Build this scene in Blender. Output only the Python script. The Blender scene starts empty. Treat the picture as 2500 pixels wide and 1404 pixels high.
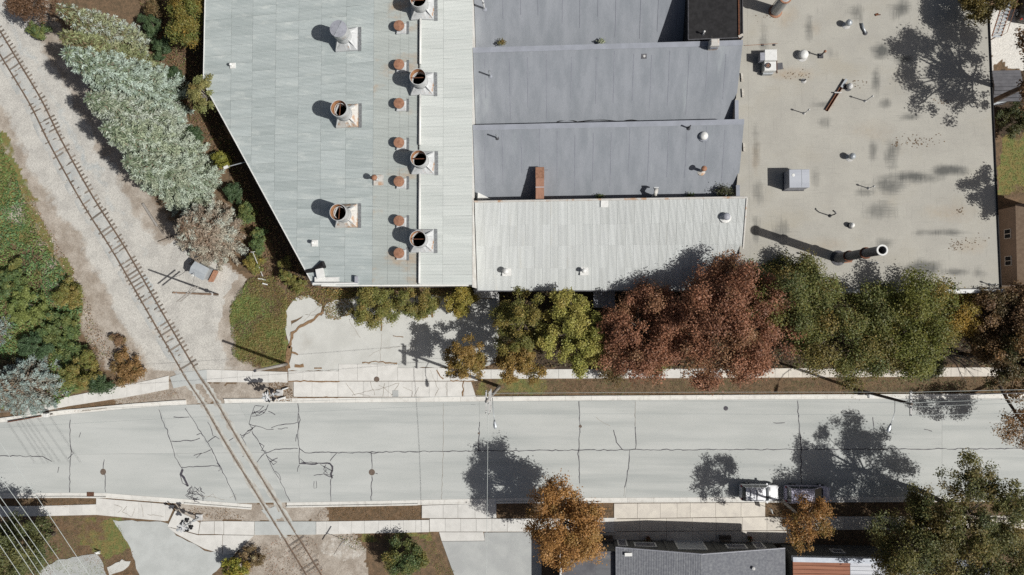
import bpy, bmesh, math, random
import numpy as np
from mathutils import Vector, Matrix

random.seed(7); np.random.seed(7)
SC = bpy.context.scene
COL = SC.collection

# ------------------------------------------------------------------ camera
H = 79.0                       # flying height of the drone above the street, metres
F = 1667.0                     # focal length in pixels of the 2500 px wide photograph (24 mm equivalent)
CX, CY = 1250.0, 702.0
NX, NY = 1345.0, 755.0         # where the plumb line below the drone meets the picture
_n = Vector((NX - CX, -(NY - CY), -F)).normalized()
_rz = -_n
_rx = (Vector((1, 0, 0)) - _rz * _rz.x).normalized()
_ry = _rz.cross(_rx)
ROT = Matrix((_rx, _ry, _rz))
cam_d = bpy.data.cameras.new('camera')
cam_d.sensor_width = 36.0; cam_d.lens = 36.0 * F / 2500.0
cam_d.clip_start = 0.5; cam_d.clip_end = 3000
cam = bpy.data.objects.new('camera', cam_d); COL.objects.link(cam)
cam.matrix_world = Matrix.Translation((0, 0, H)) @ ROT.to_4x4()
SC.camera = cam

# ------------------------------------------------------------------ sky, sun, exposure
SAZ = math.radians(19.3)       # shadows fall to the west-north-west
SUN_EL = math.radians(46.8)
SUN_DIR = Vector((math.cos(SAZ) * math.cos(SUN_EL), -math.sin(SAZ) * math.cos(SUN_EL), math.sin(SUN_EL)))
world = bpy.data.worlds.new('World'); SC.world = world; world.use_nodes = True
_nt = world.node_tree
_bg = _nt.nodes['Background']
_sky = _nt.nodes.new('ShaderNodeTexSky'); _sky.sky_type = 'NISHITA'; _sky.sun_disc = False
_sky.sun_elevation = SUN_EL; _sky.sun_rotation = math.atan2(SUN_DIR.x, SUN_DIR.y)
_sky.air_density = 0.8; _sky.dust_density = 3.0; _sky.ozone_density = 0.0
_hs = _nt.nodes.new('ShaderNodeHueSaturation'); _hs.inputs['Saturation'].default_value = 0.85
_nt.links.new(_sky.outputs[0], _hs.inputs['Color']); _nt.links.new(_hs.outputs[0], _bg.inputs[0]); _bg.inputs[1].default_value = 0.05
sun_d = bpy.data.lights.new('sun', 'SUN'); sun_d.energy = 5.0; sun_d.angle = math.radians(0.5)
sun_d.color = (1.0, 0.98, 0.945)
sun = bpy.data.objects.new('sun', sun_d); COL.objects.link(sun)
sun.rotation_euler = (-SUN_DIR).to_track_quat('-Z', 'Y').to_euler()
sun.location = (60, -20, 90)
SC.view_settings.view_transform = 'Standard'; SC.view_settings.look = 'None'
SC.view_settings.exposure = -0.02; SC.view_settings.gamma = 1.0
SC.cycles.use_denoising = False
SC.cycles.max_bounces = 6; SC.cycles.diffuse_bounces = 3; SC.cycles.transparent_max_bounces = 6

# ------------------------------------------------------------------ helpers: places
def PX(px, py, z=0.0):
    """world point on the level z that the pixel of the photograph looks at"""
    d = ROT @ Vector((px - CX, -(py - CY), -F))
    t = (H - z) / -d.z
    return Vector((d.x * t, d.y * t, z))
def PXf(px, py, zf):
    z = 5.0
    for _ in range(8):
        p = PX(px, py, z); z = zf(p.x, p.y)
    return PX(px, py, z)
S_EXP = 1.30
def lin(c):
    c = c / 255.0
    return c / 12.92 if c <= 0.04045 else ((c + 0.055) / 1.055) ** 2.4
def C(r, g, b, k=1.0):
    """base colour of a thing that shows these sRGB values in full sun"""
    return tuple(min(0.85, lin(v) / S_EXP * k) for v in (r, g, b))

# ------------------------------------------------------------------ helpers: objects
ORG = {}
MBS = {}
def _tag(o, label=None, cat=None, group=None, kind=None):
    if label: o['label'] = label
    if cat: o['category'] = cat
    if group: o['group'] = group
    if kind: o['kind'] = kind
    return o
def thing(name, label, cat, loc, group=None, rz=0.0):
    o = bpy.data.objects.new(name, None); COL.objects.link(o)
    o.empty_display_size = 0.3
    o.location = loc; o.rotation_euler = (0, 0, rz)
    ORG[o.name] = Vector(loc)
    return _tag(o, label, cat, group)
def root_struct(name):
    o = bpy.data.objects.new(name, None); COL.objects.link(o); ORG[o.name] = Vector((0, 0, 0))
    o['kind'] = 'structure'
    return o
def link(name, me, mat, parent=None, loc=None):
    o = bpy.data.objects.new(name, me); COL.objects.link(o)
    if mat and not me.materials: me.materials.append(mat)
    if parent: o.parent = parent
    if loc is not None: o.location = loc
    return o

class MB:
    def __init__(s): s.v = []; s.f = []
    def add(s, vs, fs):
        b = len(s.v); s.v += [tuple(x) for x in vs]; s.f += [tuple(b + i for i in f) for f in fs]; return s
    def box(s, c, size, rz=0.0, rx=0.0, ry=0.0):
        a, b, d = size[0] / 2, size[1] / 2, size[2] / 2
        m = Matrix.Rotation(rz, 3, 'Z') @ Matrix.Rotation(ry, 3, 'Y') @ Matrix.Rotation(rx, 3, 'X')
        vs = [m @ Vector((x * a, y * b, z * d)) + Vector(c) for z in (-1, 1) for y in (-1, 1) for x in (-1, 1)]
        return s.add(vs, [(0, 2, 3, 1), (4, 5, 7, 6), (0, 1, 5, 4), (1, 3, 7, 5), (3, 2, 6, 7), (2, 0, 4, 6)])
    def bbox(s, c, size, bev=0.03, rz=0.0):
        """box with a chamfered top"""
        a, b, d = size[0] / 2, size[1] / 2, size[2] / 2
        m = Matrix.Rotation(rz, 3, 'Z')
        L = [(-d, 0), (d - bev, 0), (d, bev)]
        vs = []
        for z, i in L:
            for x, y in ((-1, -1), (1, -1), (1, 1), (-1, 1)):
                vs.append(m @ Vector((x * (a - i), y * (b - i), z)) + Vector(c))
        fs = [(3, 2, 1, 0), (8, 9, 10, 11)]
        for k in (0, 4):
            for j in range(4): fs.append((k + j, k + (j + 1) % 4, k + 4 + (j + 1) % 4, k + 4 + j))
        return s.add(vs, fs)
    def prism(s, poly, z0, z1):
        """poly: xy points; z0, z1 numbers or lists"""
        n = len(poly)
        ar = sum(poly[i][0] * poly[(i + 1) % n][1] - poly[(i + 1) % n][0] * poly[i][1] for i in range(n))
        if ar < 0:
            poly = poly[::-1]
            if not isinstance(z0, (int, float)): z0 = z0[::-1]
            if not isinstance(z1, (int, float)): z1 = z1[::-1]
        a = [z0] * n if isinstance(z0, (int, float)) else z0
        b = [z1] * n if isinstance(z1, (int, float)) else z1
        vs = [(p[0], p[1], a[i]) for i, p in enumerate(poly)] + [(p[0], p[1], b[i]) for i, p in enumerate(poly)]
        fs = [tuple(range(n))[::-1], tuple(range(n, 2 * n))]
        fs += [(i, (i + 1) % n, n + (i + 1) % n, n + i) for i in range(n)]
        return s.add(vs, fs)
    def tube(s, p, q, r0, r1=None, n=8, cap=True):
        return s.path([p, q], [r0, r0 if r1 is None else r1], n, cap)
    def path(s, pts, rad, n=6, cap=True):
        pts = [Vector(p) for p in pts]
        if isinstance(rad, (int, float)): rad = [rad] * len(pts)
        vs = []; fs = []
        for i, p in enumerate(pts):
            d = (pts[min(i + 1, len(pts) - 1)] - pts[max(i - 1, 0)]).normalized()
            u = d.cross(Vector((0, 0, 1)) if abs(d.z) < 0.95 else Vector((1, 0, 0))).normalized()
            w = u.cross(d)
            for k in range(n):
                a = 2 * math.pi * k / n
                vs.append(p + (u * math.cos(a) + w * math.sin(a)) * rad[i])
        for i in range(len(pts) - 1):
            for k in range(n):
                fs.append((i * n + k, i * n + (k + 1) % n, (i + 1) * n + (k + 1) % n, (i + 1) * n + k))
        if cap:
            fs.append(tuple(range(n))[::-1]); fs.append(tuple(range((len(pts) - 1) * n, len(pts) * n)))
        return s.add(vs, fs)
    def lathe(s, c, prof, n=20, closed=False):
        """prof: (r, z) pairs, turned about the vertical through c"""
        vs = []; fs = []
        for r, z in prof:
            for k in range(n):
                a = 2 * math.pi * k / n
                vs.append((c[0] + r * math.cos(a), c[1] + r * math.sin(a), c[2] + z))
        m = len(prof)
        for i in range(m if closed else m - 1):
            j = (i + 1) % m
            for k in range(n):
                fs.append((i * n + k, i * n + (k + 1) % n, j * n + (k + 1) % n, j * n + k))
        if not closed:
            if prof[0][0] > 0.001: fs.append(tuple(range(n))[::-1])
            if prof[-1][0] > 0.001: fs.append(tuple(range((m - 1) * n, m * n)))
        return s.add(vs, fs)
    def ribbon(s, pts, w, z=None, jit=0.0):
        """flat strip along xy points at level z"""
        P = [Vector((p[0], p[1], p[2] if z is None and len(p) > 2 else (z or 0))) for p in pts]
        vs = []; fs = []
        for i, p in enumerate(P):
            d = (P[min(i + 1, len(P) - 1)] - P[max(i - 1, 0)]); d.z = 0
            d = d.normalized() if d.length > 1e-6 else Vector((1, 0, 0))
            nrm = Vector((-d.y, d.x, 0))
            ww = w if isinstance(w, (int, float)) else w[i]
            ww *= 1 + jit * random.uniform(-1, 1)
            vs += [p + nrm * ww / 2, p - nrm * ww / 2]
        for i in range(len(P) - 1): fs.append((2 * i, 2 * i + 1, 2 * i + 3, 2 * i + 2))
        return s.add(vs, fs)
    def mesh(s, name='m', off=(0, 0, 0), smooth=False):
        me = bpy.data.meshes.new(name)
        o = off
        me.from_pydata([(v[0] - o[0], v[1] - o[1], v[2] - o[2]) for v in s.v], [], s.f)
        me.update()
        if smooth:
            me.polygons.foreach_set('use_smooth', [True] * len(me.polygons))
        return me
    def build(s, name, mat, parent=None, smooth=False, origin=None):
        if parent is not None:
            r = parent
            while r.parent: r = r.parent
            off = ORG.get(r.name, Vector((0, 0, 0)))
            o = link(name, s.mesh(name, off, smooth), mat, parent)
        else:
            if origin is None:
                xs = [v[0] for v in s.v]; ys = [v[1] for v in s.v]; zs = [v[2] for v in s.v]
                origin = ((min(xs) + max(xs)) / 2, (min(ys) + max(ys)) / 2, min(zs))
            o = link(name, s.mesh(name, origin, smooth), mat, None, origin)
            ORG[o.name] = Vector(origin)
        return o

def smooth_angle(o, deg=35):
    me = o.data
    me.polygons.foreach_set('use_smooth', [True] * len(me.polygons))
    try: me.set_sharp_from_angle(angle=math.radians(deg))
    except Exception: pass
    return o

def copy_tree(o, parent=None):
    c = o.copy(); COL.objects.link(c)
    if parent: c.parent = parent
    for ch in list(o.children): copy_tree(ch, c)
    return c

# ------------------------------------------------------------------ helpers: materials
def M(name, c1, c2=None, scale=1.0, lo=0.35, hi=0.65, rough=0.85, bump=0.0, fine=0.12, fscale=30.0, metal=0.0,
      spec=0.3, stretch=(1, 1, 1), rnd=0.0, c3=None, s3=0.3, lo3=0.55, hi3=0.7, coat=0.0, detail=8.0, st3=None, dist=0.0):
    m = bpy.data.materials.new(name); m.use_nodes = True
    nt = m.node_tree; N = nt.nodes; L = nt.links
    b = N['Principled BSDF']
    b.inputs['Roughness'].default_value = rough; b.inputs['Metallic'].default_value = metal
    b.inputs['Specular IOR Level'].default_value = spec
    if coat: b.inputs['Coat Weight'].default_value = coat
    tc = N.new('ShaderNodeTexCoord')
    oi = N.new('ShaderNodeObjectInfo')
    def vec(st):
        mp = N.new('ShaderNodeMapping'); mp.inputs['Scale'].default_value = st
        L.new(tc.outputs['Object'], mp.inputs[0])
        if rnd:
            cb = N.new('ShaderNodeCombineXYZ'); mu = N.new('ShaderNodeMath'); mu.operation = 'MULTIPLY'; mu.inputs[1].default_value = 37.0
            L.new(oi.outputs['Random'], mu.inputs[0]); L.new(mu.outputs[0], cb.inputs[0]); L.new(mu.outputs[0], cb.inputs[1])
            L.new(cb.outputs[0], mp.inputs['Location'])
        return mp.outputs[0]
    v = vec(stretch)
    def noise(sc, vv, det=detail):
        n = N.new('ShaderNodeTexNoise'); n.inputs['Scale'].default_value = sc; n.inputs['Detail'].default_value = det
        n.inputs['Roughness'].default_value = 0.62; n.inputs['Distortion'].default_value = dist
        L.new(vv, n.inputs['Vector']); return n.outputs['Fac']
    def ramp(f, a, z):
        r = N.new('ShaderNodeMapRange'); r.inputs[1].default_value = a; r.inputs[2].default_value = z
        r.interpolation_type = 'SMOOTHSTEP'
        L.new(f, r.inputs[0]); return r.outputs[0]
    def mix(f, a, z):
        x = N.new('ShaderNodeMix'); x.data_type = 'RGBA'
        if isinstance(f, float): x.inputs[0].default_value = f
        else: L.new(f, x.inputs[0])
        for sk, val in ((6, a), (7, z)):
            if isinstance(val, tuple): x.inputs[sk].default_value = (*val, 1)
            else: L.new(val, x.inputs[sk])
        return x.outputs[2]
    col = c1
    if c2: col = mix(ramp(noise(scale, v), lo, hi), c1, c2)
    if c3: col = mix(ramp(noise(s3, vec(st3) if st3 else v), lo3, hi3), col, c3)
    if isinstance(col, tuple): col = mix(0.0, col, col)
    if fine or rnd:
        val = None
        if fine:
            fn = noise(fscale, v, 3.0)
            r = N.new('ShaderNodeMapRange'); r.inputs[1].default_value = 0.25; r.inputs[2].default_value = 0.75
            r.inputs[3].default_value = 1 - fine; r.inputs[4].default_value = 1 + fine
            L.new(fn, r.inputs[0]); val = r.outputs[0]
        if rnd:
            r2 = N.new('ShaderNodeMapRange'); r2.inputs[3].default_value = 1 - rnd; r2.inputs[4].default_value = 1 + rnd
            L.new(oi.outputs['Random'], r2.inputs[0])
            if val:
                mm = N.new('ShaderNodeMath'); mm.operation = 'MULTIPLY'; L.new(val, mm.inputs[0]); L.new(r2.outputs[0], mm.inputs[1]); val = mm.outputs[0]
            else: val = r2.outputs[0]
        vm = N.new('ShaderNodeVectorMath'); vm.operation = 'SCALE'
        L.new(col, vm.inputs[0]); L.new(val, vm.inputs['Scale']); col = vm.outputs[0]
    L.new(col, b.inputs['Base Color'])
    if bump:
        bp = N.new('ShaderNodeBump'); bp.inputs['Strength'].default_value = bump; bp.inputs['Distance'].default_value = 0.05
        L.new(noise(fscale, v, 4.0), bp.inputs['Height']); L.new(bp.outputs[0], b.inputs['Normal'])
    return m

def leaf_material(name, trans=0.3, rough=0.55):
    m = bpy.data.materials.new(name); m.use_nodes = True
    nt = m.node_tree; N = nt.nodes; L = nt.links
    b = N['Principled BSDF']; b.inputs['Roughness'].default_value = rough; b.inputs['Specular IOR Level'].default_value = 0.35
    at = N.new('ShaderNodeAttribute'); at.attribute_name = 'Col'
    L.new(at.outputs['Color'], b.inputs['Base Color'])
    tr = N.new('ShaderNodeBsdfTranslucent'); L.new(at.outputs['Color'], tr.inputs['Color'])
    mx = N.new('ShaderNodeMixShader'); mx.inputs[0].default_value = trans
    L.new(b.outputs[0], mx.inputs[1]); L.new(tr.outputs[0], mx.inputs[2])
    L.new(mx.outputs[0], N['Material Output'].inputs[0])
    return m

MAT = {}
MAT['leaf'] = leaf_material('leaf', 0.32)
MAT['needle'] = leaf_material('needle', 0.12, 0.6)
MAT['bark'] = M('bark', C(120, 108, 98), C(85, 75, 66), 6, rough=0.95, bump=0.4, stretch=(1, 1, 0.25))
MAT['pale_bark'] = M('pale_bark', C(190, 182, 172), C(140, 130, 120), 6, rough=0.95, bump=0.3, stretch=(1, 1, 0.25))
MAT['road'] = M('road_concrete', C(198, 200, 196), C(185, 188, 184), 0.35, 0.3, 0.7, 0.9, 0.05, 0.05, 22, stretch=(0.25, 1, 1), rnd=0.02,
                c3=C(172, 176, 173), s3=0.5, lo3=0.45, hi3=0.72, st3=(0.05, 1, 1))
MAT['sidewalk'] = M('sidewalk_concrete', C(224, 222, 216), C(212, 210, 204), 0.9, rough=0.9, bump=0.05, fine=0.05, fscale=18, rnd=0.045)
MAT['sidewalk_warm'] = M('warm_concrete', C(226, 219, 206), C(212, 205, 194), 0.9, rough=0.9, bump=0.05, fine=0.05, fscale=18, rnd=0.05)
MAT['kerb'] = M('kerb_concrete', C(228, 226, 219), C(205, 201, 193), 1.6, 0.45, 0.75, 0.9, 0.05, 0.06, 18, rnd=0.04)
MAT['lot'] = M('lot_concrete', C(210, 210, 204), C(198, 198, 192), 0.35, rough=0.92, bump=0.06, fine=0.05, fscale=16, c3=C(184, 181, 173), s3=0.3, lo3=0.52, hi3=0.8)
MAT['drive'] = M('driveway_asphalt', C(186, 188, 185), C(174, 176, 174), 0.5, rough=0.92, bump=0.1, fine=0.07, fscale=26)
MAT['paleasphalt'] = M('pale_asphalt', C(196, 199, 196), C(184, 187, 184), 0.5, rough=0.92, bump=0.1, fine=0.09, fscale=20)
MAT['tar'] = M('crack_tar', C(66, 64, 74), C(92, 88, 92), 3, rough=0.7, fine=0.2)
MAT['hair'] = M('hairline_crack', C(140, 128, 112), C(170, 162, 150), 3, rough=0.9)
MAT['dirtcrack'] = M('crack_litter', C(128, 100, 72), C(152, 126, 98), 5, rough=0.95, bump=0.4, fine=0.3, fscale=14)
MAT['sheet'] = M('galvanised_sheet', C(200, 208, 206), C(178, 187, 185), 0.5, 0.3, 0.7, 0.55, 0.0, 0.07, 24, metal=0.0, spec=0.4, stretch=(0.15, 1.6, 1), rnd=0.03,
                 c3=C(212, 218, 214), s3=0.8, lo3=0.5, hi3=0.75, st3=(0.4, 1, 1))
MAT['sheet_rust'] = M('rust_tinged_sheet', C(200, 206, 201), C(186, 192, 187), 0.5, 0.3, 0.7, 0.55, 0.0, 0.07, 24, stretch=(0.15, 1.6, 1), c3=C(196, 178, 156), s3=0.5, lo3=0.52, hi3=0.72, st3=(0.5, 0.9, 1))
MAT['sheet_e'] = M('painted_sheet', C(206, 210, 206), C(194, 199, 195), 0.5, 0.3, 0.7, 0.55, 0.0, 0.06, 24, stretch=(0.15, 1.6, 1), rnd=0.04)  # east slope: its stronger sunlight is put into a lighter base colour
MAT['sheet_s'] = M('white_sheet', C(206, 209, 207), C(196, 199, 196), 0.6, 0.3, 0.7, 0.55, 0.0, 0.06, 20, stretch=(1.6, 0.15, 1), rnd=0.055,
                   c3=C(194, 192, 182), s3=0.45, lo3=0.58, hi3=0.75)
MAT['membrane'] = M('grey_membrane', C(150, 154, 160), C(134, 139, 145), 0.6, 0.3, 0.7, 0.8, 0.05, 0.08, 11, stretch=(1.4, 0.3, 1),
                    c3=C(160, 166, 169), s3=0.25, lo3=0.58, hi3=0.75, st3=(1.6, 0.25, 1))
MAT['membrane_trim'] = M('membrane_trim', C(158, 162, 171), C(148, 152, 160), 0.8, rough=0.8)
MAT['gravelroof'] = M('gravel_roof', C(184, 181, 171), C(174, 171, 162), 0.4, 0.3, 0.7, 0.95, 0.15, 0.08, 9,
                      c3=C(176, 171, 158), s3=0.16, lo3=0.5, hi3=0.75, st3=(1.0, 1.3, 1))
MAT['black'] = M('black_bitumen', C(48, 47, 48), C(35, 34, 35), 2.0, rough=0.9, fine=0.2, c3=C(92, 88, 86), s3=1.2, lo3=0.66, hi3=0.8)
MAT['white'] = M('white_paint', C(232, 232, 228), C(214, 214, 210), 2.5, 0.4, 0.8, 0.6, fine=0.04)
MAT['whitewall'] = M('white_wall', C(232, 231, 226), C(216, 212, 204), 1.2, rough=0.8, stretch=(1, 1, 0.3), fine=0.05)
MAT['duct'] = M('painted_duct', C(205, 207, 207), C(186, 188, 188), 2.0, 0.4, 0.7, 0.55, fine=0.05, c3=C(180, 140, 104), s3=1.3, lo3=0.6, hi3=0.7)
MAT['duct_rusty'] = M('rusty_curb', C(208, 205, 198), C(192, 188, 182), 2.0, 0.4, 0.7, 0.6, fine=0.05, c3=C(188, 152, 120), s3=1.0, lo3=0.5, hi3=0.66)
MAT['galv'] = M('galvanised', C(196, 201, 204), C(168, 174, 178), 3.0, 0.4, 0.7, 0.4, metal=0.35, fine=0.05)
MAT['greymetal'] = M('grey_metal', C(168, 170, 178), C(150, 152, 160), 3.0, rough=0.55, fine=0.05)
MAT['darkmetal'] = M('dark_metal', C(92, 92, 96), C(66, 66, 70), 3.0, rough=0.6, fine=0.08)
MAT['rust'] = M('rust', C(166, 124, 100), C(136, 98, 78), 4.0, 0.4, 0.7, 0.9, fine=0.15, rnd=0.14, bump=0.15, c3=C(190, 150, 118), s3=5, lo3=0.6, hi3=0.75)
MAT['rust_in'] = M('rust_inside', C(196, 150, 112), C(164, 116, 80), 3.0, rough=0.9, fine=0.12)
MAT['rustdark'] = M('dark_rust', C(120, 78, 56), C(92, 60, 46), 5.0, rough=0.9, fine=0.15)
MAT['rail'] = M('rusty_rail', C(134, 116, 100), C(108, 92, 80), 3.0, rough=0.6, fine=0.1, metal=0.2)
MAT['railtop'] = M('rail_top', C(176, 150, 130), C(150, 120, 98), 2.0, rough=0.4, metal=0.5, fine=0.05)
MAT['tie'] = M('weathered_tie', C(150, 141, 131), C(118, 110, 101), 3.0, rough=0.95, bump=0.3, fine=0.2, fscale=12, stretch=(0.2, 2, 1), rnd=0.3)
MAT['wood'] = M('weathered_wood', C(176, 172, 166), C(146, 140, 132), 3.0, rough=0.9, fine=0.15, stretch=(3, 3, 0.2))
MAT['brownwood'] = M('brown_pole', C(150, 128, 110), C(118, 98, 82), 3.0, rough=0.9, fine=0.15, stretch=(3, 3, 0.2))
MAT['darkwood'] = M('dark_wood', C(104, 92, 82), C(80, 70, 62), 3.0, rough=0.9, fine=0.15)
MAT['wire'] = M('aluminium_wire', C(216, 222, 218), rough=0.4, metal=0.3, fine=0.0)
MAT['wiredark'] = M('dark_cable', C(120, 120, 122), rough=0.6, fine=0.0)
MAT['paleglass'] = M('sky_lit_glass', (0.2, 0.2, 0.22), rough=0.1, spec=0.8, fine=0.0)  # pale base colour stands in for the sky reflected in the panes
MAT['glass'] = M('window_glass', (0.03, 0.035, 0.04), rough=0.08, spec=0.6, fine=0.0)
MAT['tyre'] = M('tyre', (0.02, 0.02, 0.022), rough=0.85, fine=0.1)
MAT['carwhite'] = M('silver_white_paint', (0.74, 0.75, 0.76), (0.68, 0.69, 0.70), 3, rough=0.3, spec=0.5, coat=0.4, fine=0.02)
MAT['carpurple'] = M('mauve_grey_paint', (0.46, 0.44, 0.53), (0.42, 0.40, 0.49), 3, rough=0.3, spec=0.5, coat=0.5, fine=0.02)
MAT['carbrown'] = M('dark_car_paint', (0.05, 0.045, 0.04), rough=0.3, coat=0.5, fine=0.02)
MAT['redlamp'] = M('red_lens', (0.35, 0.03, 0.02), rough=0.3, fine=0.0)
MAT['headlamp'] = M('head_lamp', (0.6, 0.62, 0.64), rough=0.15, fine=0.0)
MAT['iron'] = M('cast_iron', C(128, 112, 98), C(98, 86, 78), 12, rough=0.8, bump=0.4, fine=0.15)
MAT['shingle'] = M('asphalt_shingle', C(136, 138, 142), C(116, 118, 124), 4.0, rough=0.95, fine=0.18, fscale=16, bump=0.2, c3=C(150, 152, 154), s3=2.5)
MAT['darkroof'] = M('dark_roofing', C(108, 108, 112), C(92, 92, 96), 1.0, rough=0.9, fine=0.08, c3=C(120, 120, 122), s3=0.8, lo3=0.55, hi3=0.75)
MAT['brownplank'] = M('brown_roof_plank', C(166, 116, 92), C(146, 98, 78), 1.6, rough=0.85, stretch=(0.2, 3, 1), fine=0.08, rnd=0.08)
MAT['whiteplank'] = M('white_roof_plank', C(220, 222, 226), C(204, 206, 212), 1.6, rough=0.8, stretch=(0.2, 3, 1), fine=0.05, rnd=0.05)
MAT['darkfacade'] = M('dark_facade', C(112, 112, 108), C(98, 98, 96), 1.0, rough=0.85, fine=0.06)
MAT['tanwall'] = M('tan_siding', C(172, 156, 142), C(162, 147, 133), 1.2, rough=0.85, fine=0.05)
MAT['tanroof'] = M('tan_roof', C(168, 146, 124), C(152, 130, 110), 3, rough=0.95, fine=0.12)
MAT['stone'] = M('pale_stone', C(216, 212, 202), C(180, 172, 160), 4, rough=0.95, bump=0.4, fine=0.15)
MAT['concrete'] = M('cast_concrete', C(208, 208, 206), C(186, 184, 180), 2.0, rough=0.9, bump=0.1)
MAT['signwhite'] = M('sign_white', C(228, 230, 232), rough=0.5, fine=0.02)
MAT['signblack'] = M('signal_black', (0.015, 0.015, 0.017), rough=0.6, fine=0.0)
MAT['sky_none'] = None

# ------------------------------------------------------------------ numpy noise, polygons
def _hash(ix, iy, s):
    h = (ix * 374761393 + iy * 668265263 + s * 974634777) & 0xffffffff
    h = ((h ^ (h >> 13)) * 1274126177) & 0xffffffff
    return ((h ^ (h >> 16)) & 0xffff) / 65535.0
def vnoise(x, y, s=0):
    ix = np.floor(x).astype(np.int64); iy = np.floor(y).astype(np.int64)
    fx = x - ix; fy = y - iy
    fx = fx * fx * (3 - 2 * fx); fy = fy * fy * (3 - 2 * fy)
    a = _hash(ix, iy, s); b = _hash(ix + 1, iy, s); c = _hash(ix, iy + 1, s); d = _hash(ix + 1, iy + 1, s)
    return (a * (1 - fx) + b * fx) * (1 - fy) + (c * (1 - fx) + d * fx) * fy
def fbm(x, y, s=0, o=4):
    t = 0; a = 0.5; n = 0
    for k in range(o):
        t = t + a * vnoise(x * 2 ** k, y * 2 ** k, s + k * 11); n += a; a *= 0.55
    return t / n
def inpoly(x, y, poly):
    r = np.zeros(x.shape, bool); n = len(poly); j = n - 1
    for i in range(n):
        xi, yi = poly[i]; xj, yj = poly[j]
        if yi != yj:
            r ^= ((yi > y) != (yj > y)) & (x < (xj - xi) * (y - yi) / (yj - yi) + xi)
        j = i
    return r
def W(pts, z=0.0):
    return [tuple(PX(p[0], p[1], z)[:2]) for p in pts]
def scatter(poly_w, dens, seed=1):
    rs = np.random.RandomState(seed)
    xs = [p[0] for p in poly_w]; ys = [p[1] for p in poly_w]
    x0, x1, y0, y1 = min(xs), max(xs), min(ys), max(ys)
    n = int((x1 - x0) * (y1 - y0) * dens)
    x = rs.uniform(x0, x1, n); y = rs.uniform(y0, y1, n)
    wx = x + (fbm(x * 0.8, y * 0.8, seed) - 0.5) * 1.0; wy = y + (fbm(x * 0.8 + 9, y * 0.8, seed + 5) - 0.5) * 1.0
    k = inpoly(wx, wy, poly_w)
    return x[k], y[k]
def crom(P, n=8):
    out = []
    for i in range(len(P) - 1):
        a, b, c, d = P[max(i - 1, 0)], P[i], P[i + 1], P[min(i + 2, len(P) - 1)]
        for k in range(n):
            t = k / n
            out.append(0.5 * ((2 * b) + (c - a) * t + (2 * a - 5 * b + 4 * c - d) * t * t + (3 * b - a - 3 * c + d) * t ** 3))
    out.append(P[-1]); return out

# ------------------------------------------------------------------ railway centre line
_tc = [(-160, -160), (-64, 0), (20, 140), (86, 250), (133, 345), (207, 479), (289, 610), (360, 733), (459, 904), (509, 980), (566, 1079), (664, 1239), (765, 1404), (880, 1590)]
TRACK = crom([PX(x, y, 0.15) for x, y in _tc], 14)
_ta = np.array([(p.x, p.y) for p in TRACK])
def track_dist(x, y):
    """signed distance to the railway centre line, positive on its eastern side"""
    best = np.full(x.shape, 1e9); sd = np.zeros(x.shape)
    for i in range(0, len(_ta) - 1, 3):
        a = _ta[i]; b = _ta[min(i + 3, len(_ta) - 1)]
        d = b - a; l2 = d @ d
        t = np.clip(((x - a[0]) * d[0] + (y - a[1]) * d[1]) / l2, 0, 1)
        px = x - a[0] - t * d[0]; py = y - a[1] - t * d[1]
        dd = np.hypot(px, py); s = np.sign(d[0] * py - d[1] * px)
        m = dd < best; best[m] = dd[m]; sd[m] = (dd * s)[m]
    return sd

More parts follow.
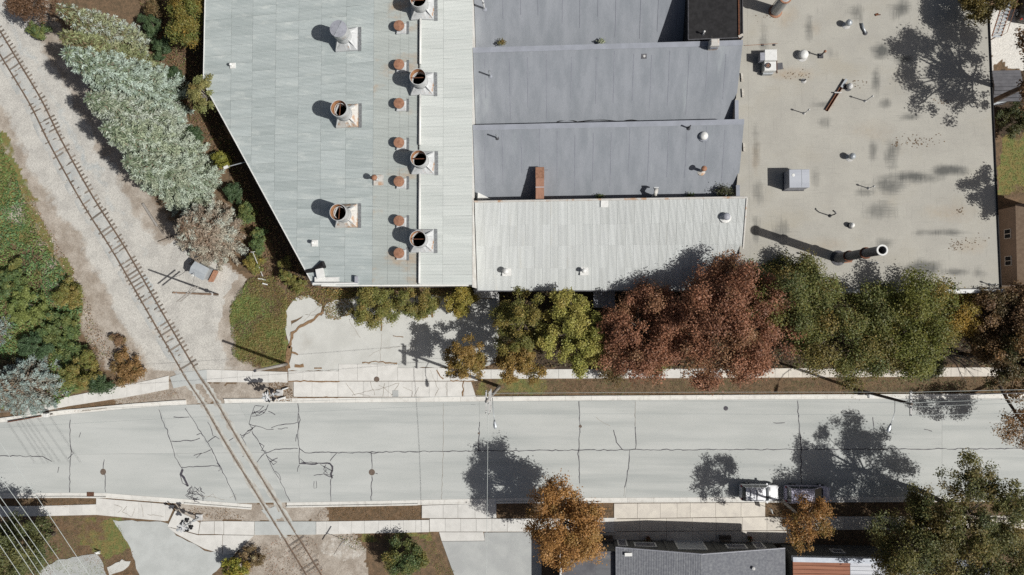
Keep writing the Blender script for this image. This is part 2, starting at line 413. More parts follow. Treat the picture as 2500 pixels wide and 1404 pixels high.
# ------------------------------------------------------------------ the ground, one sheet to the horizon
def build_ground():
    c = [PX(0, 0), PX(2500, 0), PX(0, 1404), PX(2500, 1404)]
    x0 = min(p.x for p in c) - 4; x1 = max(p.x for p in c) + 4; y0 = min(p.y for p in c) - 4; y1 = max(p.y for p in c) + 4
    st = 0.26
    gx = np.concatenate([[-900, -300, x0 - 30], np.arange(x0, x1, st), [x1 + 30, 300, 900]])
    gy = np.concatenate([[-900, -300, y0 - 30], np.arange(y0, y1, st), [y1 + 30, 300, 900]])
    X, Y = np.meshgrid(gx, gy); ny, nx = X.shape
    x = X.ravel(); y = Y.ravel()
    z = -0.035 + (fbm(x * 0.5, y * 0.5, 3) - 0.5) * 0.03
    td = track_dist(x, y)
    wx = x + (fbm(x * 0.6, y * 0.6, 21) - 0.5) * 1.8; wy = y + (fbm(x * 0.6, y * 0.6, 22) - 0.5) * 1.8
    wtd = td + (fbm(x * 0.35, y * 0.35, 23) - 0.5) * 3.4
    def poly(pts): return inpoly(wx, wy, W(pts)).astype(float)
    def band(a, b, soft=1.6): return np.clip((wtd - a) / soft, 0, 1) * np.clip((b - wtd) / soft, 0, 1)
    north = np.clip((y - PX(500, 912).y) / 0.6, 0, 1)
    dirt = np.maximum(band(-10.0, 8.0, 2.0) * north, 0)
    yard = poly([(350, 590), (450, 585), (560, 640), (600, 685), (562, 740), (570, 860), (510, 915), (300, 960), (225, 800), (300, 700)])
    dirt = np.maximum(dirt, yard)
    southgr = poly([(590, 1300), (880, 1300), (900, 1404), (870, 1600), (560, 1600), (570, 1380)])
    dirt = np.maximum(dirt, southgr)
    dirt = np.maximum(dirt, poly([(280, 945), (720, 925), (720, 985), (280, 990)]))
    dirt = np.maximum(dirt, poly([(430, 1225), (790, 1232), (800, 1275), (430, 1275)]))
    ball = np.maximum(band(-5.2, 5.6, 2.4) * north, 0) * np.where(y > PX(0, 912).y, 1, 0)
    ball = np.maximum(ball, poly([(430, 590), (545, 640), (585, 680), (545, 730), (540, 800), (500, 830), (400, 700), (360, 620)]) * 0.75)
    white = poly([(770, 1322), (860, 1316), (895, 1345), (840, 1375), (790, 1360)]) * 0.42
    white = np.maximum(white, poly([(2412, 20), (2520, 20), (2520, 180), (2440, 150), (2412, 170)]))
    blue = np.maximum(0.8 * band(1.3, 3.6, 1.4) * north * (y > PX(0, 640).y), band(-0.8, 0.8, 0.3) * north) * (fbm(x * 0.25, y * 0.25, 31) * 0.8 + 0.4)
    green = np.maximum.reduce([
        poly([(-200, 330), (20, 330), (130, 600), (210, 720), (200, 850), (230, 950), (-200, 1010)]) * 0.8,
        poly([(600, 690), (665, 670), (702, 720), (702, 890), (620, 897), (575, 872), (562, 800), (565, 740)]),
        poly([(2438, 330), (2520, 310), (2520, 475), (2440, 475)]),
        poly([(880, 1303), (1055, 1303), (1060, 1320), (885, 1316)]),
        poly([(205, 1265), (285, 1262), (322, 1345), (240, 1360), (190, 1320)]) * 0.8,
        poly([(1160, 925), (1330, 925), (1330, 968), (1160, 968)]) * 0.7])
    green = green * np.clip((fbm(x * 0.45, y * 0.45, 41) - 0.25) * 3.0, 0, 1)
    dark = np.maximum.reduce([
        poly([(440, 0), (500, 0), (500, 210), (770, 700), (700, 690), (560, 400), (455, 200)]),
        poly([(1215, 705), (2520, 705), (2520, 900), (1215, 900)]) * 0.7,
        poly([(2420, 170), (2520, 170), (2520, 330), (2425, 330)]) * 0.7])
    n = nx * ny
    A = np.zeros((n, 4), np.float32); B = np.zeros((n, 4), np.float32); A[:, 3] = 1; B[:, 3] = 1
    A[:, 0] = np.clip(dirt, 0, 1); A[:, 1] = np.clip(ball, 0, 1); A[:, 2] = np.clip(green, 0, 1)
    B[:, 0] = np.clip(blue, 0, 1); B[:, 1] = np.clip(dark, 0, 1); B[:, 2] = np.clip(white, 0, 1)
    me = bpy.data.meshes.new('ground')
    co = np.stack([x, y, z], 1).astype(np.float32)
    i = np.arange(nx - 1); j = np.arange(ny - 1); J, I = np.meshgrid(j, i, indexing='ij')
    b = (J * nx + I).ravel()
    q = np.stack([b, b + 1, b + nx + 1, b + nx], 1).astype(np.int32)
    np_mesh(me, co, q)
    for nm, d in (('MaskA', A), ('MaskB', B)):
        at = me.color_attributes.new(nm, 'FLOAT_COLOR', 'POINT'); at.data.foreach_set('color', d.ravel())
    m = bpy.data.materials.new('ground'); m.use_nodes = True
    nt = m.node_tree; N = nt.nodes; L = nt.links; bs = N['Principled BSDF']; bs.inputs['Roughness'].default_value = 0.97; bs.inputs['Specular IOR Level'].default_value = 0.15
    tc = N.new('ShaderNodeTexCoord')
    def noise(sc, det=6.0):
        t = N.new('ShaderNodeTexNoise'); t.inputs['Scale'].default_value = sc; t.inputs['Detail'].default_value = det; t.inputs['Roughness'].default_value = 0.65
        L.new(tc.outputs['Object'], t.inputs['Vector']); return t.outputs['Fac']
    nz = noise(1.6, 8.0); nf = noise(7.0, 4.0); nl = noise(0.5, 6.0)
    def mp(f, a, z, c=0.0, d=1.0, smooth=True):
        r = N.new('ShaderNodeMapRange'); r.inputs[1].default_value = a; r.inputs[2].default_value = z; r.inputs[3].default_value = c; r.inputs[4].default_value = d
        if smooth: r.interpolation_type = 'SMOOTHSTEP'
        L.new(f, r.inputs[0]); return r.outputs[0]
    def mix(f, a, z):
        xx = N.new('ShaderNodeMix'); xx.data_type = 'RGBA'; L.new(f, xx.inputs[0])
        for sk, val in ((6, a), (7, z)):
            if isinstance(val, tuple): xx.inputs[sk].default_value = (*val, 1)
            else: L.new(val, xx.inputs[sk])
        return xx.outputs[2]
    sep = []
    for nm in ('MaskA', 'MaskB'):
        at = N.new('ShaderNodeAttribute'); at.attribute_name = nm
        s = N.new('ShaderNodeSeparateColor'); L.new(at.outputs['Color'], s.inputs[0]); sep += [s.outputs[k] for k in range(3)]
    def mask(o, amp=0.9, src=nz, lo=0.28, hi=0.74):
        a = N.new('ShaderNodeMath'); a.operation = 'MULTIPLY_ADD'; a.inputs[1].default_value = amp; L.new(src, a.inputs[0])
        s = N.new('ShaderNodeMath'); s.operation = 'SUBTRACT'; s.inputs[1].default_value = amp * 0.5; L.new(o, a.inputs[2]); L.new(a.outputs[0], s.inputs[0])
        return mp(s.outputs[0], lo, hi)
    base = mix(mp(nz, 0.35, 0.65), C(128, 106, 84), C(102, 88, 70))
    dirtc = mix(mp(nl, 0.35, 0.62), C(186, 177, 165), C(158, 147, 134))
    col = mix(mask(sep[0]), base, dirtc)
    ballc = mix(mp(nl, 0.4, 0.62), C(203, 200, 192), C(187, 184, 177))
    col = mix(mask(sep[1]), col, ballc)
    col = mix(mask(sep[3], 0.8), col, mix(mp(nf, 0.3, 0.7), C(176, 182, 182), C(192, 196, 194)))
    col = mix(mask(sep[5]), col, C(222, 219, 211))
    col = mix(mask(sep[2]), col, mix(mp(nz, 0.4, 0.6), C(112, 120, 72), C(134, 122, 78)))
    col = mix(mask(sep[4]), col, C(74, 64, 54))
    vm = N.new('ShaderNodeVectorMath'); vm.operation = 'SCALE'; L.new(col, vm.inputs[0]); L.new(mp(nf, 0.25, 0.75, 0.72, 1.28, False), vm.inputs['Scale'])
    L.new(vm.outputs[0], bs.inputs['Base Color'])
    bp = N.new('ShaderNodeBump'); bp.inputs['Strength'].default_value = 0.6; bp.inputs['Distance'].default_value = 0.06
    L.new(nf, bp.inputs['Height']); L.new(bp.outputs[0], bs.inputs['Normal'])
    o = link('ground', me, m); o['kind'] = 'structure'

def np_mesh(me, co, q):
    """co (n,3), q (m,k) polygons of k corners"""
    k = q.shape[1]
    me.vertices.add(len(co)); me.vertices.foreach_set('co', np.ascontiguousarray(co, np.float32).ravel())
    me.loops.add(q.size); me.loops.foreach_set('vertex_index', np.ascontiguousarray(q, np.int32).ravel())
    me.polygons.add(len(q)); me.polygons.foreach_set('loop_start', np.arange(0, q.size, k, dtype=np.int32))
    me.update(calc_edges=True)
build_ground()

# ------------------------------------------------------------------ lines of the street in the photograph
def ln(pts):
    xs = [p[0] for p in pts]; ys = [p[1] for p in pts]
    return lambda x: float(np.interp(x, xs, ys))
roadN = ln([(-900, 1150), (-300, 1072), (0, 1032), (160, 1012), (320, 997), (430, 989), (550, 985), (730, 984), (1415, 978), (1950, 975), (3600, 968)])
roadS = ln([(-900, 1290), (-300, 1207), (170, 1203), (257, 1204), (430, 1217), (620, 1232), (690, 1227), (920, 1223), (1100, 1219), (1250, 1216), (1800, 1214), (3600, 1207)])
roadM = ln([(-900, 1220), (-300, 1135), (0, 1113), (300, 1108), (730, 1104), (1415, 1099), (3600, 1090)])

def slab_poly(parent, pts, z, mat, name='slab', th=0.14, gap=0.012):
    """one poured slab: polygon in pixels, pulled in by half a joint"""
    w = [Vector((*p, 0)) for p in W(pts)]
    c = sum(w, Vector()) / len(w)
    w2 = [(p.x + (c - p).normalized().x * gap * 1.4, p.y + (c - p).normalized().y * gap * 1.4) for p in w]
    zz = z + random.uniform(-0.006, 0.006)
    b = MB().prism(w2, z - th, zz)
    return b.build(name, mat, parent)
def slab_x(parent, x0, x1, top, bot, z, mat, n=1, **k):
    if callable(top):
        xs = np.linspace(x0, x1, max(2, int((x1 - x0) / 60) + 2))
        pts = [(x, top(x)) for x in xs] + [(x, bot(x)) for x in xs[::-1]]
    else: pts = [(x0, top), (x1, top), (x1, bot), (x0, bot)]
    return slab_poly(parent, pts, z, mat, **k)

# ------------------------------------------------------------------ the road: poured concrete slabs
road = root_struct('road')
Nj = [(-850, -850), (-260, -260), (172, 172), (388, 432), (452, 516), (583, 640), (730, 730), (1170, 1170), (1415, 1415), (1551, 1551), (1948, 1950), (2300, 2300), (2750, 2750), (3500, 3500)]
Sj = [(-850, -850), (-260, -260), (172, 172), (432, 478), (516, 577), (640, 708), (732, 732), (808, 808), (908, 908), (1415, 1415), (1537, 1527), (1952, 1956), (2300, 2300), (2750, 2750), (3500, 3500)]
def road_slab(a, b, top, bot):
    (a0, a1), (b0, b1) = a, b
    up = [(x, top(x)) for x in np.linspace(a0, b0, max(2, int((b0 - a0) / 50)))]
    dn = [(x, bot(x)) for x in np.linspace(b1, a1, max(2, int((b1 - a1) / 50)))]
    slab_poly(road, up + dn, 0.0, MAT['road'], gap=0.006)
for k in range(len(Nj) - 1): road_slab(Nj[k], Nj[k + 1], roadN, roadM)
for k in range(len(Sj) - 1): road_slab(Sj[k], Sj[k + 1], roadM, roadS)

# ------------------------------------------------------------------ kerbs: gutter pan and raised stone, in cast lengths
def kerb_run(parent, line, x0, x1, side, drop=()):
    """side +1: the stone lies north of the gutter"""
    xs = np.arange(x0, x1 + 1, 64.0)
    if xs[-1] < x1: xs = np.append(xs, x1)
    for a, b in zip(xs[:-1], xs[1:]):
        low = any(l <= (a + b) / 2 <= h for l, h in drop)
        sub = np.linspace(a, b, 4)
        P = [PX(x, line(x), 0) for x in sub]
        hgt = 0.03 if low else 0.15
        prof = [(0.008, -0.12), (0.008, 0.004), (0.36, 0.012), (0.39, hgt - 0.02), (0.42, hgt), (0.56, hgt + 0.004), (0.56, -0.12)]
        mb = MB(); vs = []; fs = []
        for i, p in enumerate(P):
            d = (P[min(i + 1, 3)] - P[max(i - 1, 0)]).normalized(); nn = Vector((-d.y, d.x, 0)) * side
            sh = d * (0.008 if i == 0 else (-0.008 if i == 3 else 0))
            vs += [p + sh + nn * u + Vector((0, 0, v)) for u, v in prof]
        m = len(prof)
        for i in range(3):
            for k in range(m):
                f = (i * m + k, i * m + (k + 1) % m, (i + 1) * m + (k + 1) % m, (i + 1) * m + k)
                fs.append(f if side < 0 else f[::-1])
        fs += [tuple(range(m)), tuple(range(3 * m, 4 * m))[::-1]]
        mb.add(vs, fs).build('kerb_segment', MAT['kerb'], parent)
kerb_n = root_struct('kerb'); kerb_s = root_struct('kerb')
kerb_run(kerb_n, roadN, -380, 455, 1)
kerb_run(kerb_n, roadN, 548, 3200, 1, drop=((700, 1160),))
kerb_run(kerb_s, roadS, -380, 615, -1, drop=((240, 440),))
kerb_run(kerb_s, roadS, 700, 3200, -1, drop=((1040, 1210), (1500, 1870)))

# ------------------------------------------------------------------ footpaths and aprons, slab by slab
path_n = root_struct('footpath'); path_s = root_struct('footpath')
nT = ln([(20, 1000), (167, 968), (273, 947), (376, 926), (444, 909)]); nB = ln([(20, 1022), (160, 993), (321, 968), (424, 948), (450, 941)])
xs = [60, 95, 130, 167, 203, 240, 275, 310, 345, 380, 412]
for a, b in zip(xs[:-1], xs[1:]): slab_x(path_n, a, b, nT, nB, 0.05, MAT['sidewalk'])
xs = [505, 542, 580, 617, 655, 702]
for a, b in zip(xs[:-1], xs[1:]): slab_x(path_n, a, b, ln([(505, 902), (702, 908)]), ln([(505, 933), (702, 934)]), 0.05, MAT['sidewalk'])
xs = [704, 740, 767, 827]
for a, b in zip(xs[:-1], xs[1:]): slab_x(path_n, a, b, 906, 930, 0.05, MAT['sidewalk'])
xs = [827, 873, 921, 971]
for a, b in zip(xs[:-1], xs[1:]): slab_x(path_n, a, b, 889, 930, 0.05, MAT['sidewalk'])
xs = [971, 1010, 1033, 1068, 1100, 1133, 1166]
for a, b in zip(xs[:-1], xs[1:]): slab_x(path_n, a, b, 898, 930, 0.05, MAT['sidewalk'])
xs = [717, 762, 825, 887, 948, 1006, 1048, 1092, 1133]
for a, b in zip(xs[:-1], xs[1:]): slab_x(path_n, a, b, 931, 969, 0.04, MAT['sidewalk'])
slab_poly(path_n, [(1133, 931), (1150, 931), (1162, 969), (1133, 969)], 0.04, MAT['sidewalk'])
x = 1166
while x < 2560:
    slab_x(path_n, x, x + 33, ln([(1166, 902), (1700, 900), (2600, 896)]), ln([(1166, 925), (1700, 923), (2600, 918)]), 0.05, MAT['sidewalk'] if x < 1760 else MAT['sidewalk_warm']); x += 33
xs = [-60, -25, 10, 45, 98, 135, 170, 201, 235]
for a, b in zip(xs[:-1], xs[1:]): slab_x(path_s, a, b, ln([(-60, 1236), (98, 1235), (235, 1231)]), ln([(-60, 1262), (98, 1260), (235, 1257)]), 0.05, MAT['sidewalk'])
sT = ln([(235, 1216), (257, 1218), (430, 1232)]); sB = ln([(235, 1257), (330, 1266), (410, 1273)])
for a, b in zip([235, 279, 310, 338, 370], [279, 310, 338, 370, 404]): slab_x(path_s, a, b, sT, sB, 0.03, MAT['sidewalk'])
slab_poly(path_s, [(404, 1232), (427, 1233), (410, 1272), (404, 1272)], 0.03, MAT['sidewalk'])
slab_poly(path_s, [(428, 1246), (462, 1260), (488, 1276), (484, 1304), (409, 1285)], 0.05, MAT['sidewalk'])
slab_poly(path_s, [(490, 1273), (523, 1272), (523, 1304), (485, 1304)], 0.05, MAT['sidewalk'])
slab_poly(path_s, [(524, 1272), (546, 1272), (546, 1305), (524, 1304)], 0.05, MAT['sidewalk'])
slab_poly(path_s, [(547, 1272), (621, 1273), (621, 1306), (547, 1305)], 0.05, MAT['sidewalk'])
slab_poly(path_s, [(409, 1286), (484, 1306), (543, 1306), (543, 1352), (500, 1340), (430, 1303)], 0.05, MAT['sidewalk'])
slab_poly(path_s, [(544, 1306), (621, 1307), (573, 1352), (544, 1354)], 0.05, MAT['sidewalk'])
xs = [772, 798, 826, 858, 890, 925, 954, 985, 1015, 1048]
for a, b in zip(xs[:-1], xs[1:]): slab_x(path_s, a, b, ln([(772, 1273), (1048, 1269)]), ln([(772, 1305), (1048, 1299)]), 0.05, MAT['sidewalk'])
for a, b in zip([1030, 1082, 1118, 1160], [1082, 1118, 1160, 1212]): slab_x(path_s, a, b, ln([(1030, 1234), (1212, 1228)]), ln([(1030, 1265), (1212, 1265)]), 0.04, MAT['sidewalk'])
x = 1049
while x < 1280:
    slab_x(path_s, x, x + 38, 1266, 1298, 0.05, MAT['sidewalk']); x += 38
slab_poly(path_s, [(1072, 1299), (1180, 1299), (1184, 1320), (1078, 1321)], 0.045, MAT['sidewalk'])
while x < 1500:
    slab_x(path_s, x, x + 38, 1264, 1300, 0.05, MAT['sidewalk']); x += 38
xs = [1499, 1556, 1612, 1653, 1685, 1747, 1809, 1868]
for a, b in zip(xs[:-1], xs[1:]): slab_x(path_s, a, b, ln([(1499, 1229), (1868, 1227)]), 1265 and ln([(1499, 1266), (1868, 1261)]), 0.05, MAT['sidewalk_warm'])
xs = [1499, 1562, 1627, 1690, 1748, 1812, 1872, 1935, 2000, 2062, 2130, 2190, 2250, 2310, 2370, 2430, 2490, 2550]
for a, b in zip(xs[:-1], xs[1:]):
    slab_x(path_s, a, b, ln([(1499, 1267), (1868, 1262), (2550, 1258)]), ln([(1499, 1297), (1868, 1295), (2550, 1290)]), 0.05, MAT['sidewalk_warm'])
    if a < 1900: slab_x(path_s, a, b, ln([(1499, 1298), (1868, 1296)]), ln([(1499, 1326), (1935, 1326)]), 0.05, MAT['sidewalk_warm'])
slab_x(path_s, 1380, 1499, 1301, 1326, 0.05, MAT['sidewalk_warm'])

# ------------------------------------------------------------------ hard standing
def sheet(name, pts, z, mat):
    w = W(pts)
    o = MB().prism(w, -0.1, z).build(name, mat, None, origin=(0, 0, 0)); o['kind'] = 'structure'; return o
def rough_px(pts, step=14, amp=3.0, seed=3):
    rs = random.Random(seed); out = []
    for i in range(len(pts)):
        a = pts[i]; b = pts[(i + 1) % len(pts)]
        n = max(1, int(math.hypot(b[0] - a[0], b[1] - a[1]) / step))
        for k in range(n):
            t = k / n; out.append((a[0] + (b[0] - a[0]) * t + rs.uniform(-amp, amp), a[1] + (b[1] - a[1]) * t + rs.uniform(-amp, amp)))
    return out
sheet('factory_yard', rough_px([(712, 790), (745, 768), (786, 772), (800, 738), (870, 724), (1000, 722), (1132, 722), (1156, 729), (1216, 729), (1216, 885), (1165, 897), (972, 897), (970, 888), (826, 888), (826, 905), (703, 905), (716, 850), (705, 840)], 12, 2.2, 5), 0.02, MAT['lot'])
sheet('yard_patch', rough_px([(722, 725), (758, 720), (785, 745), (782, 770), (745, 768), (712, 785), (705, 838), (698, 815), (700, 760)], 10, 2.5, 6), 0.015, MAT['lot'])
sheet('parking_area', rough_px([(276, 1270), (409, 1276), (430, 1306), (500, 1343), (572, 1356), (520, 1404), (520, 1600), (352, 1600), (340, 1404), (318, 1340)], 14, 2.5, 9), 0.01, MAT['paleasphalt'])
sheet('driveway', [(1079, 1322), (1184, 1321), (1182, 1300), (1322, 1299), (1322, 1600), (1180, 1600)], 0.02, MAT['drive'])
sheet('old_slab', rough_px([(98, 1390), (140, 1368), (238, 1350), (252, 1380), (258, 1404), (258, 1520), (98, 1520)], 12, 2, 10), 0.03, MAT['drive'])
sheet('old_slab', rough_px([(262, 1385), (300, 1366), (318, 1372), (302, 1395), (268, 1404)], 8, 2, 11), 0.05, MAT['lot'])
for i, pts in enumerate(([(415, 921), (450, 909), (508, 902), (504, 934), (452, 942), (424, 948)], [(622, 1273), (771, 1273), (771, 1305), (622, 1306)])):
    sheet('crossing_asphalt', pts, 0.04, MAT['paleasphalt'])

# ------------------------------------------------------------------ tar-filled cracks in the road, and a painted wire shadow
def wig(pts, step=9, amp=1.6, seed=0):
    rs = random.Random(seed); out = []
    for a, b in zip(pts[:-1], pts[1:]):
        n = max(1, int(math.hypot(b[0] - a[0], b[1] - a[1]) / step))
        for k in range(n):
            t = k / n
            am = amp if k or out else 0
            out.append((a[0] + (b[0] - a[0]) * t + rs.uniform(-am, am), a[1] + (b[1] - a[1]) * t + rs.uniform(-am, am)))
    out.append(pts[-1]); return out
def crack_or_shadow(parent, lst, mat, z, w=0.075, amp=1.5, name='crack'):
    for i, pts in enumerate(lst):
        ww = w
        if isinstance(pts, dict): ww = pts['w']; pts = pts['p']
        MB().ribbon(W(wig(pts, 8, amp, i * 7 + 1)), ww, z, 0.35).build(name, mat, parent)
TARS = [[(0, 1113), (105, 1115), (127, 1127)], [(172, 1025), (170, 1060), (175, 1100), (170, 1150), (170, 1202)], [(166, 1120), (178, 1108), (172, 1097)],
        [(255, 1122), (252, 1148)], [(256, 1158), (258, 1202)], [(197, 1056), (193, 1068)], [(144, 1140), (141, 1154)],
        [(388, 1000), (400, 1035), (408, 1050), (418, 1083), (428, 1115), (437, 1135), (446, 1146)], {'p': [(446, 1146), (443, 1158), (452, 1175), (459, 1187)], 'w': 0.28},
        [(440, 1160), (447, 1178), (460, 1188)], [(418, 1077), (440, 1076), (468, 1076), (488, 1070)], [(480, 1062), (490, 1058)], [(444, 1141), (480, 1138), (510, 1138), (536, 1138)],
        [(452, 997), (475, 1030), (490, 1054), (508, 1082), (520, 1105), (533, 1130), (548, 1160), (565, 1195), (576, 1222)], [(473, 1112), (495, 1107), (515, 1098)], [(480, 1118), (492, 1106)],
        [(508, 1078), (528, 1065)], [(507, 1030), (517, 1050), (521, 1063), (536, 1072)], [(530, 1130), (540, 1145), (533, 1150)], [(424, 1018), (462, 1018)],
        [(617, 1043), (608, 1058), (590, 1063), (586, 1060)], [(617, 1048), (600, 1055), (594, 1068)], [(604, 1052), (624, 1040)], [(590, 1066), (598, 1080), (603, 1093)],
        [(623, 990), (612, 1015), (608, 1035), (617, 1048)], [(655, 988), (650, 1003), (636, 1013), (614, 1016)], [(616, 1008), (640, 1005), (652, 998)], [(614, 1012), (634, 1001), (645, 990), (624, 990)], [(620, 1003), (628, 1015), (640, 1004), (646, 1008)],
        [(655, 1004), (672, 1013)], [(608, 1035), (628, 1040), (650, 1048), (668, 1048)], [(662, 1045), (680, 1037), (705, 1036), (727, 1031)], [(678, 1047), (703, 1045)],
        [(615, 1052), (632, 1080), (650, 1110), (665, 1140), (682, 1170), (708, 1224)], [(634, 1082), (646, 1090), (640, 1100), (650, 1102)], [(626, 1131), (640, 1112), (648, 1105)], [(648, 1106), (672, 1098), (700, 1097), (727, 1095)],
        [(650, 1112), (662, 1122), (676, 1128), (668, 1135), (660, 1125)], [(660, 1128), (678, 1118)], [(672, 1150), (684, 1160), (686, 1172)], [(592, 1115), (606, 1108)], [(556, 1077), (570, 1069)],
        [(727, 985), (729, 1010), (728, 1060), (730, 1100), (731, 1132)], [(729, 1010), (733, 1025), (729, 1045)], [(725, 1060), (722, 1078)], [(726, 1152), (731, 1135)],
        {'p': [(731, 1095), (745, 1105), (820, 1105)], 'w': 0.09}, {'p': [(731, 1132), (770, 1132), (806, 1132)], 'w': 0.14}, [(733, 1120), (745, 1130)], [(735, 1128), (775, 1129), (770, 1132)],
        {'p': [(806, 1132), (812, 1140), (808, 1158), (811, 1168)], 'w': 0.2}, [(822, 1106), (812, 1118), (806, 1125)], [(782, 1133), (798, 1148), (790, 1155), (806, 1160)], [(766, 1161), (790, 1157), (804, 1165), (815, 1160)], [(790, 1138), (802, 1145), (812, 1150)], [(796, 1134), (790, 1146), (800, 1156)],
        [(808, 1170), (808, 1224)], [(906, 1106), (908, 1145)], [(900, 1104), (912, 1108), (925, 1104)], [(908, 1163), (906, 1222)], [(916, 1155), (922, 1157)],
        [(820, 1105), (1080, 1102), (1300, 1100), (1540, 1098), (1700, 1098), (2050, 1097), (2500, 1095)], [(1171, 1030), (1168, 1100)],
        [(1413, 980), (1416, 1030), (1414, 1080), (1412, 1100), (1415, 1180)], [(1498, 1050), (1506, 1080), (1520, 1098)], [(1551, 1042), (1552, 1096), (1538, 1100), (1533, 1150), (1525, 1190)],
        [(1946, 978), (1952, 1040), (1956, 1110), (1957, 1182)], [(1888, 1032), (1916, 1032)], [(2131, 1018), (2133, 1042)], [(2256, 1048), (2275, 1053)], [(468, 1186), (470, 1205), (465, 1215)],
        {'p': [(767, 1175), (767, 1192), (772, 1192), (772, 1174)], 'w': 0.05}]
rs = random.Random(4)
for k in range(16):                            # crazed patch by the south kerb
    a = rs.uniform(460, 492); b = rs.uniform(1186, 1216)
    TARS.append([(a, b), (a + rs.uniform(-14, 14), b + rs.uniform(4, 12)), (a + rs.uniform(-8, 18), b + rs.uniform(10, 22))])
crack_or_shadow(road, TARS, MAT['tar'], 0.010)
HAIR_AND_SHADOW = [[(1551, 980), (1550, 1040)], [(1455, 1018), (1478, 1036), (1490, 1040)], [(1525, 1190), (1523, 1212)], [(488, 1210), (520, 1214), (548, 1220)], [(500, 1218), (520, 1206), (528, 1218)], [(560, 1216), (575, 1205), (580, 1226)],
        [(1083, 985), (1082, 1100), (1078, 1220)]]  # this long line paints the service wire's shadow over the road
crack_or_shadow(road, HAIR_AND_SHADOW, MAT['hair'], 0.012, 0.03, 1.2)
HAIR2 = [[(860, 965), (900, 955), (935, 948), (975, 935)], [(905, 932), (915, 965)], [(925, 940), (960, 965)], [(940, 935), (935, 968)], [(975, 936), (955, 966)], [(985, 945), (1010, 955), (1005, 968)], [(845, 935), (868, 966)], [(1050, 903), (1060, 925), (1070, 950), (1062, 968)],
         [(880, 962), (905, 968)], [(1022, 945), (1012, 968)], [(1090, 935), (1092, 968)]]
crack_or_shadow(path_n, HAIR2, MAT['hair'], 0.062, 0.035, 1.5)
crack_or_shadow(path_s, [[(280, 1232), (300, 1240), (288, 1252)], [(310, 1236), (300, 1250), (320, 1262)], [(345, 1230), (350, 1262)], [(360, 1255), (400, 1262)], [(330, 1240), (322, 1262)]], MAT['hair'], 0.048, 0.035, 1.5)
yard_cr = root_struct('yard_cracks')
crack_or_shadow(yard_cr, [{'p': [(706, 850), (715, 815), (735, 795), (760, 785), (785, 765), (790, 762)], 'w': 0.32}, {'p': [(704, 900), (702, 870), (708, 845)], 'w': 0.5}, {'p': [(930, 780), (931, 808)], 'w': 0.18}, {'p': [(1058, 748), (1056, 775)], 'w': 0.2},
                {'p': [(712, 860), (728, 866)], 'w': 0.2}, {'p': [(720, 893), (742, 892)], 'w': 0.35}, {'p': [(768, 899), (786, 899)], 'w': 0.15}, {'p': [(885, 886), (925, 883), (970, 887)], 'w': 0.12}, {'p': [(705, 931), (760, 931), (830, 931)], 'w': 0.13},
                {'p': [(1066, 903), (1083, 925)], 'w': 0.14}, {'p': [(1132, 931), (1130, 968)], 'w': 0.16}, {'p': [(960, 820), (985, 823)], 'w': 0.1}, {'p': [(1100, 929), (1158, 930)], 'w': 0.12}, {'p': [(717, 969), (830, 970)], 'w': 0.06}], MAT['dirtcrack'], 0.07, 0.2, 2.0)
crack_or_shadow(yard_cr, [[(790, 740), (760, 765), (742, 785)], [(852, 780), (866, 805), (880, 825)], [(932, 815), (928, 860), (930, 885)], [(900, 870), (935, 850), (1000, 845)], [(985, 862), (1010, 845)]], MAT['hair'], 0.03, 0.03, 1.5)

# ------------------------------------------------------------------ railway: rails and sleepers
def offset_line(off, z):
    out = []
    for i, p in enumerate(TRACK):
        d = (TRACK[min(i + 1, len(TRACK) - 1)] - TRACK[max(i - 1, 0)]); d.z = 0; d.normalize()
        n = Vector((-d.y, d.x, 0)); out.append(Vector((p.x + n.x * off, p.y + n.y * off, z)))
    return out
track = thing('railway_track', 'rusty single railway track on pale ballast crossing the street at a slant', 'railway track', (PX(360, 733).x, PX(360, 733).y, 0))
RAILZ = 0.085
for off in (-0.755, 0.755):
    L0 = offset_line(off, 0)
    vs = []; fs = []
    prof = [(-0.07, -0.12), (-0.07, -0.1), (-0.018, -0.08), (-0.018, 0.01), (-0.036, 0.02), (-0.036, 0.045), (0.036, 0.045), (0.036, 0.02), (0.018, 0.01), (0.018, -0.08), (0.07, -0.1), (0.07, -0.12)]
    for i, p in enumerate(L0):
        d = (L0[min(i + 1, len(L0) - 1)] - L0[max(i - 1, 0)]).normalized(); n = Vector((-d.y, d.x, 0))
        vs += [p + n * u + Vector((0, 0, v + RAILZ)) for u, v in prof]
    m = len(prof)
    for i in range(len(L0) - 1):
        for k in range(m): fs.append((i * m + k, i * m + (k + 1) % m, (i + 1) * m + (k + 1) % m, (i + 1) * m + k))
    r = MB().add(vs, fs).build('rail', MAT['rail'], track)
tie_me = MB().bbox((0, 0, 0), (2.4, 0.23, 0.16), 0.02).mesh('tie'); tie_me.materials.append(MAT['tie'])
s_acc = 0; last = TRACK[0]; nt_ = 0
for i in range(1, len(TRACK)):
    p = TRACK[i]; seg = (p - last); L = seg.length
    while s_acc <= L:
        q = last + seg * (s_acc / L)
        # no sleepers show in the street or under the paths
        py = q.y
        if not (PX(0, 1300).y < py < PX(0, 905).y):
            r = random.random()
            zt = -0.08 + (0.035 if r < 0.1 else random.uniform(-0.02, 0.02)) - 0.026
            sh = random.uniform(-0.1, 0.22)
            d = seg.normalized()
            if py < PX(0, 1300).y: zt -= 0.005
            o = link('sleeper', tie_me, None, track, (q.x + (-d.y) * sh - ORG[track.name].x, q.y + d.x * sh - ORG[track.name].y, zt))
            o.rotation_euler = (0, 0, math.atan2(d.y, d.x) + math.pi / 2 + random.uniform(-0.03, 0.03)); nt_ += 1
        s_acc += 0.52
    s_acc -= L; last = p
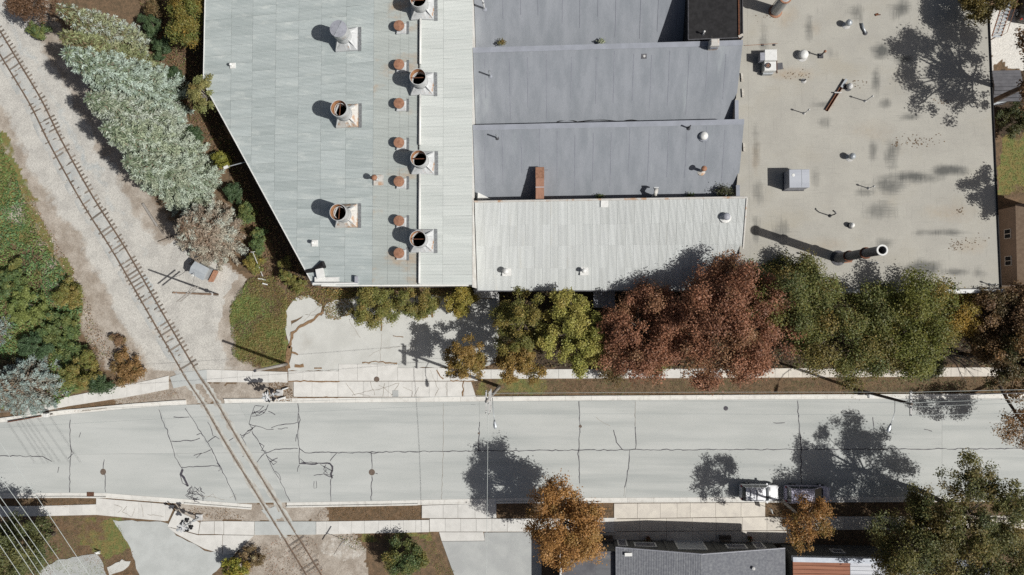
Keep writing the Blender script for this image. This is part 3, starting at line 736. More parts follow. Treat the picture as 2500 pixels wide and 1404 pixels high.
# ballast heaped between the rails and over the western sleeper ends
nl_ = len(TRACK); cross = [-1.75, -1.5, -1.3, -1.1, -0.9, -0.8, -0.68, -0.45, -0.2, 0.05, 0.3, 0.55, 0.68]
lines = [offset_line(o_, 0) for o_ in cross]; vs = []; fs = []
fine_lines = []
for i in range(nl_ - 1):
    if TRACK[i].y < PX(0, 905).y: continue
    b0 = len(vs); k_ = 5
    for s_ in range(k_ + 1):
        for j, o_ in enumerate(cross):
            p = lines[j][i].lerp(lines[j][i + 1], s_ / k_)
            zz = -0.016 + (float(fbm(np.array([p.x * 1.7]), np.array([p.y * 1.7]), 77)[0]) - 0.5) * 0.11
            if j == 0: zz = -0.06
            if abs(abs(o_) - 0.74) < 0.08: zz -= 0.02
            vs.append((p.x, p.y, zz))
    n_ = len(cross)
    for s_ in range(k_):
        for j in range(n_ - 1): fs.append((b0 + s_ * n_ + j, b0 + (s_ + 1) * n_ + j, b0 + (s_ + 1) * n_ + j + 1, b0 + s_ * n_ + j + 1))
MAT['ballast'] = M('ballast_stone', C(197, 196, 190), C(180, 182, 179), 0.7, 0.35, 0.65, 0.97, 0.5, 0.22, 9, c3=C(192, 184, 173), s3=0.5, lo3=0.5, hi3=0.7)
bo_ = MB().add(vs, fs).build('ballast_bed', MAT['ballast'], None, origin=(0, 0, 0), smooth=True); bo_['kind'] = 'structure'
# dirty flangeways beside the rails where they cross the street
fl = root_struct('flangeway')
i0 = min(range(len(TRACK)), key=lambda i: abs(TRACK[i].y - PX(0, 905).y)); i1 = min(range(len(TRACK)), key=lambda i: abs(TRACK[i].y - PX(0, 1306).y))
MAT['flange_pale'] = M('flangeway_dust', C(198, 199, 193), C(176, 170, 160), 1.2, 0.4, 0.7, 0.95, fine=0.12, fscale=10)
MAT['flange'] = M('flangeway_dirt', C(136, 127, 116), C(170, 164, 154), 2.5, rough=0.95, fine=0.25, fscale=10)
for off in (-0.755, 0.755):
    for dd, w, z in ((0.0, 0.85, 0.012), (0.0, 0.3, 0.052)):
        L0 = offset_line(off + dd, 0)[i0:i1]
        MB().ribbon([(p.x, p.y) for p in L0], [w * random.uniform(0.6, 1.25) for _ in L0], z).build('dirt_strip', MAT['flange'] if w < 0.5 else MAT['flange_pale'], fl)
# soil, gravel and old asphalt patches where the track leaves the street
sheet('crossing_patch', rough_px([(640, 1246), (672, 1236), (690, 1262), (664, 1274)], 6, 2, 31), 0.02, MAT['paleasphalt'])

# ================================================================== buildings
def wall_ring(pts, z0=-0.3):
    """vertical walls under a closed ring of roof points (x, y, z)"""
    n = len(pts); mb = MB(); vs = []; fs = []
    for p in pts: vs += [(p[0], p[1], z0), (p[0], p[1], p[2])]
    for i in range(n):
        j = (i + 1) % n; fs.append((2 * i, 2 * j, 2 * j + 1, 2 * i + 1))
    return mb.add(vs, fs)
def corr_sheet(L, Wd, waves=7, amp=0.018, axis='x'):
    """corrugated sheet, corrugations along the local x (or y) axis, origin at its centre"""
    n = waves * 4
    vs = []; fs = []
    for k in range(n + 1):
        v = -Wd / 2 + Wd * k / n; z = amp * math.cos(2 * math.pi * k / 4)
        vs += [(-L / 2, v, z), (L / 2, v, z)]
    for k in range(n): fs.append((2 * k, 2 * k + 1, 2 * k + 3, 2 * k + 2))
    if axis == 'y': vs = [(-y, x, z) for x, y, z in vs]
    return MB().add(vs, fs)

# ------------------------------------------------------------------ foundry hall with corrugated roof
_xw = PX(497, 300, 6.0).x; _xr = PX(1025.5, 350, 9.8).x; _xe = PX(1152, 400, 9.0).x
ZE_W, Z_R, ZE_E = 6.0, 9.8, 9.0
def foundry_z(x, y=0):
    if x <= _xr: return ZE_W + (Z_R - ZE_W) * (x - _xw) / (_xr - _xw)
    return Z_R + (ZE_E - Z_R) * (x - _xr) / (_xe - _xr)
fy0 = PXf(1000, 694, foundry_z).y; fy1 = PXf(700, -70, foundry_z).y
dA = PXf(497, 203, foundry_z); dB = PXf(765, 698, foundry_z)
foundry = thing('factory_hall', 'large factory hall with pale grey corrugated roof and slanted western corner', 'building', ((_xw + _xe) / 2, (fy0 + fy1) / 2, 0))
ring = [(dA.x, dA.y), (dB.x, dB.y), (_xr, fy0), (_xe, fy0), (_xe, fy1), (_xr, fy1), (_xw, fy1)]
ring[1] = (dB.x, fy0)
wall_ring([(x, y, foundry_z(x) - 0.06) for x, y in ring]).build('wall', MAT['whitewall'], foundry)
deck = MB()
deck.add([(x, y, foundry_z(x) - 0.07) for x, y in (ring[0], ring[1], ring[2], ring[5], ring[6])], [(0, 1, 2, 3, 4)])
deck.add([(x, y, foundry_z(x) - 0.07) for x, y in (ring[2], ring[3], ring[4], ring[5])], [(0, 1, 2, 3)])
deck.build('roof_deck', MAT['darkmetal'], foundry)
def zc_at(px): return PXf(px, 350, foundry_z).x
cols = [zc_at(p) for p in (497, 562, 614, 671, 727, 783, 844, 911, 948, 976, 997, 1025.5)] + [zc_at(1082), _xe + 0.05]
cols[0] = _xw - 0.06
rowh = 1.02
nrow = int((fy1 - fy0) / rowh) + 1
joined = MB(); nsheets = 0
dn = Vector((dB.y - dA.y, -(dB.x - dA.x), 0)); dn = Vector((fy0 - dA.y, -(dB.x - dA.x), 0)).normalized()
if dn.x > 0: dn = -dn          # points out of the building, to the west
for ci in range(len(cols) - 1):
    xa, xb = cols[ci], cols[ci + 1]; L = (xb - xa) - 0.012
    sl = math.atan2(foundry_z(xb) - foundry_z(xa + 0.001), xb - xa)
    base = corr_sheet(L / math.cos(sl), rowh - 0.006)
    shared = base.mesh('roof_sheet'); shared.materials.append(MAT['sheet_e'] if xa >= _xr - 0.1 else (MAT['sheet_rust'] if xa > cols[6] + 0.5 else MAT['sheet']))
    small = L < 1.7
    for r in range(nrow):
        yc = fy0 + rowh * (r + 0.5) - 0.05; xc = (xa + xb) / 2; zc = foundry_z(xc) + 0.03 + 0.006 * ((ci + r) % 2) + random.uniform(0, 0.008)
        Mx = Matrix.Translation((xc, yc, zc)) @ Matrix.Rotation(-sl, 4, 'Y') @ Matrix.Rotation(random.uniform(-0.004, 0.004), 4, 'Z')
        # clip against the slanted corner
        cor = [Vector((x, y, 0)) for x in (xa, xb) for y in (yc - rowh / 2, yc + rowh / 2)]
        dd = [(c - Vector((dA.x, dA.y, 0))).dot(dn) - 0.06 for c in cor]
        if min(dd) > 0: continue
        if max(dd) > 0:
            bm = bmesh.new(); me = base.mesh('roof_sheet'); bm.from_mesh(me); bm.transform(Mx)
            bmesh.ops.bisect_plane(bm, geom=bm.verts[:] + bm.edges[:] + bm.faces[:], plane_co=Vector((dA.x, dA.y, 0)) + dn * 0.06, plane_no=dn, clear_outer=True)
            bm.transform(Matrix.Translation(-ORG[foundry.name])); bm.to_mesh(me); bm.free()
            if len(me.polygons): link('roof_sheet', me, MAT['sheet'], foundry); nsheets += 1
            continue
        if small:
            joined.add([Mx @ Vector(v) for v in base.v], base.f)
        elif nsheets < 298:
            o = link('roof_sheet', shared, None, foundry); o.matrix_local = Matrix.Translation(-ORG[foundry.name]) @ Mx; nsheets += 1
        else: joined.add([Mx @ Vector(v) for v in base.v], base.f)
jo = joined.build('narrow_roof_sheets', MAT['sheet_rust'], foundry); jo['kind'] = 'stuff'
# ridge pipe, edge trims, parapet
for ya, yb in ((-40, -8), (38, 158), (232, 355), (425, 560), (612, 692)):
    a = PX(1026, ya, Z_R); b = PX(1026, yb, Z_R)
    MB().tube((_xr + 0.02, a.y, Z_R + 0.22), (_xr + 0.02, b.y, Z_R + 0.22), 0.12, n=10).build('ridge_pipe', MAT['white'], foundry, smooth=True)
MB().box((_xr - 0.14, (fy0 + fy1) / 2, Z_R + 0.03), (0.12, fy1 - fy0, 0.05)).build('ridge_gap', MAT['black'], foundry)
e = MB(); d2 = (Vector((dB.x, fy0, 0)) - Vector((dA.x, dA.y, 0)))
e.path([(dA.x, dA.y, foundry_z(dA.x) + 0.06), (dB.x, fy0, foundry_z(dB.x) + 0.06)], 0.06, 6); e.path([(dA.x, dA.y, ZE_W + 0.06), (_xw, fy1, ZE_W + 0.06)], 0.05, 6)
e.build('eave_trim', MAT['white'], foundry)
MB().box(((dB.x + 1 + _xe) / 2, fy0 - 0.06, 8.0), (_xe - dB.x - 1.0, 0.16, 0.9)).build('south_coping', MAT['white'], foundry)
pz = foundry_z(dB.x + 2)
pa = MB().box((dB.x + 2.9, fy0 + 0.12, pz + 0.22), (5.4, 0.2, 0.55)); pa.box((dB.x + 2.9, fy0 + 0.55, pz + 0.12), (5.2, 0.5, 0.12)); pa.box((dB.x + 0.9, fy0 + 1.2, pz + 0.15), (0.8, 1.0, 0.3), 0.2)
pa.build('parapet', MAT['white'], foundry)
pb = MB(); pp = [PX(x, y, 7.9) for x, y in ((748, 663), (768, 660), (780, 653), (796, 646))]
pb.path([(p.x, p.y, foundry_z(p.x) + 0.1 + 0.1 * (i == 3)) for i, p in enumerate(pp)], [0.18, 0.22, 0.3, 0.42], 5)
pb.build('torn_flashing', MAT['black'], foundry)
pc = MB().box((PX(876, 688, 8.2).x, fy0 + 0.5, foundry_z(PX(876, 688, 8.2).x) + 0.3), (0.25, 0.7, 0.5)); pc.build('parapet_end', MAT['greymetal'], foundry)

# ------------------------------------------------------------------ saw-tooth hall with grey membrane roofs
SZR, SZV = 8.6, 5.75
xl = _xe + 0.05
saw = thing('sawtooth_hall', 'sawtooth factory roof of smooth blue grey membrane between corrugated and gravel roofs', 'building', (PX(1480, 300, 7).x, PX(1480, 300, 7).y, 0))
def yy(py, z): return PX(1480, py, z).y
def xx(px, py, z): return PX(px, py, z).x
bays = [(-95, 107, 1815), (110, 299, 1812), (301, 492, 1815)]
ROOF_R = 6.9
def saw_z(bay, y):
    y1 = yy(bays[bay][0], SZR); y0 = yy(bays[bay][1], SZV) - 0.6
    return SZV + (SZR - SZV) * min(1, max(0, (y - y0) / (y1 - y0)))
for k, (pt, pb_, pr) in enumerate(bays):
    y1 = yy(pt, SZR); y0 = yy(pb_, SZV) - 0.6
    xr_t = PX(pr + 2, pt, SZR).x; xr_b = PX(1790 if k else 1800, pb_, SZV).x
    if k == 2: xr_b = PX(1797, pb_, SZV).x
    vs = []; fs = []; nn = 10; tilt = 0.18 if k else 0.25
    for i in range(nn + 1):
        t = i / nn
        for u, xv in ((0, xl), (1, xr_t + (xr_b - xr_t) * t)):
            zc = SZR + (SZV - SZR) * (0.85 * t + 0.15 * t * t)
            vs.append((xv, y1 + (y0 - y1) * t + (tilt * u), zc))
    for i in range(nn): fs.append((2 * i, 2 * i + 2, 2 * i + 3, 2 * i + 1))
    b = len(vs); vs += [(xl, y1, 5.0), (xr_t, y1 + tilt, 5.0)]; fs.append((b, 0, 1, b + 1))
    roof = MB().add(vs, fs).build('membrane_roof', MAT['membrane'], saw)
    MB().add([(xl, y1 + 0.03, SZR + 0.02), (xl, y1 - 0.5, SZR - 0.06), (xr_t, y1 - 0.5 + tilt, SZR - 0.06), (xr_t, y1 + 0.03 + tilt, SZR + 0.02),
              (xl, y1 + 0.06, SZR - 0.4), (xr_t, y1 + tilt + 0.06, SZR - 0.4)], [(0, 1, 2, 3), (4, 0, 3, 5)]).build('ridge_flashing', MAT['membrane_trim'], roof)
MB().add([(xl, yy(-95, 8.6), -0.2), (xl, yy(-95, 8.6), 8.55), (PX(1815, -95, 9).x, yy(-95, 8.6), 8.55), (PX(1815, -95, 9).x, yy(-95, 8.6), -0.2)], [(0, 1, 2, 3)]).build('wall', MAT['whitewall'], saw)
# lapped seams of the roofing rolls
MAT['seam'] = M('membrane_lap', C(136, 139, 148), C(150, 153, 161), 1.5, rough=0.8, stretch=(1, 0.4, 1))
for k, (pt, pb_, pr) in enumerate(bays):
    y1 = yy(pt, SZR); y0 = yy(pb_, SZV) - 0.6; rs = random.Random(k + 5); x = xl + 1.2
    while x < PX(pr, pt, SZR).x - 1.0:
        sv = []; sf = []; ta, tb = 0.06 + rs.random() * 0.1, 0.9 - rs.random() * 0.35
        for i in range(7):
            t = ta + (tb - ta) * i / 6
            zc = SZR + (SZV - SZR) * (0.85 * t + 0.15 * t * t); u = (x - xl) / (PX(pr, pt, SZR).x - xl)
            y_ = y1 + (y0 - y1) * t + 0.18 * u
            sv += [(x - 0.035, y_, zc + 0.012), (x + 0.035, y_, zc + 0.016)]
        for i in range(6): sf.append((2 * i, 2 * i + 2, 2 * i + 3, 2 * i + 1))
        MB().add(sv, sf).build('lap_seam', MAT['seam'], saw)
        x += rs.choice((1.85, 1.9, 2.0, 2.6))
# scalloped black strips painting the shaded gap in the second valley
sc = MB()
for a, b in ((1360, 1410), (1412, 1515), (1518, 1565), (1745, 1768)):
    pts = [PX(a + (b - a) * t, 297.5 - 4.5 * math.sin(math.pi * t), 6.05) for t in np.linspace(0, 1, 9)]
    sc.ribbon([(p.x, p.y, p.z) for p in pts], 0.1)
sc.build('valley_flashing', MAT['black'], saw)
# rusty duct box bridging the third valley
xa = PX(1308, 440, 8.1).x; xb = PX(1328, 440, 8.1).x; ya = PX(1318, 408, 8.1).y; yb = PX(1318, 489, 8.1).y
dz = 8.1
duct = thing('roof_duct', 'level rust brown duct box bridging the valley of the membrane roof', 'duct', ((xa + xb) / 2, (ya + yb) / 2, 6.6))
MB().prism([(xa, yb), (xb, yb), (xb, ya - 1.15), (xa, ya - 1.15)], 6.0, dz - 0.02).build('body', M('duct_brown', C(172, 130, 108), C(156, 116, 96), 2, rough=0.8, stretch=(1, 0.4, 1)), duct)
MB().prism([(xa - 0.02, ya - 1.13), (xb + 0.02, ya - 1.13), (xb + 0.02, ya), (xa - 0.02, ya)], 6.8, dz).build('rusted_end', MAT['rust'], duct)
MB().box(((xa + xb) / 2, ya - 2.1, dz), (xb - xa + 0.04, 0.06, 0.04)).build('seam', MAT['whiteplank'], duct)
for sx in (-1, 1): MB().tube(((xa + xb) / 2 + sx * 0.5, ya - 0.25, dz - 0.3), ((xa + xb) / 2 + sx * 0.85, ya - 0.25, dz - 0.3), 0.02, n=4).build('bracket', MAT['darkmetal'], duct)
# black roofed block on the eastern side of the first bay
bz = 8.8
p = [PX(1680, -90, bz), PX(1811, -90, bz), PX(1813, 84, bz), PX(1813, 92, bz), PX(1680, 97, bz)]
blk = thing('roof_block', 'tall block with black bitumen roof standing over the grey membrane roof', 'building', (PX(1745, 40, bz).x, PX(1745, 40, bz).y, 5.5))
MB().prism([(q.x, q.y) for q in p], 5.0, bz).build('body', MAT['black'], blk)
e = MB()
for i in range(len(p)):
    a, b = p[i], p[(i + 1) % len(p)]; e.tube((a.x, a.y, bz + 0.04), (b.x, b.y, bz + 0.04), 0.06, n=5)
e.build('edge_trim', MAT['darkmetal'], blk)
MB().box((PX(1803, 0, bz).x, PX(1803, 0, bz).y, bz + 0.06), (0.14, 8.0, 0.1)).build('edge_rail', MAT['rustdark'], blk)
MB().box((PX(1808, 88, bz).x, PX(1808, 88, bz).y, bz + 0.06), (0.5, 0.25, 0.12), 0.5).build('broken_corner', MAT['stone'], blk)

# ------------------------------------------------------------------ south bay with white corrugated roof
CZR, CZE = 8.4, 5.4
cy1 = PX(1480, 490, CZR).y; cy0 = PX(1480, 708, CZE).y
cxl = _xe + 0.06
cxr1 = PX(1823, 484, CZR).x; cxr0 = PX(1806, 708, CZE).x
def shed_z(x, y): return CZE + (CZR - CZE) * (y - cy0) / (cy1 - cy0)
lean = thing('corrugated_bay', 'low factory bay with whitish corrugated roof sloping to the street trees', 'building', ((cxl + cxr1) / 2, (cy0 + cy1) / 2, 0))
tl = 0.2
wall_ring([(cxl, cy0 + 0.1, CZE - 0.08), (cxr0, cy0 + 0.1, CZE - 0.08), (cxr1, cy1 + tl, CZR - 0.08), (cxl, cy1, CZR - 0.08)]).build('wall', MAT['darkfacade'], lean)
MB().add([(cxl, cy0, CZE - 0.08), (cxr0, cy0, CZE - 0.08), (cxr1, cy1 + tl, CZR - 0.08), (cxl, cy1, CZR - 0.08)], [(0, 1, 2, 3)]).build('roof_deck', MAT['darkmetal'], lean)
MB().box((_xe + 0.1, (cy0 + cy1) / 2 + 0.2, 6.9), (0.08, cy1 - cy0, 4.1)).build('side_flashing', MAT['whitewall'], lean)
ny_ = 4; nx_ = 32; sl = math.atan2(CZR - CZE, cy1 - cy0)
rows = [cy0 + (cy1 - cy0) * t for t in (0, 0.245, 0.5, 0.735, 1.0)]
for r in range(4):
    ya, yb = rows[r], rows[r + 1]
    L = (yb - ya) / math.cos(sl) + 0.12
    t = ((ya + yb) / 2 - cy0) / (cy1 - cy0); xr_ = cxr0 + (cxr1 - cxr0) * t
    w = (xr_ - cxl - 0.2) / nx_
    me = corr_sheet(L, w + 0.03, 7, 0.018, 'y').mesh('roof_sheet'); me.materials.append(MAT['sheet_s'])
    for c_ in range(nx_):
        xc = cxl + 0.2 + w * (c_ + 0.5); yc = (ya + yb) / 2 + tl * (c_ / nx_) * t
        o = link('roof_sheet', me, None, lean)
        o.matrix_local = Matrix.Translation(-ORG[lean.name]) @ Matrix.Translation((xc, yc, shed_z(0, (ya + yb) / 2) + 0.03 + 0.012 * (3 - r) * 0 + 0.006 * ((c_ + r) % 2) + random.uniform(0, 0.01))) @ Matrix.Rotation(sl, 4, 'X')
MB().path([(cxl + 0.15, cy1 + 0.02, CZR + 0.06), (cxr1, cy1 + tl + 0.02, CZR + 0.06)], 0.12, 6).build('ridge_cap', MAT['duct_rusty'], lean)
MB().path([(cxr0, cy0, CZE + 0.05), (cxr1, cy1 + tl, CZR + 0.05)], 0.1, 6).build('side_trim', MAT['duct_rusty'], lean)
MB().path([(cxl, cy0 - 0.08, CZE - 0.05), (cxr0, cy0 - 0.08, CZE - 0.05)], 0.09, 6).build('gutter', MAT['darkmetal'], lean)
q = PX(1476, 498, 8.3)
hat = MB().box((q.x, q.y, shed_z(0, q.y) + 0.1), (0.8, 0.7, 0.08), 0, sl); hat.build('roof_hatch', MAT['white'], lean)
# white sliver of flashing at the corner with the hall
a, b, c_ = PX(1167, 470, 6.9), PX(1199, 486, 6.7), PX(1166, 488, 6.7)
MB().add([(a.x, a.y, 6.95), (b.x, b.y, 6.75), (c_.x, c_.y, 6.75), (a.x, a.y, 6.4), (b.x, b.y, 6.1), (c_.x, c_.y, 6.1)], [(0, 2, 1), (3, 4, 5), (0, 1, 4, 3), (1, 2, 5, 4), (2, 0, 3, 5)]).build('corner_flashing', MAT['white'], saw)
# loading dock and canopy at the foot of the bay
dk = [PX(1157, 707, 1.1), PX(1214, 707, 1.1), PX(1214, 728, 1.1), PX(1157, 728, 1.1)]
dock = thing('loading_dock', 'pale concrete loading dock at the corner of the corrugated bay', 'loading dock', (PX(1186, 718).x, PX(1186, 718).y, 0))
MB().prism([(p.x, p.y) for p in dk], -0.1, 1.1).build('slab', MAT['concrete'], dock)
MB().box((PX(1217, 745).x, PX(1217, 755).y, 0.5), (0.25, 3.6, 1.1)).build('ramp_wall', MAT['concrete'], dock)
ck = [PX(1449, 705, 3.2), PX(1502, 705, 3.2), PX(1502, 751, 3.0), PX(1449, 751, 3.0)]
can = thing('entrance_canopy', 'small dark corrugated canopy in the shade beside the red maple', 'canopy', (PX(1475, 730).x, PX(1475, 730).y, 0))
for k in range(6):
    xa_ = ck[0].x + (ck[1].x - ck[0].x) * k / 6; xb_ = ck[0].x + (ck[1].x - ck[0].x) * (k + 1) / 6 - 0.02
    MB().prism([(xa_, ck[2].y), (xb_, ck[2].y), (xb_, ck[0].y), (xa_, ck[0].y)], [2.9, 2.9, 3.15, 3.15], [2.96, 2.96, 3.21, 3.21]).build('roof_panel', MAT['greymetal'], can)
for sx in (0, 1): MB().tube((ck[sx].x + (0.08 if sx == 0 else -0.08), ck[2].y + 0.1, 0), (ck[sx].x + (0.08 if sx == 0 else -0.08), ck[2].y + 0.1, 2.95), 0.05).build('post', MAT['darkmetal'], can)

# ------------------------------------------------------------------ gravel-roofed hall
gz = ROOF_R
gp = [(1803, -90), (1812, 95), (1803, 240), (1794, 245), (1793, 300), (1817, 298), (1805, 450), (1797, 455), (1797, 488), (1819, 490), (1806, 700), (1812, 711), (2443, 711), (2412, 0), (2408, -90)]
gw = [tuple(PX(x, y, gz)[:2]) for x, y in gp]
gw = [(x - (0.25 if i in (0, 1, 2, 5, 6, 9, 10) else 0), y) for i, (x, y) in enumerate(gw)]
ghall = thing('gravel_roof_hall', 'wide flat hall with sandy grey gravel roof and a white southern coping', 'building', (PX(2110, 350, gz).x, PX(2110, 350, gz).y, 0))
MB().prism(gw, -0.3, gz - 0.02).build('wall', MAT['tanwall'], ghall)
rf = MB().add([(x, y, gz) for x, y in gw], [tuple(range(len(gw)))])
ro = rf.build('roof', None, ghall)
# the gravel has worn thin in dark puddle-shaped patches: spread in the material by noise and by the streaks of the roofing felt
ro.data.materials.append(MAT['gravelroof'])
if ro.data.polygons[0].normal.z < 0: ro.data.flip_normals()
q0, q1 = PX(1815, 709, gz), PX(2450, 710, gz)
MB().bbox(((q0.x + q1.x) / 2, q0.y - 0.12, gz + 0.12), (q1.x - q0.x, 0.42, 0.3), 0.04).build('south_coping', MAT['white'], ghall)
MB().box(((q0.x + q1.x) / 2, q0.y - 0.36, gz - 0.35), (q1.x - q0.x, 0.06, 0.5)).build('fascia', MAT['stone'], ghall)
q2 = PX(2412, 0, gz); q3 = PX(2443, 706, gz); q4 = PX(2408, -90, gz)
MB().path([(q4.x, q4.y, gz + 0.05), (q2.x, q2.y, gz + 0.05), (q3.x, q3.y, gz + 0.05)], 0.09, 6).build('east_edge', MAT['black'], ghall)
for i, (x, y) in enumerate(((1806, 190), (1808, 228), (1811, 360))):
    w_ = PX(x, y, gz); MB().box((w_.x + 0.2, w_.y, gz + 0.08), (0.18, 0.9, 0.12), 0.05).build('broken_coping', MAT['stone'], ghall)
dsp = PX(1802, 640, 7.0); MB().box((dsp.x, dsp.y, 6.6), (0.4, 1.6, 1.0)).build('corner_pier', MAT['greymetal'], ghall)
# membrane skirt where the hall wall meets the saw-tooth bays
for (a, b, c0, c1) in ((1794, 1803, 245, 296), (1797, 1806, 452, 486)):
    k = [PX(a, c0, gz), PX(b, c0, gz), PX(b, c1, gz), PX(a, c1, gz)]
    MB().prism([(v.x, v.y) for v in k], 5.5, gz + 0.05).build('skirt', MAT['membrane_trim'], ghall)
# the gravel layer: worn, dirty patches with their own shapes
def gravel_layer():
    p0, p1 = PX(1832, 690, gz), PX(2400, -60, gz); st = 0.2
    gx = np.arange(p0.x, p1.x, st); gy = np.arange(p0.y, p1.y, st); X, Y = np.meshgrid(gx, gy); ny, nx = X.shape; x = X.ravel(); y = Y.ravel()
    d = np.zeros(len(x)); br = np.zeros(len(x))
    for (px, py, a, b, s, m) in ((2152, 122, 26, 20, 1.0, 0), (2205, 145, 26, 12, .8, 0), (2140, 195, 12, 38, .7, 0), (2160, 250, 16, 14, .6, 0), (2225, 432, 62, 17, 1.0, 0), (2312, 417, 50, 13, .95, 0), (2165, 452, 46, 22, .75, 0), (2225, 285, 26, 9, .8, 0),
            (2175, 375, 18, 34, .7, 0), (2130, 365, 10, 28, .6, 0), (2150, 515, 36, 24, .6, 0), (2290, 568, 60, 9, .8, 0), (2255, 655, 52, 18, .8, 0), (2330, 665, 34, 10, .8, 0), (2388, 668, 16, 16, .6, 0), (1905, 565, 22, 34, .6, 0), (1850, 470, 14, 30, .5, 0), (2195, 22, 30, 22, .8, 0), (2090, 30, 18, 24, .6, 0),
            (2160, 595, 24, 16, .6, 0), (1975, 70, 10, 30, .6, 0), (2005, 255, 26, 10, .6, 0), (1845, 360, 10, 60, .5, 0), (2010, 300, 18, 14, .5, 0), (1845, 560, 9, 40, .6, 0), (2030, 130, 20, 16, .4, 0), (1990, 440, 14, 30, .4, 0), (2110, 470, 30, 12, .5, 0), (1865, 105, 12, 40, .45, 0),
            (1940, 180, 60, 16, .7, 1), (1920, 40, 24, 26, .5, 1), (1990, 70, 16, 20, .4, 1), (1845, 380, 10, 46, .6, 1), (2320, 520, 60, 22, .4, 1), (2120, 320, 50, 26, .3, 1), (2370, 600, 40, 16, .45, 1), (2000, 600, 60, 20, .35, 1)):
        c_ = PX(px, py, gz); ra, rb = a / 23.2, b / 23.2
        r = np.hypot((x - c_.x) / ra, (y - c_.y) / rb) + (fbm(x * 0.9, y * 0.9, int(px)) - 0.5) * 1.1
        v = np.clip(1.25 - r, 0, 1) * s
        if m == 0: d = np.maximum(d, v)
        else: br = np.maximum(br, v)
    me = bpy.data.meshes.new('gravel_layer'); o0 = ORG[ghall.name]
    i = np.arange(nx - 1); j = np.arange(ny - 1); J, I = np.meshgrid(j, i, indexing='ij'); b_ = (J * nx + I).ravel()
    np_mesh(me, np.stack([x - o0.x, y - o0.y, np.full(len(x), gz + 0.006 - o0.z)], 1), np.stack([b_, b_ + 1, b_ + nx + 1, b_ + nx], 1).astype(np.int32))
    A = np.ones((len(x), 4), np.float32); A[:, 0] = d; A[:, 1] = br; A[:, 2] = 0
    at = me.color_attributes.new('Stain', 'FLOAT_COLOR', 'POINT'); at.data.foreach_set('color', A.ravel())
    m = MAT['gravelroof'].copy(); m.name = 'worn_gravel'; nt = m.node_tree; N = nt.nodes; L = nt.links; bs = N['Principled BSDF']
    src = bs.inputs['Base Color'].links[0].from_socket
    an = N.new('ShaderNodeAttribute'); an.attribute_name = 'Stain'; sp = N.new('ShaderNodeSeparateColor'); L.new(an.outputs['Color'], sp.inputs[0])
    tc = N.new('ShaderNodeTexCoord')
    def streak(st, sc):
        mp = N.new('ShaderNodeMapping'); mp.inputs['Scale'].default_value = st; L.new(tc.outputs['Object'], mp.inputs[0]); t = N.new('ShaderNodeTexNoise'); t.inputs['Scale'].default_value = sc; t.inputs['Detail'].default_value = 5; L.new(mp.outputs[0], t.inputs['Vector']); return t.outputs['Fac']
    mx = N.new('ShaderNodeMath'); mx.operation = 'MAXIMUM'; L.new(streak((7, 0.5, 1), 1.1), mx.inputs[0]); L.new(streak((0.5, 7, 1), 1.1), mx.inputs[1])
    ad = N.new('ShaderNodeMath'); ad.operation = 'ADD'; L.new(mx.outputs[0], ad.inputs[0]); L.new(sp.outputs[0], ad.inputs[1])
    r = N.new('ShaderNodeMapRange'); r.inputs[1].default_value = 0.6; r.inputs[2].default_value = 1.45; L.new(ad.outputs[0], r.inputs[0])
    def mix(f, a_, z_):
        q = N.new('ShaderNodeMix'); q.data_type = 'RGBA'; L.new(f, q.inputs[0]); L.new(a_, q.inputs[6]); q.inputs[7].default_value = (*z_, 1); return q.outputs[2]
    mu = N.new('ShaderNodeMath'); mu.operation = 'MULTIPLY'; L.new(sp.outputs[1], mu.inputs[0]); L.new(streak((1, 1, 1), 2.5), mu.inputs[1])
    col = mix(mu.outputs[0], src, C(168, 142, 108)); col = mix(r.outputs[0], col, C(104, 104, 100))
    L.new(col, bs.inputs['Base Color'])
    o = link('gravel_layer', me, m, ghall)
gravel_layer()
MAT['stain'] = MAT['darkroof']
# drifts of fallen leaves on the roof
lv = MB(); rs = random.Random(3)
for cx, cy, a, b, n in ((2240, 345, 55, 16, 70), (2420 - 85, 600, 20, 14, 45), (2345, 515, 14, 8, 18), (1940, 185, 50, 14, 30), (2300, 250, 30, 10, 22), (2085, 205, 30, 14, 26), (2190, 352, 4, 10, 18), (1870, 40, 30, 14, 14), (2380, 590, 22, 14, 22)):
    for k in range(n):
        x = cx + rs.gauss(0, a * 0.5); y = cy + rs.gauss(0, b * 0.5); w_ = PX(x, y, gz + 0.02); s_ = rs.uniform(0.03, 0.075); t = rs.uniform(0, 3)
        c_, s2 = math.cos(t) * s_, math.sin(t) * s_
        lv.add([(w_.x + c_, w_.y + s2, gz + 0.03), (w_.x - s2, w_.y + c_, gz + 0.02), (w_.x - c_, w_.y - s2, gz + 0.03), (w_.x + s2, w_.y - c_, gz + 0.05)], [(0, 1, 2, 3)])
lo_ = lv.build('fallen_leaves', M('dry_leaves', C(140, 118, 94), C(108, 90, 72), 8), ghall); lo_['kind'] = 'stuff'

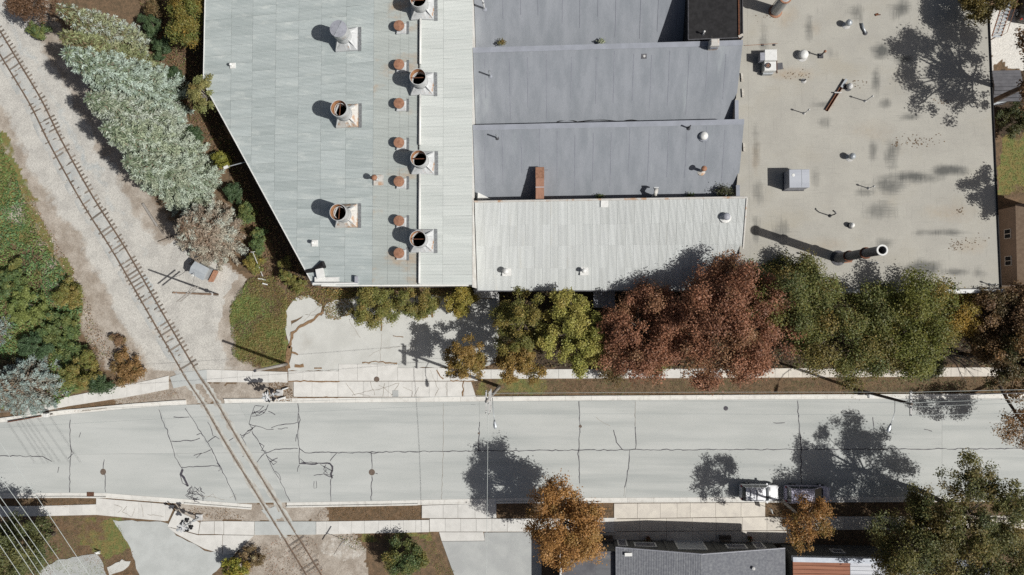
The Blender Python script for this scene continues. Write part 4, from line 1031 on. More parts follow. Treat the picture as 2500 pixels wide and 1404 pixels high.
# ------------------------------------------------------------------ gabled shop at the southern edge
by = PX(1700, 1321).y                                    # street front
def gable_z(x): return 0
xL = PX(1503, 1336, 4.1).x; xC = PX(1715, 1353, 5.6).x; xR = PX(1917, 1338, 4.1).x; ys = by - 22
yN = PX(1715, 1353, 5.6).y; yL = PX(1503, 1336, 4.1).y; yR = PX(1917, 1338, 4.1).y
shop = thing('gabled_shop', 'low gabled shop with grey shingle roof, dark street front and garage door', 'building', (xC, by - 6, 0))
fz = 3.9
MB().add([(xL + 0.1, by, -0.1), (xR - 0.1, by, -0.1), (xR - 0.1, by, fz), (xC, by, 5.35), (xL + 0.1, by, fz), (xL + 0.1, ys, -0.1), (xL + 0.1, ys, fz), (xR - 0.1, ys, -0.1), (xR - 0.1, ys, fz)],
         [(0, 1, 2, 3, 4), (5, 0, 4, 6), (1, 7, 8, 2)]).build('wall', MAT['darkfacade'], shop)
for nm, xa, ya_, xb, yb_ in (('roof_slope', xL, yL, xC, yN), ('roof_slope', xC, yN, xR, yR)):
    za, zb = (4.1, 5.6) if xa == xL else (5.6, 4.1)
    r = MB().add([(xa, ys, za - 0.08), (xb, ys, zb - 0.08), (xb, yb_, zb - 0.08), (xa, ya_, za - 0.08), (xa, ys, za - 0.2), (xb, ys, zb - 0.2), (xb, yb_, zb - 0.2), (xa, ya_, za - 0.2)],
                 [(0, 1, 2, 3), (7, 6, 5, 4), (3, 2, 6, 7), (0, 3, 7, 4), (1, 5, 6, 2)]).build(nm, MAT['shingle'], shop)
    # courses of shingles, real steps running along the ridge
    n = int(abs(xb - xa) / 0.17); mb = MB()
    for k in range(n):
        t0, t1 = k / n, (k + 1) / n
        x0, x1 = xa + (xb - xa) * t0, xa + (xb - xa) * t1
        up = 1 if za < zb else -1
        z0, z1 = za + (zb - za) * t0, za + (zb - za) * t1
        h0, h1 = (0.03, 0.0) if up > 0 else (0.0, 0.03)
        yn0, yn1 = ya_ + (yb_ - ya_) * t0, ya_ + (yb_ - ya_) * t1
        y = ys
        mb.add([(x0, ys, z0 - 0.06 + h0), (x1, ys, z1 - 0.06 + h1), (x1, yn1, z1 - 0.06 + h1), (x0, yn0, z0 - 0.06 + h0), (x0, ys, z0 - 0.09), (x0, yn0, z0 - 0.09), (x1, ys, z1 - 0.09), (x1, yn1, z1 - 0.09)],
               [(0, 1, 2, 3), (4, 0, 3, 5), (1, 6, 7, 2)])
    so = mb.build('shingle_courses', MAT['shingle'], r); so['kind'] = 'stuff'
MB().add([(xL, yL + 0.02, 4.12), (xC, yN + 0.02, 5.62), (xR, yR + 0.02, 4.12), (xR, yR + 0.02, 3.9), (xC, yN + 0.02, 5.4), (xL, yL + 0.02, 3.9),
          (xL, yL - 0.05, 4.12), (xC, yN - 0.05, 5.62), (xR, yR - 0.05, 4.12)], [(0, 5, 4, 1), (1, 4, 3, 2), (0, 1, 7, 6), (1, 2, 8, 7)]).build('verge_board', MAT['greymetal'], shop)
def facade_rect(parent, x0, x1, z0, z1, y, name, mat, sub=None, fr=0.16, dep=0.05, fmat=None):
    """frame with a recessed pane on a street front facing north"""
    f = MB()
    for a, b, c_, d in ((x0, x1, z1 - fr, z1), (x0, x1, z0, z0 + fr), (x0, x0 + fr, z0 + fr, z1 - fr), (x1 - fr, x1, z0 + fr, z1 - fr)):
        f.box(((a + b) / 2, y + dep / 2, (c_ + d) / 2), (b - a, dep + 0.04, d - c_))
    o = f.build(name, fmat or MAT['white'], parent)
    if sub: MB().box(((x0 + x1) / 2, y + 0.012, (z0 + z1) / 2), (x1 - x0 - 2 * fr, 0.02, z1 - z0 - 2 * fr)).build(sub, mat, o)
    return o
def fx(px, z): return PX(px, 1321 + z * 6.5, z).x
facade_rect(shop, fx(1508, 1.5), fx(1532, 1.5), 0.05, 2.2, by, 'door', MAT['paleglass'], 'pane')
facade_rect(shop, fx(1548, 1.5), fx(1602, 1.5), 0.9, 2.3, by, 'window', MAT['paleglass'], 'pane')
gd = facade_rect(shop, fx(1650, 1.5), fx(1722, 1.5), 0.0, 2.9, by, 'garage_door', None, None)
for k in range(4):
    a, b = fx(1650, 1.5) + 0.1, fx(1722, 1.5) - 0.1
    MB().box(((a + b) / 2, by + 0.02, 0.37 + k * 0.7), (b - a, 0.05, 0.68)).build('door_panel', M('garage_panel%d' % k, C(190, 194, 198), rough=0.6) if k == 0 else bpy.data.materials['garage_panel0'], gd)
facade_rect(shop, fx(1772, 1.5), fx(1822, 1.5), 0.9, 2.3, by, 'window', MAT['paleglass'], 'pane')
facade_rect(shop, fx(1842, 1.5), fx(1868, 1.5), 0.05, 2.2, by, 'door', MAT['paleglass'], 'pane')
for px_ in (1626, 1746): MB().box((fx(px_, 1.5), by + 0.06, 1.8), (0.35, 0.12, 3.6)).build('pilaster', MAT['darkfacade'], shop)
q = PX(1838, 1386, 4.6); MB().lathe((q.x, q.y, 4.3), [(0.13, 0), (0.13, 0.55), (0.17, 0.56), (0.17, 0.62), (0.0, 0.66)], 10).build('roof_vent', MAT['concrete'], shop)
q = PX(1534, 1353, 4.3); MB().box((q.x, q.y, 4.42), (0.78, 0.36, 0.05), 0.05).build('loose_board', MAT['white'], shop)
# flat wing west of the shop
wz = 3.5
wx0, wx1 = PX(1369, 1380, wz).x, xL + 0.3
wy = PX(1430, 1346, wz).y
wing = thing('flat_roof_wing', 'flat dark roofed wing with white western edge beside the orange tree', 'building', ((wx0 + wx1) / 2, wy - 8, 0))
MB().prism([(wx0, ys), (wx1, ys), (wx1, wy), (wx0, wy)], -0.2, wz - 0.05).build('wall', MAT['darkfacade'], wing)
MB().add([(wx0, ys, wz), (wx1, ys, wz), (wx1, wy, wz), (wx0, wy, wz)], [(0, 1, 2, 3)]).build('roof', MAT['darkroof'], wing)
MB().box((wx0, (ys + wy) / 2, wz + 0.05), (0.2, wy - ys, 0.16)).build('western_edge', MAT['white'], wing)
MB().box(((wx0 + wx1) / 2, wy + 0.02, wz - 0.02), (wx1 - wx0, 0.12, 0.2)).build('northern_edge', MAT['darkmetal'], wing)
q = PX(1378, 1373, wz); MB().tube((wx0 + 0.1, q.y, wz + 0.1), (wx0 + 1.1, q.y, wz + 0.1), 0.03).build('conduit', MAT['white'], wing)
a, b = PX(1455, 1360, wz).x, PX(1503, 1360, wz).x
MB().add([(a, ys, wz + 0.006), (b, ys, wz + 0.006), (b, wy - 0.3, wz + 0.006), (a, wy - 0.3, wz + 0.006)], [(0, 1, 2, 3)]).build('felt_strip', MAT['greymetal'] and M('pale_felt', C(116, 117, 120), C(100, 101, 104), 0.8, rough=0.9, stretch=(0.3, 2, 1)), wing)
facade_rect(wing, fx(1440, 1.5), fx(1462, 1.5), 0.9, 2.3, wy, 'window', MAT['paleglass'], 'pane')
# brown and white roofed shop to the east
bz2 = 4.0
ex0 = PX(1936, 1368, bz2).x; exm = PX(2076, 1372, bz2).x; ex1 = PX(2420, 1375, bz2).x; ey = PX(2000, 1361, bz2).y
shop2 = thing('plank_roof_shop', 'low shop with brown and white plank roof under the green tree', 'building', ((ex0 + ex1) / 2, ey - 8, 0))
MB().prism([(ex0, ys), (ex1, ys), (ex1, ey), (ex0, ey)], -0.2, bz2 - 0.4).build('wall', MAT['darkfacade'], shop2)
MB().box(((ex0 + ex1) / 2, ey - 0.22, bz2 - 0.1), (ex1 - ex0 + 0.1, 0.5, 0.55)).build('trim_board', M('pale_blue_trim', C(206, 212, 220), C(192, 198, 208), 2, rough=0.6), shop2)
y = ey - 0.5; k = 0
while y > ys + 0.5:
    for xa_, xb_, mt in ((ex0, exm - 0.02, MAT['brownplank']), (exm, ex1, MAT['whiteplank'])):
        MB().bbox(((xa_ + xb_) / 2, y - 0.2, bz2 - 0.14 + 0.0), (xb_ - xa_, 0.385, 0.14), 0.02).build('roof_plank', mt, shop2)
    y -= 0.41; k += 1
    if k > 14: break
facade_rect(shop2, PX(2030, 1336, 2.2).x, PX(2062, 1336, 2.2).x, 1.4, 2.6, ey, 'window', MAT['paleglass'], 'pane')

# ------------------------------------------------------------------ tan house and dark shed on the eastern edge
hz = 6.0
hx0 = PX(2482, 600, hz).x; hy1 = PX(2478, 503, hz).y; hy0 = PX(2487, 695, hz).y
house = thing('tan_house', 'tan house wall with two white framed windows at the right edge', 'house', (hx0 + 4, (hy0 + hy1) / 2, 0))
MB().prism([(hx0, hy0), (hx0 + 8, hy0), (hx0 + 8, hy1), (hx0, hy1)], -0.2, hz).build('wall', MAT['tanwall'], house)
MB().add([(hx0 - 0.02, hy0 - 0.2, hz), (hx0 + 4, hy0 - 0.2, hz + 2.2), (hx0 + 4, hy1 + 0.2, hz + 2.2), (hx0 - 0.02, hy1 + 0.2, hz), (hx0 + 8.1, hy0 - 0.2, hz), (hx0 + 8.1, hy1 + 0.2, hz)], [(0, 1, 2, 3), (1, 4, 5, 2), (0, 4, 1), (3, 2, 5)]).build('roof', MAT['tanroof'], house)
for py_, zz in ((571, 4.7), (637, 4.7)):
    c_ = PX(2465, py_, zz); f = MB()
    for a in (-0.48, 0.0, 0.48): f.box((hx0 - 0.03, c_.y + a, zz), (0.08, 0.07, 0.95))
    for b in (-0.48, 0.48): f.box((hx0 - 0.03, c_.y, zz + b), (0.075, 1.03, 0.07))
    o = f.build('window', MAT['white'], house)
    for sg in (-0.24, 0.24): MB().box((hx0 - 0.008, c_.y + sg, zz), (0.03, 0.40, 0.88)).build('pane', MAT['glass'], o)
shz = 2.7
sp = [PX(2424, 175, shz), PX(2489, 171, shz), PX(2490, 237, shz), PX(2424, 245, shz)]
shed = thing('garden_shed', 'small dark roofed shed in tree shade beside the gravel roof', 'shed', (sum(p.x for p in sp) / 4, sum(p.y for p in sp) / 4, 0))
MB().prism([(p.x * 0.997, p.y) for p in sp], -0.1, shz - 0.1).build('wall', MAT['greymetal'], shed)
ym = (sp[0].y + sp[2].y) / 2
n = 9
for k in range(n):
    t0, t1 = k / n, (k + 1) / n - 0.012
    ya_ = sp[0].y + 0.1 + (sp[3].y - 0.2 - sp[0].y - 0.1) * t0; yb_ = sp[0].y + 0.1 + (sp[3].y - 0.2 - sp[0].y - 0.1) * t1
    MB().prism([(sp[0].x - 0.1, ya_), (sp[1].x + 0.1, ya_), (sp[1].x + 0.1, yb_), (sp[0].x - 0.1, yb_)], shz - 0.02, shz + 0.05 + 0.35 * (1 - abs(t0 - 0.5) * 2)).build('roof_board', MAT['darkroof'], shed)
MB().prism([(sp[3].x, sp[3].y - 0.5), (sp[2].x, sp[2].y - 0.15), (sp[2].x, sp[2].y - 0.05), (sp[3].x, sp[3].y - 0.05)], shz - 0.15, shz - 0.08).build('eave_strip', MAT['galv'], shed)

# ================================================================== rooftop plant
def stack(px, py, zr, h, r, label, capped=False, rusty=False, grp=None):
    c = PX(px, py, zr + h); c = Vector((c.x, c.y, zr))
    t = thing('exhaust_stack', label, 'roof vent', c, grp)
    b = 1.0 * r * 1.42
    zl = foundry_z(c.x - b) - zr; zrt = foundry_z(c.x + b) - zr
    # square curb rising to a round collar
    n = 16; vs = []; fs = []
    sq = []
    for k in range(n):
        a = 2 * math.pi * k / n; cx, sy = math.cos(a), math.sin(a); m = max(abs(cx), abs(sy)); sq.append((cx / m, sy / m))
    for (u, v) in sq: vs.append((c.x + u * b, c.y + v * b, foundry_z(c.x + u * b) - 0.05))
    for (u, v) in sq: vs.append((c.x + u * b, c.y + v * b, foundry_z(c.x + u * b) + 0.28))
    for k in range(n):
        a = 2 * math.pi * k / n; vs.append((c.x + r * 0.9 * math.cos(a), c.y + r * 0.9 * math.sin(a), zr + h * 0.34))
    for j in (0, 1):
        for k in range(n): fs.append((j * n + k, j * n + (k + 1) % n, (j + 1) * n + (k + 1) % n, (j + 1) * n + k))
    MB().add(vs, fs).build('curb', MAT['duct_rusty'] if rusty else MAT['duct'], t)
    for sx, sy in ((1, 1), (1, -1), (-1, -1)):      # gusset fins on the curb corners
        MB().add([(c.x + sx * b * 0.96, c.y + sy * b * 0.96, zr + 0.25), (c.x + sx * r * 0.66, c.y + sy * r * 0.66, zr + 0.3), (c.x + sx * r * 0.66, c.y + sy * r * 0.66, zr + h * 0.52),
                  (c.x + sx * b * 0.96 + 0.05 * sx, c.y + sy * b * 0.96 - 0.05 * sy, zr + 0.25), (c.x + sx * r * 0.66 + 0.05 * sx, c.y + sy * r * 0.66 - 0.05 * sy, zr + 0.3), (c.x + sx * r * 0.66 + 0.05 * sx, c.y + sy * r * 0.66 - 0.05 * sy, zr + h * 0.52)],
                 [(0, 1, 2), (5, 4, 3), (0, 2, 5, 3)]).build('gusset', MAT['duct'], t)
    o = MB().lathe(c, [(r * 0.9, h * 0.32), (r * 0.9, h * 0.62), (r, h * 0.66), (r, h), (r - 0.05, h), (r - 0.05, h * 0.4)], 28, True).build('cylinder', MAT['duct'], t); smooth_angle(o)
    if capped:
        cp = MB().lathe(c, [(r + 0.02, h - 0.05), (r + 0.02, h + 0.03), (r * 0.5, h + 0.08), (0, h + 0.1)], 28).build('lid', MAT['greymetal'], t); smooth_angle(cp)
        MB().box((c.x, c.y, zr + h + 0.1), (2 * r, 0.04, 0.04), 1.1).build('lid_seam', MAT['galv'], t)
    else:
        i = MB().lathe(c, [(r - 0.055, h - 0.02), (r - 0.055, h * 0.42)], 28); i.f = i.f[:28]
        i.build('inner_lining', MAT['rust_in'], t, smooth=True)
        MB().lathe(c, [(0.0, h * 0.42), (r - 0.04, h * 0.42)], 28).build('damper', MAT['white'] if not rusty else MAT['rustdark'], t)
        MB().box((c.x, c.y, zr + h * 0.86), (2 * r - 0.1, 0.07, 0.08), 0.0 if not rusty else 1.5).build('cross_bar', MAT['rustdark'], t)
        if rusty:
            MB().path([(c.x + 0.72 * r * math.cos(a), c.y + 0.72 * r * math.sin(a), zr + h * 0.8 + 0.2 * math.sin(a)) for a in np.linspace(0.3, 4.6, 14)], 0.035, 5).build('hoop', MAT['duct'], t)
    # tar patch on the roof beside the curb
    yb = b * 1.06
    MB().add([(c.x + b * 1.02, c.y - yb, foundry_z(c.x + b * 1.02) + 0.07), (c.x + b * 1.32, c.y - yb * 0.98, foundry_z(c.x + b * 1.32) + 0.07), (c.x + b * 1.3, c.y + yb, foundry_z(c.x + b * 1.3) + 0.07), (c.x + b * 1.02, c.y + yb * 1.02, foundry_z(c.x + b * 1.02) + 0.07)], [(0, 1, 2, 3)]).build('tar_seal', M('tar_seal', C(140, 144, 146), C(110, 112, 114), 6, rough=0.8, fine=0.2) if 'tar_seal' not in bpy.data.materials else bpy.data.materials['tar_seal'], t)
G1 = 'big exhaust stacks on the factory hall roof'
for px, py, lab, cap in ((826, 70, 'big capped exhaust stack with grey lid on the corrugated roof', True),
                         (827, 264, 'big open rusty exhaust stack below the capped one, west of the ridge', False),
                         (825, 518, 'big open rusty exhaust stack nearest the slanted corner of the hall', False)):
    zr = foundry_z(PX(px + 15, py, 8.2).x); stack(px, py, zr, 3.1, 0.86, lab, cap, not cap, G1)
for px, py, lab in ((1021, -3, 'open grey exhaust stack on the ridge, cut by the top of the photo'), (1020, 187, 'second open grey exhaust stack from the top on the roof ridge'),
                    (1022, 386, 'third open grey exhaust stack from the top on the roof ridge'), (1020, 583, 'lowest open grey exhaust stack on the roof ridge, nearest the street')):
    stack(px, py, Z_R - 0.1, 2.4, 0.83, lab, False, False, G1)
ords = ['topmost', 'second', 'third', 'fourth', 'fifth', 'sixth', 'lowest']
for k, py in enumerate((62, 157, 252, 348, 443, 539, 618)):
    c = PX(974, py, 10.2); zr = foundry_z(c.x); c = Vector((c.x, c.y, zr))
    t = thing('round_vent', '%s small rust capped round vent in the row beside the ridge' % ords[k] if k in (0, 6) else '%s small rust capped round vent from the top beside the ridge' % ords[k], 'roof vent', c, 'small round vents along the ridge')
    MB().bbox((c.x + 0.12, c.y - 0.1, zr + 0.1), (1.05, 1.1, 0.3), 0.08).build('curb', MAT['duct'], t)
    o = MB().lathe(c, [(0.47, 0.1), (0.47, 0.62), (0.54, 0.62), (0.54, 0.7)], 20).build('collar', MAT['duct'], t); smooth_angle(o)
    o = MB().lathe(c, [(0.55, 0.64), (0.55, 0.74), (0.3, 0.79), (0, 0.8)], 20).build('rusted_cap', MAT['rust'], t); smooth_angle(o)
    MB().add([(c.x + 0.68, c.y - 0.75, foundry_z(c.x + 0.68) + 0.065), (c.x + 0.95, c.y - 0.7, foundry_z(c.x + 0.95) + 0.065), (c.x + 0.95, c.y + 0.6, foundry_z(c.x + 0.95) + 0.065), (c.x + 0.68, c.y + 0.65, foundry_z(c.x + 0.68) + 0.065)], [(0, 1, 2, 3)]).build('tar_seal', bpy.data.materials['tar_seal'], t)

def pipe_vent(base_px, zr, h, r, label, cat='vent pipe', mat='white', top='cap', lean_=(0, 0), group=None, base='flash', bmat=None, capmat=None):
    c = PX(base_px[0], base_px[1], zr); c = Vector((c.x, c.y, zr))
    t = thing('vent_pipe', label, cat, c, group)
    tp = Vector((c.x + lean_[0], c.y + lean_[1], zr + h))
    MB().tube((c.x, c.y, zr - 0.3), tp, r, r, 10).build('pipe', MAT[mat], t, smooth=True)
    if base == 'flash': MB().lathe((c.x, c.y, zr), [(r * 3.2, -0.1), (r * 3.0, 0.03), (r * 1.3, 0.16), (r * 1.02, 0.22)], 12).build('flashing', MAT[bmat or 'concrete'], t)
    elif base == 'box': MB().bbox((c.x + 0.05, c.y, zr + 0.04), (r * 7, r * 7, 0.2), 0.03).build('flashing', MAT[bmat or 'white'], t)
    if top == 'cap':
        MB().lathe((tp.x, tp.y, tp.z), [(r * 1.9, -0.06), (r * 2.0, 0.06), (r * 1.2, 0.16), (0, 0.2)], 12).build('cap', MAT[capmat or mat], t, smooth=True)
    elif top == 'dome':
        MB().lathe((tp.x, tp.y, tp.z), [(r * 1.3, -0.15), (r * 2.4, -0.1), (r * 2.4, 0.05), (r * 1.6, 0.2), (0, 0.28)], 16).build('cap', MAT[capmat or mat], t, smooth=True)
    elif top == 'goose':
        MB().path([tp + Vector(v) for v in ((0, 0, -0.05), (0.03, 0.05, 0.18), (-0.12, 0.22, 0.26), (-0.24, 0.36, 0.1))], r * 1.15, 8).build('bend', MAT[mat], t, smooth=True)
    elif top == 'open':
        MB().lathe((tp.x, tp.y, tp.z), [(r * 1.08, -0.1), (r * 1.08, 0.01), (r * 0.8, 0.01), (r * 0.8, -0.2), (0, -0.2)], 12).build('rim', MAT['darkmetal'], t, smooth=True)
    return t
GR = gz
for bx, by_, h, lab in ((1963, 277, 1.35, 'thin white capped vent pipe left of the rusty steel channel'), (2112, 247, 1.6, 'thin white capped vent pipe right of the rusty steel channel'),
                        (2120, 460, 1.2, 'thin white capped vent pipe right of the square rooftop box'), (1972, 626, 1.1, 'thin white capped vent pipe left of the tall black chimney base'),
                        (2127, 643, 1.2, 'thin white capped vent pipe under the tall black chimney'), (2416, 695, 0.9, 'white capped vent pipe at the south east corner of the gravel roof')):
    pipe_vent((bx, by_), GR, h, 0.05, lab, group='thin white vent pipes on the gravel roof')
pipe_vent((2066, 62), GR, 0.7, 0.14, 'white mushroom vent near the top of the gravel roof', top='dome', mat='galv', group='mushroom vents on the gravel roof')
pipe_vent((2074, 385), GR, 0.7, 0.14, 'white mushroom vent above the square rooftop box on gravel', top='dome', mat='galv', group='mushroom vents on the gravel roof')
pipe_vent((2076, 551), GR, 0.4, 0.11, 'short white vent with leaf litter below the gooseneck pipe', top='dome', mat='white', bmat='darkmetal', group='mushroom vents on the gravel roof')
pipe_vent((2070, 214), GR, 0.5, 0.13, 'stubby vent with leaf litter touching the rusty steel channel', top='dome', mat='concrete', bmat='darkmetal', group='mushroom vents on the gravel roof')
pipe_vent((1958, 137), GR, 0.5, 0.2, 'broad white domed vent beside the air conditioner', top='dome', mat='white', group='mushroom vents on the gravel roof')
pipe_vent((2002, 137), GR, 1.3, 0.07, 'dark vent pipe with rusty cap right of the white dome', mat='darkmetal', capmat='rust', base='box', bmat='darkmetal')
pipe_vent((1962, 198), GR, 0.45, 0.09, 'short black pipe stub below the air conditioner', mat='black', top='open', bmat='concrete')
pipe_vent((2026, 527), GR, 1.25, 0.06, 'dark gooseneck vent pipe above the tall black chimney', mat='darkmetal', top='goose', bmat='darkmetal')
pipe_vent((1183, 22), saw_z(0, PX(1183, 22, 7).y), 1.5, 0.1, 'rust stained gooseneck pipe at the top left of the membrane roof', mat='duct', top='goose', bmat='membrane_trim')
pipe_vent((1197, 186), saw_z(1, PX(1197, 186, 7.4).y), 1.5, 0.08, 'grey open pipe at the left end of the middle membrane bay', mat='galv', top='open', bmat='membrane_trim')
pipe_vent((1214, 337), saw_z(2, PX(1214, 337, 8.4).y), 1.3, 0.08, 'grey open pipe at the left end of the lower membrane bay', mat='galv', top='open', bmat='darkmetal')
pipe_vent((1681, 313), saw_z(2, PX(1681, 313, 8.6).y), 1.0, 0.07, 'dark open pipe beside the white dome on the lower membrane bay', mat='darkmetal', top='open', bmat='darkmetal')
pipe_vent((1717, 333), saw_z(2, PX(1717, 333, 8.4).y), 0.25, 0.18, 'round white domed vent on the lower membrane bay', mat='white', top='dome', bmat='membrane_trim')
pipe_vent((1712, 418), saw_z(2, PX(1712, 418, 7.3).y), 1.3, 0.15, 'rusty capped vent pipe near the eastern end of the lower membrane bay', mat='duct_rusty', capmat='rust', bmat='duct_rusty')
pipe_vent((1716, 83), bz, 0.6, 0.06, 'small white vent pipe on the black bitumen block', bmat='darkmetal')
pipe_vent((568, 161), foundry_z(PX(568, 161, 6.6).x), 0.5, 0.09, 'little white vent near the western eave of the corrugated hall', top='cap', base='box')
pipe_vent((768, 594), foundry_z(PX(768, 594, 7.8).x), 0.6, 0.1, 'little white vent near the slanted corner of the corrugated hall', top='cap', base='box')
pipe_vent((924, 440), foundry_z(PX(924, 440, 8.7).x), 1.15, 0.16, 'leaning white vent pipe with rusty top between the exhaust stacks', mat='duct', capmat='rust', base='box', bmat='duct_rusty', lean_=(-0.15, 0.05))
pipe_vent((1236, 663), shed_z(0, PX(1236, 663, 5.4).y), 0.8, 0.14, 'white vent on square flashing at the left of the white corrugated roof', top='dome', base='box')
pipe_vent((1425, 662), shed_z(0, PX(1425, 662, 5.4).y), 0.7, 0.13, 'white vent on square flashing in the middle of the white corrugated roof', top='cap', base='box')
pipe_vent((1771, 530), shed_z(0, PX(1771, 530, 7.8).y), 0.45, 0.2, 'grey stub vent at the right of the white corrugated roof', mat='greymetal', top='cap', bmat='white')
# gooseneck hood in the valley
q = PX(1595, 481, 6.2)
t = thing('gooseneck_hood', 'rusty white gooseneck hood at the valley of the lower membrane bay', 'roof vent', (q.x, q.y, 6.4))
MB().path([(q.x, q.y, 6.2), (q.x, q.y, 7.3), (q.x + 0.05, q.y + 0.25, 7.7), (q.x + 0.1, q.y + 0.6, 7.65)], 0.22, 10).build('bend', MAT['duct_rusty'], t, smooth=True)
MB().box((q.x + 0.1, q.y + 0.72, 7.55), (0.5, 0.12, 0.5)).build('mouth', MAT['duct'], t)
q = PX(1741, 110, 8.8); zz = saw_z(1, q.y)
t = thing('intake_hood', 'white box hood at the ridge below the black block', 'roof vent', (q.x, q.y, zz))
MB().bbox((q.x, q.y, zz + 0.5), (0.9, 0.75, 1.3), 0.1).build('body', MAT['duct_rusty'], t); MB().box((q.x - 0.02, q.y - 0.42, zz + 0.55), (0.7, 0.04, 0.5)).build('louvre', MAT['greymetal'], t)
q = PX(1573, 136, 8.4); zz = saw_z(1, q.y)
t = thing('roof_drain', 'small square drain plate in the middle membrane bay', 'roof drain', (q.x, q.y, zz))
MB().box((q.x, q.y, zz + 0.03), (0.55, 0.5, 0.04), 0, 0.29).build('plate', MAT['darkroof'], t); MB().lathe((q.x, q.y, zz + 0.04), [(0.14, 0), (0.14, 0.06), (0.05, 0.09), (0, 0.09)], 10).build('strainer', MAT['concrete'], t)
# tall black chimney
c = PX(2046, 630, gz); 
t = thing('chimney', 'tall black sectioned chimney with white rim leaning out over the gravel roof', 'chimney', c)
r0 = 0.46
for k, (z0, z1, rr) in enumerate(((0, 2.6, 0.5), (2.64, 6.2, 0.44), (6.24, 9.4, 0.42))):
    o = MB().lathe(c, [(rr, z0), (rr, z1)] if k < 2 else [(rr, z0), (rr, z1), (rr - 0.05, z1), (rr - 0.05, z1 - 1.5), (0, z1 - 1.5)], 24).build('section', M('chimney_steel', C(112, 112, 118), C(92, 92, 98), 2, rough=0.6, fine=0.06, stretch=(1, 1, 0.3)) if k == 0 else bpy.data.materials['chimney_steel'], t); smooth_angle(o)
for z in (2.6, 6.2):
    o = MB().lathe(c, [(0.44, z - 0.05), (0.56, z - 0.04), (0.56, z + 0.06), (0.44, z + 0.08)], 24).build('flange', MAT['rustdark'], t)
o = MB().lathe(c, [(0.43, 9.3), (0.5, 9.32), (0.5, 9.46), (0.36, 9.46), (0.36, 9.3)], 24, True).build('rim', MAT['white'], t)
MB().box((c.x + 0.9, c.y - 0.45, gz + 0.25), (0.8, 0.1, 0.08), 0.1).build('bracket', MAT['rust'], t)
MB().lathe(c, [(0.8, 0), (0.78, 0.05), (0.52, 0.12)], 20).build('base_flashing', MAT['darkmetal'], t)
c = PX(1893, 28, gz)
t = thing('metal_flue', 'broad shiny metal flue cut by the top edge above the gravel roof', 'chimney', c)
o = MB().lathe(c, [(0.55, 0), (0.55, 3.2), (0.3, 3.25)], 24).build('casing', M('bright_flue', C(196, 198, 198), C(160, 160, 158), 1.5, rough=0.35, metal=0.15, fine=0.05, stretch=(1, 1, 0.2)), t); smooth_angle(o)
o = MB().lathe(c, [(0.3, 3.2), (0.3, 5.2), (0.26, 5.2), (0.26, 4.6)], 20).build('inner_flue', MAT['darkmetal'], t); smooth_angle(o)
MB().lathe(c, [(0.56, 3.1), (0.61, 3.12), (0.61, 3.2), (0.56, 3.22)], 24).build('band', MAT['rust'], t); MB().lathe(c, [(0.72, 0), (0.7, 0.08), (0.56, 0.2)], 20).build('base_flashing', MAT['rust'], t)
for a in (0.4, 2.5): MB().tube((c.x + 0.62 * math.cos(a), c.y + 0.62 * math.sin(a), gz), (c.x + 0.62 * math.cos(a), c.y + 0.62 * math.sin(a), gz + 3.4), 0.03).build('stay', MAT['rust'], t)
# air conditioner
c = PX(1880, 147, gz + 0.9); c.z = gz
t = thing('air_conditioner', 'white packaged air conditioner with round fan on the gravel roof', 'air conditioner', c)
MB().bbox((c.x, c.y + 0.45, gz + 0.65), (1.25, 1.15, 1.1), 0.03).build('cabinet', MAT['white'], t)
f = MB().bbox((c.x - 0.02, c.y - 0.65, gz + 0.55), (1.2, 0.95, 0.95), 0.03).build('fan_cabinet', MAT['white'], t)
o = MB().lathe((c.x - 0.25, c.y - 0.6, gz + 1.03), [(0.3, 0), (0.3, 0.05), (0.26, 0.05), (0.26, 0.01), (0, 0.01)], 20).build('fan_guard', MAT['darkmetal'], f)
for a in range(5):
    MB().box((c.x - 0.25 + 0.12 * math.cos(a * 1.257), c.y - 0.6 + 0.12 * math.sin(a * 1.257), gz + 1.06), (0.2, 0.07, 0.01), a * 1.257).build('fan_blade', MAT['rust'], o)
MB().box((c.x - 0.85, c.y + 0.3, gz + 0.75), (0.45, 0.8, 0.9)).build('duct_hood', MAT['greymetal'], t)
MB().box((c.x - 0.1, c.y - 1.25, gz + 0.3), (1.0, 0.14, 0.5)).build('louvre', MAT['galv'], t)
for sy in (-0.9, 0.9): MB().box((c.x, c.y + sy, gz + 0.05), (1.5, 0.12, 0.12)).build('skid', MAT['darkwood'], t)
MB().path([(c.x + 0.95, c.y + 1.3, gz + 0.08), (c.x + 0.95, c.y - 0.9, gz + 0.08), (c.x + 1.0, c.y - 1.1, gz + 0.1)], 0.04, 6).build('conduit', MAT['rustdark'], t)
g0, g1 = PX(1818, 112, gz), PX(1898, 107, gz)
MB().path([(g0.x, g0.y, gz + 0.1), (g1.x, g1.y, gz + 0.1)], 0.025, 6).build('gas_line', MAT['rust'], t)
for px in (1862, 1890): q = PX(px, 110, gz); MB().box((q.x, q.y, gz + 0.05), (0.2, 0.2, 0.12)).build('pipe_block', MAT['darkmetal'], t)
q = PX(1903, 162, gz); MB().box((q.x, q.y, gz + 0.03), (0.65, 0.7, 0.05), 0.1).build('pad', MAT['stain'] if 'stain' in MAT else MAT['darkmetal'], t)
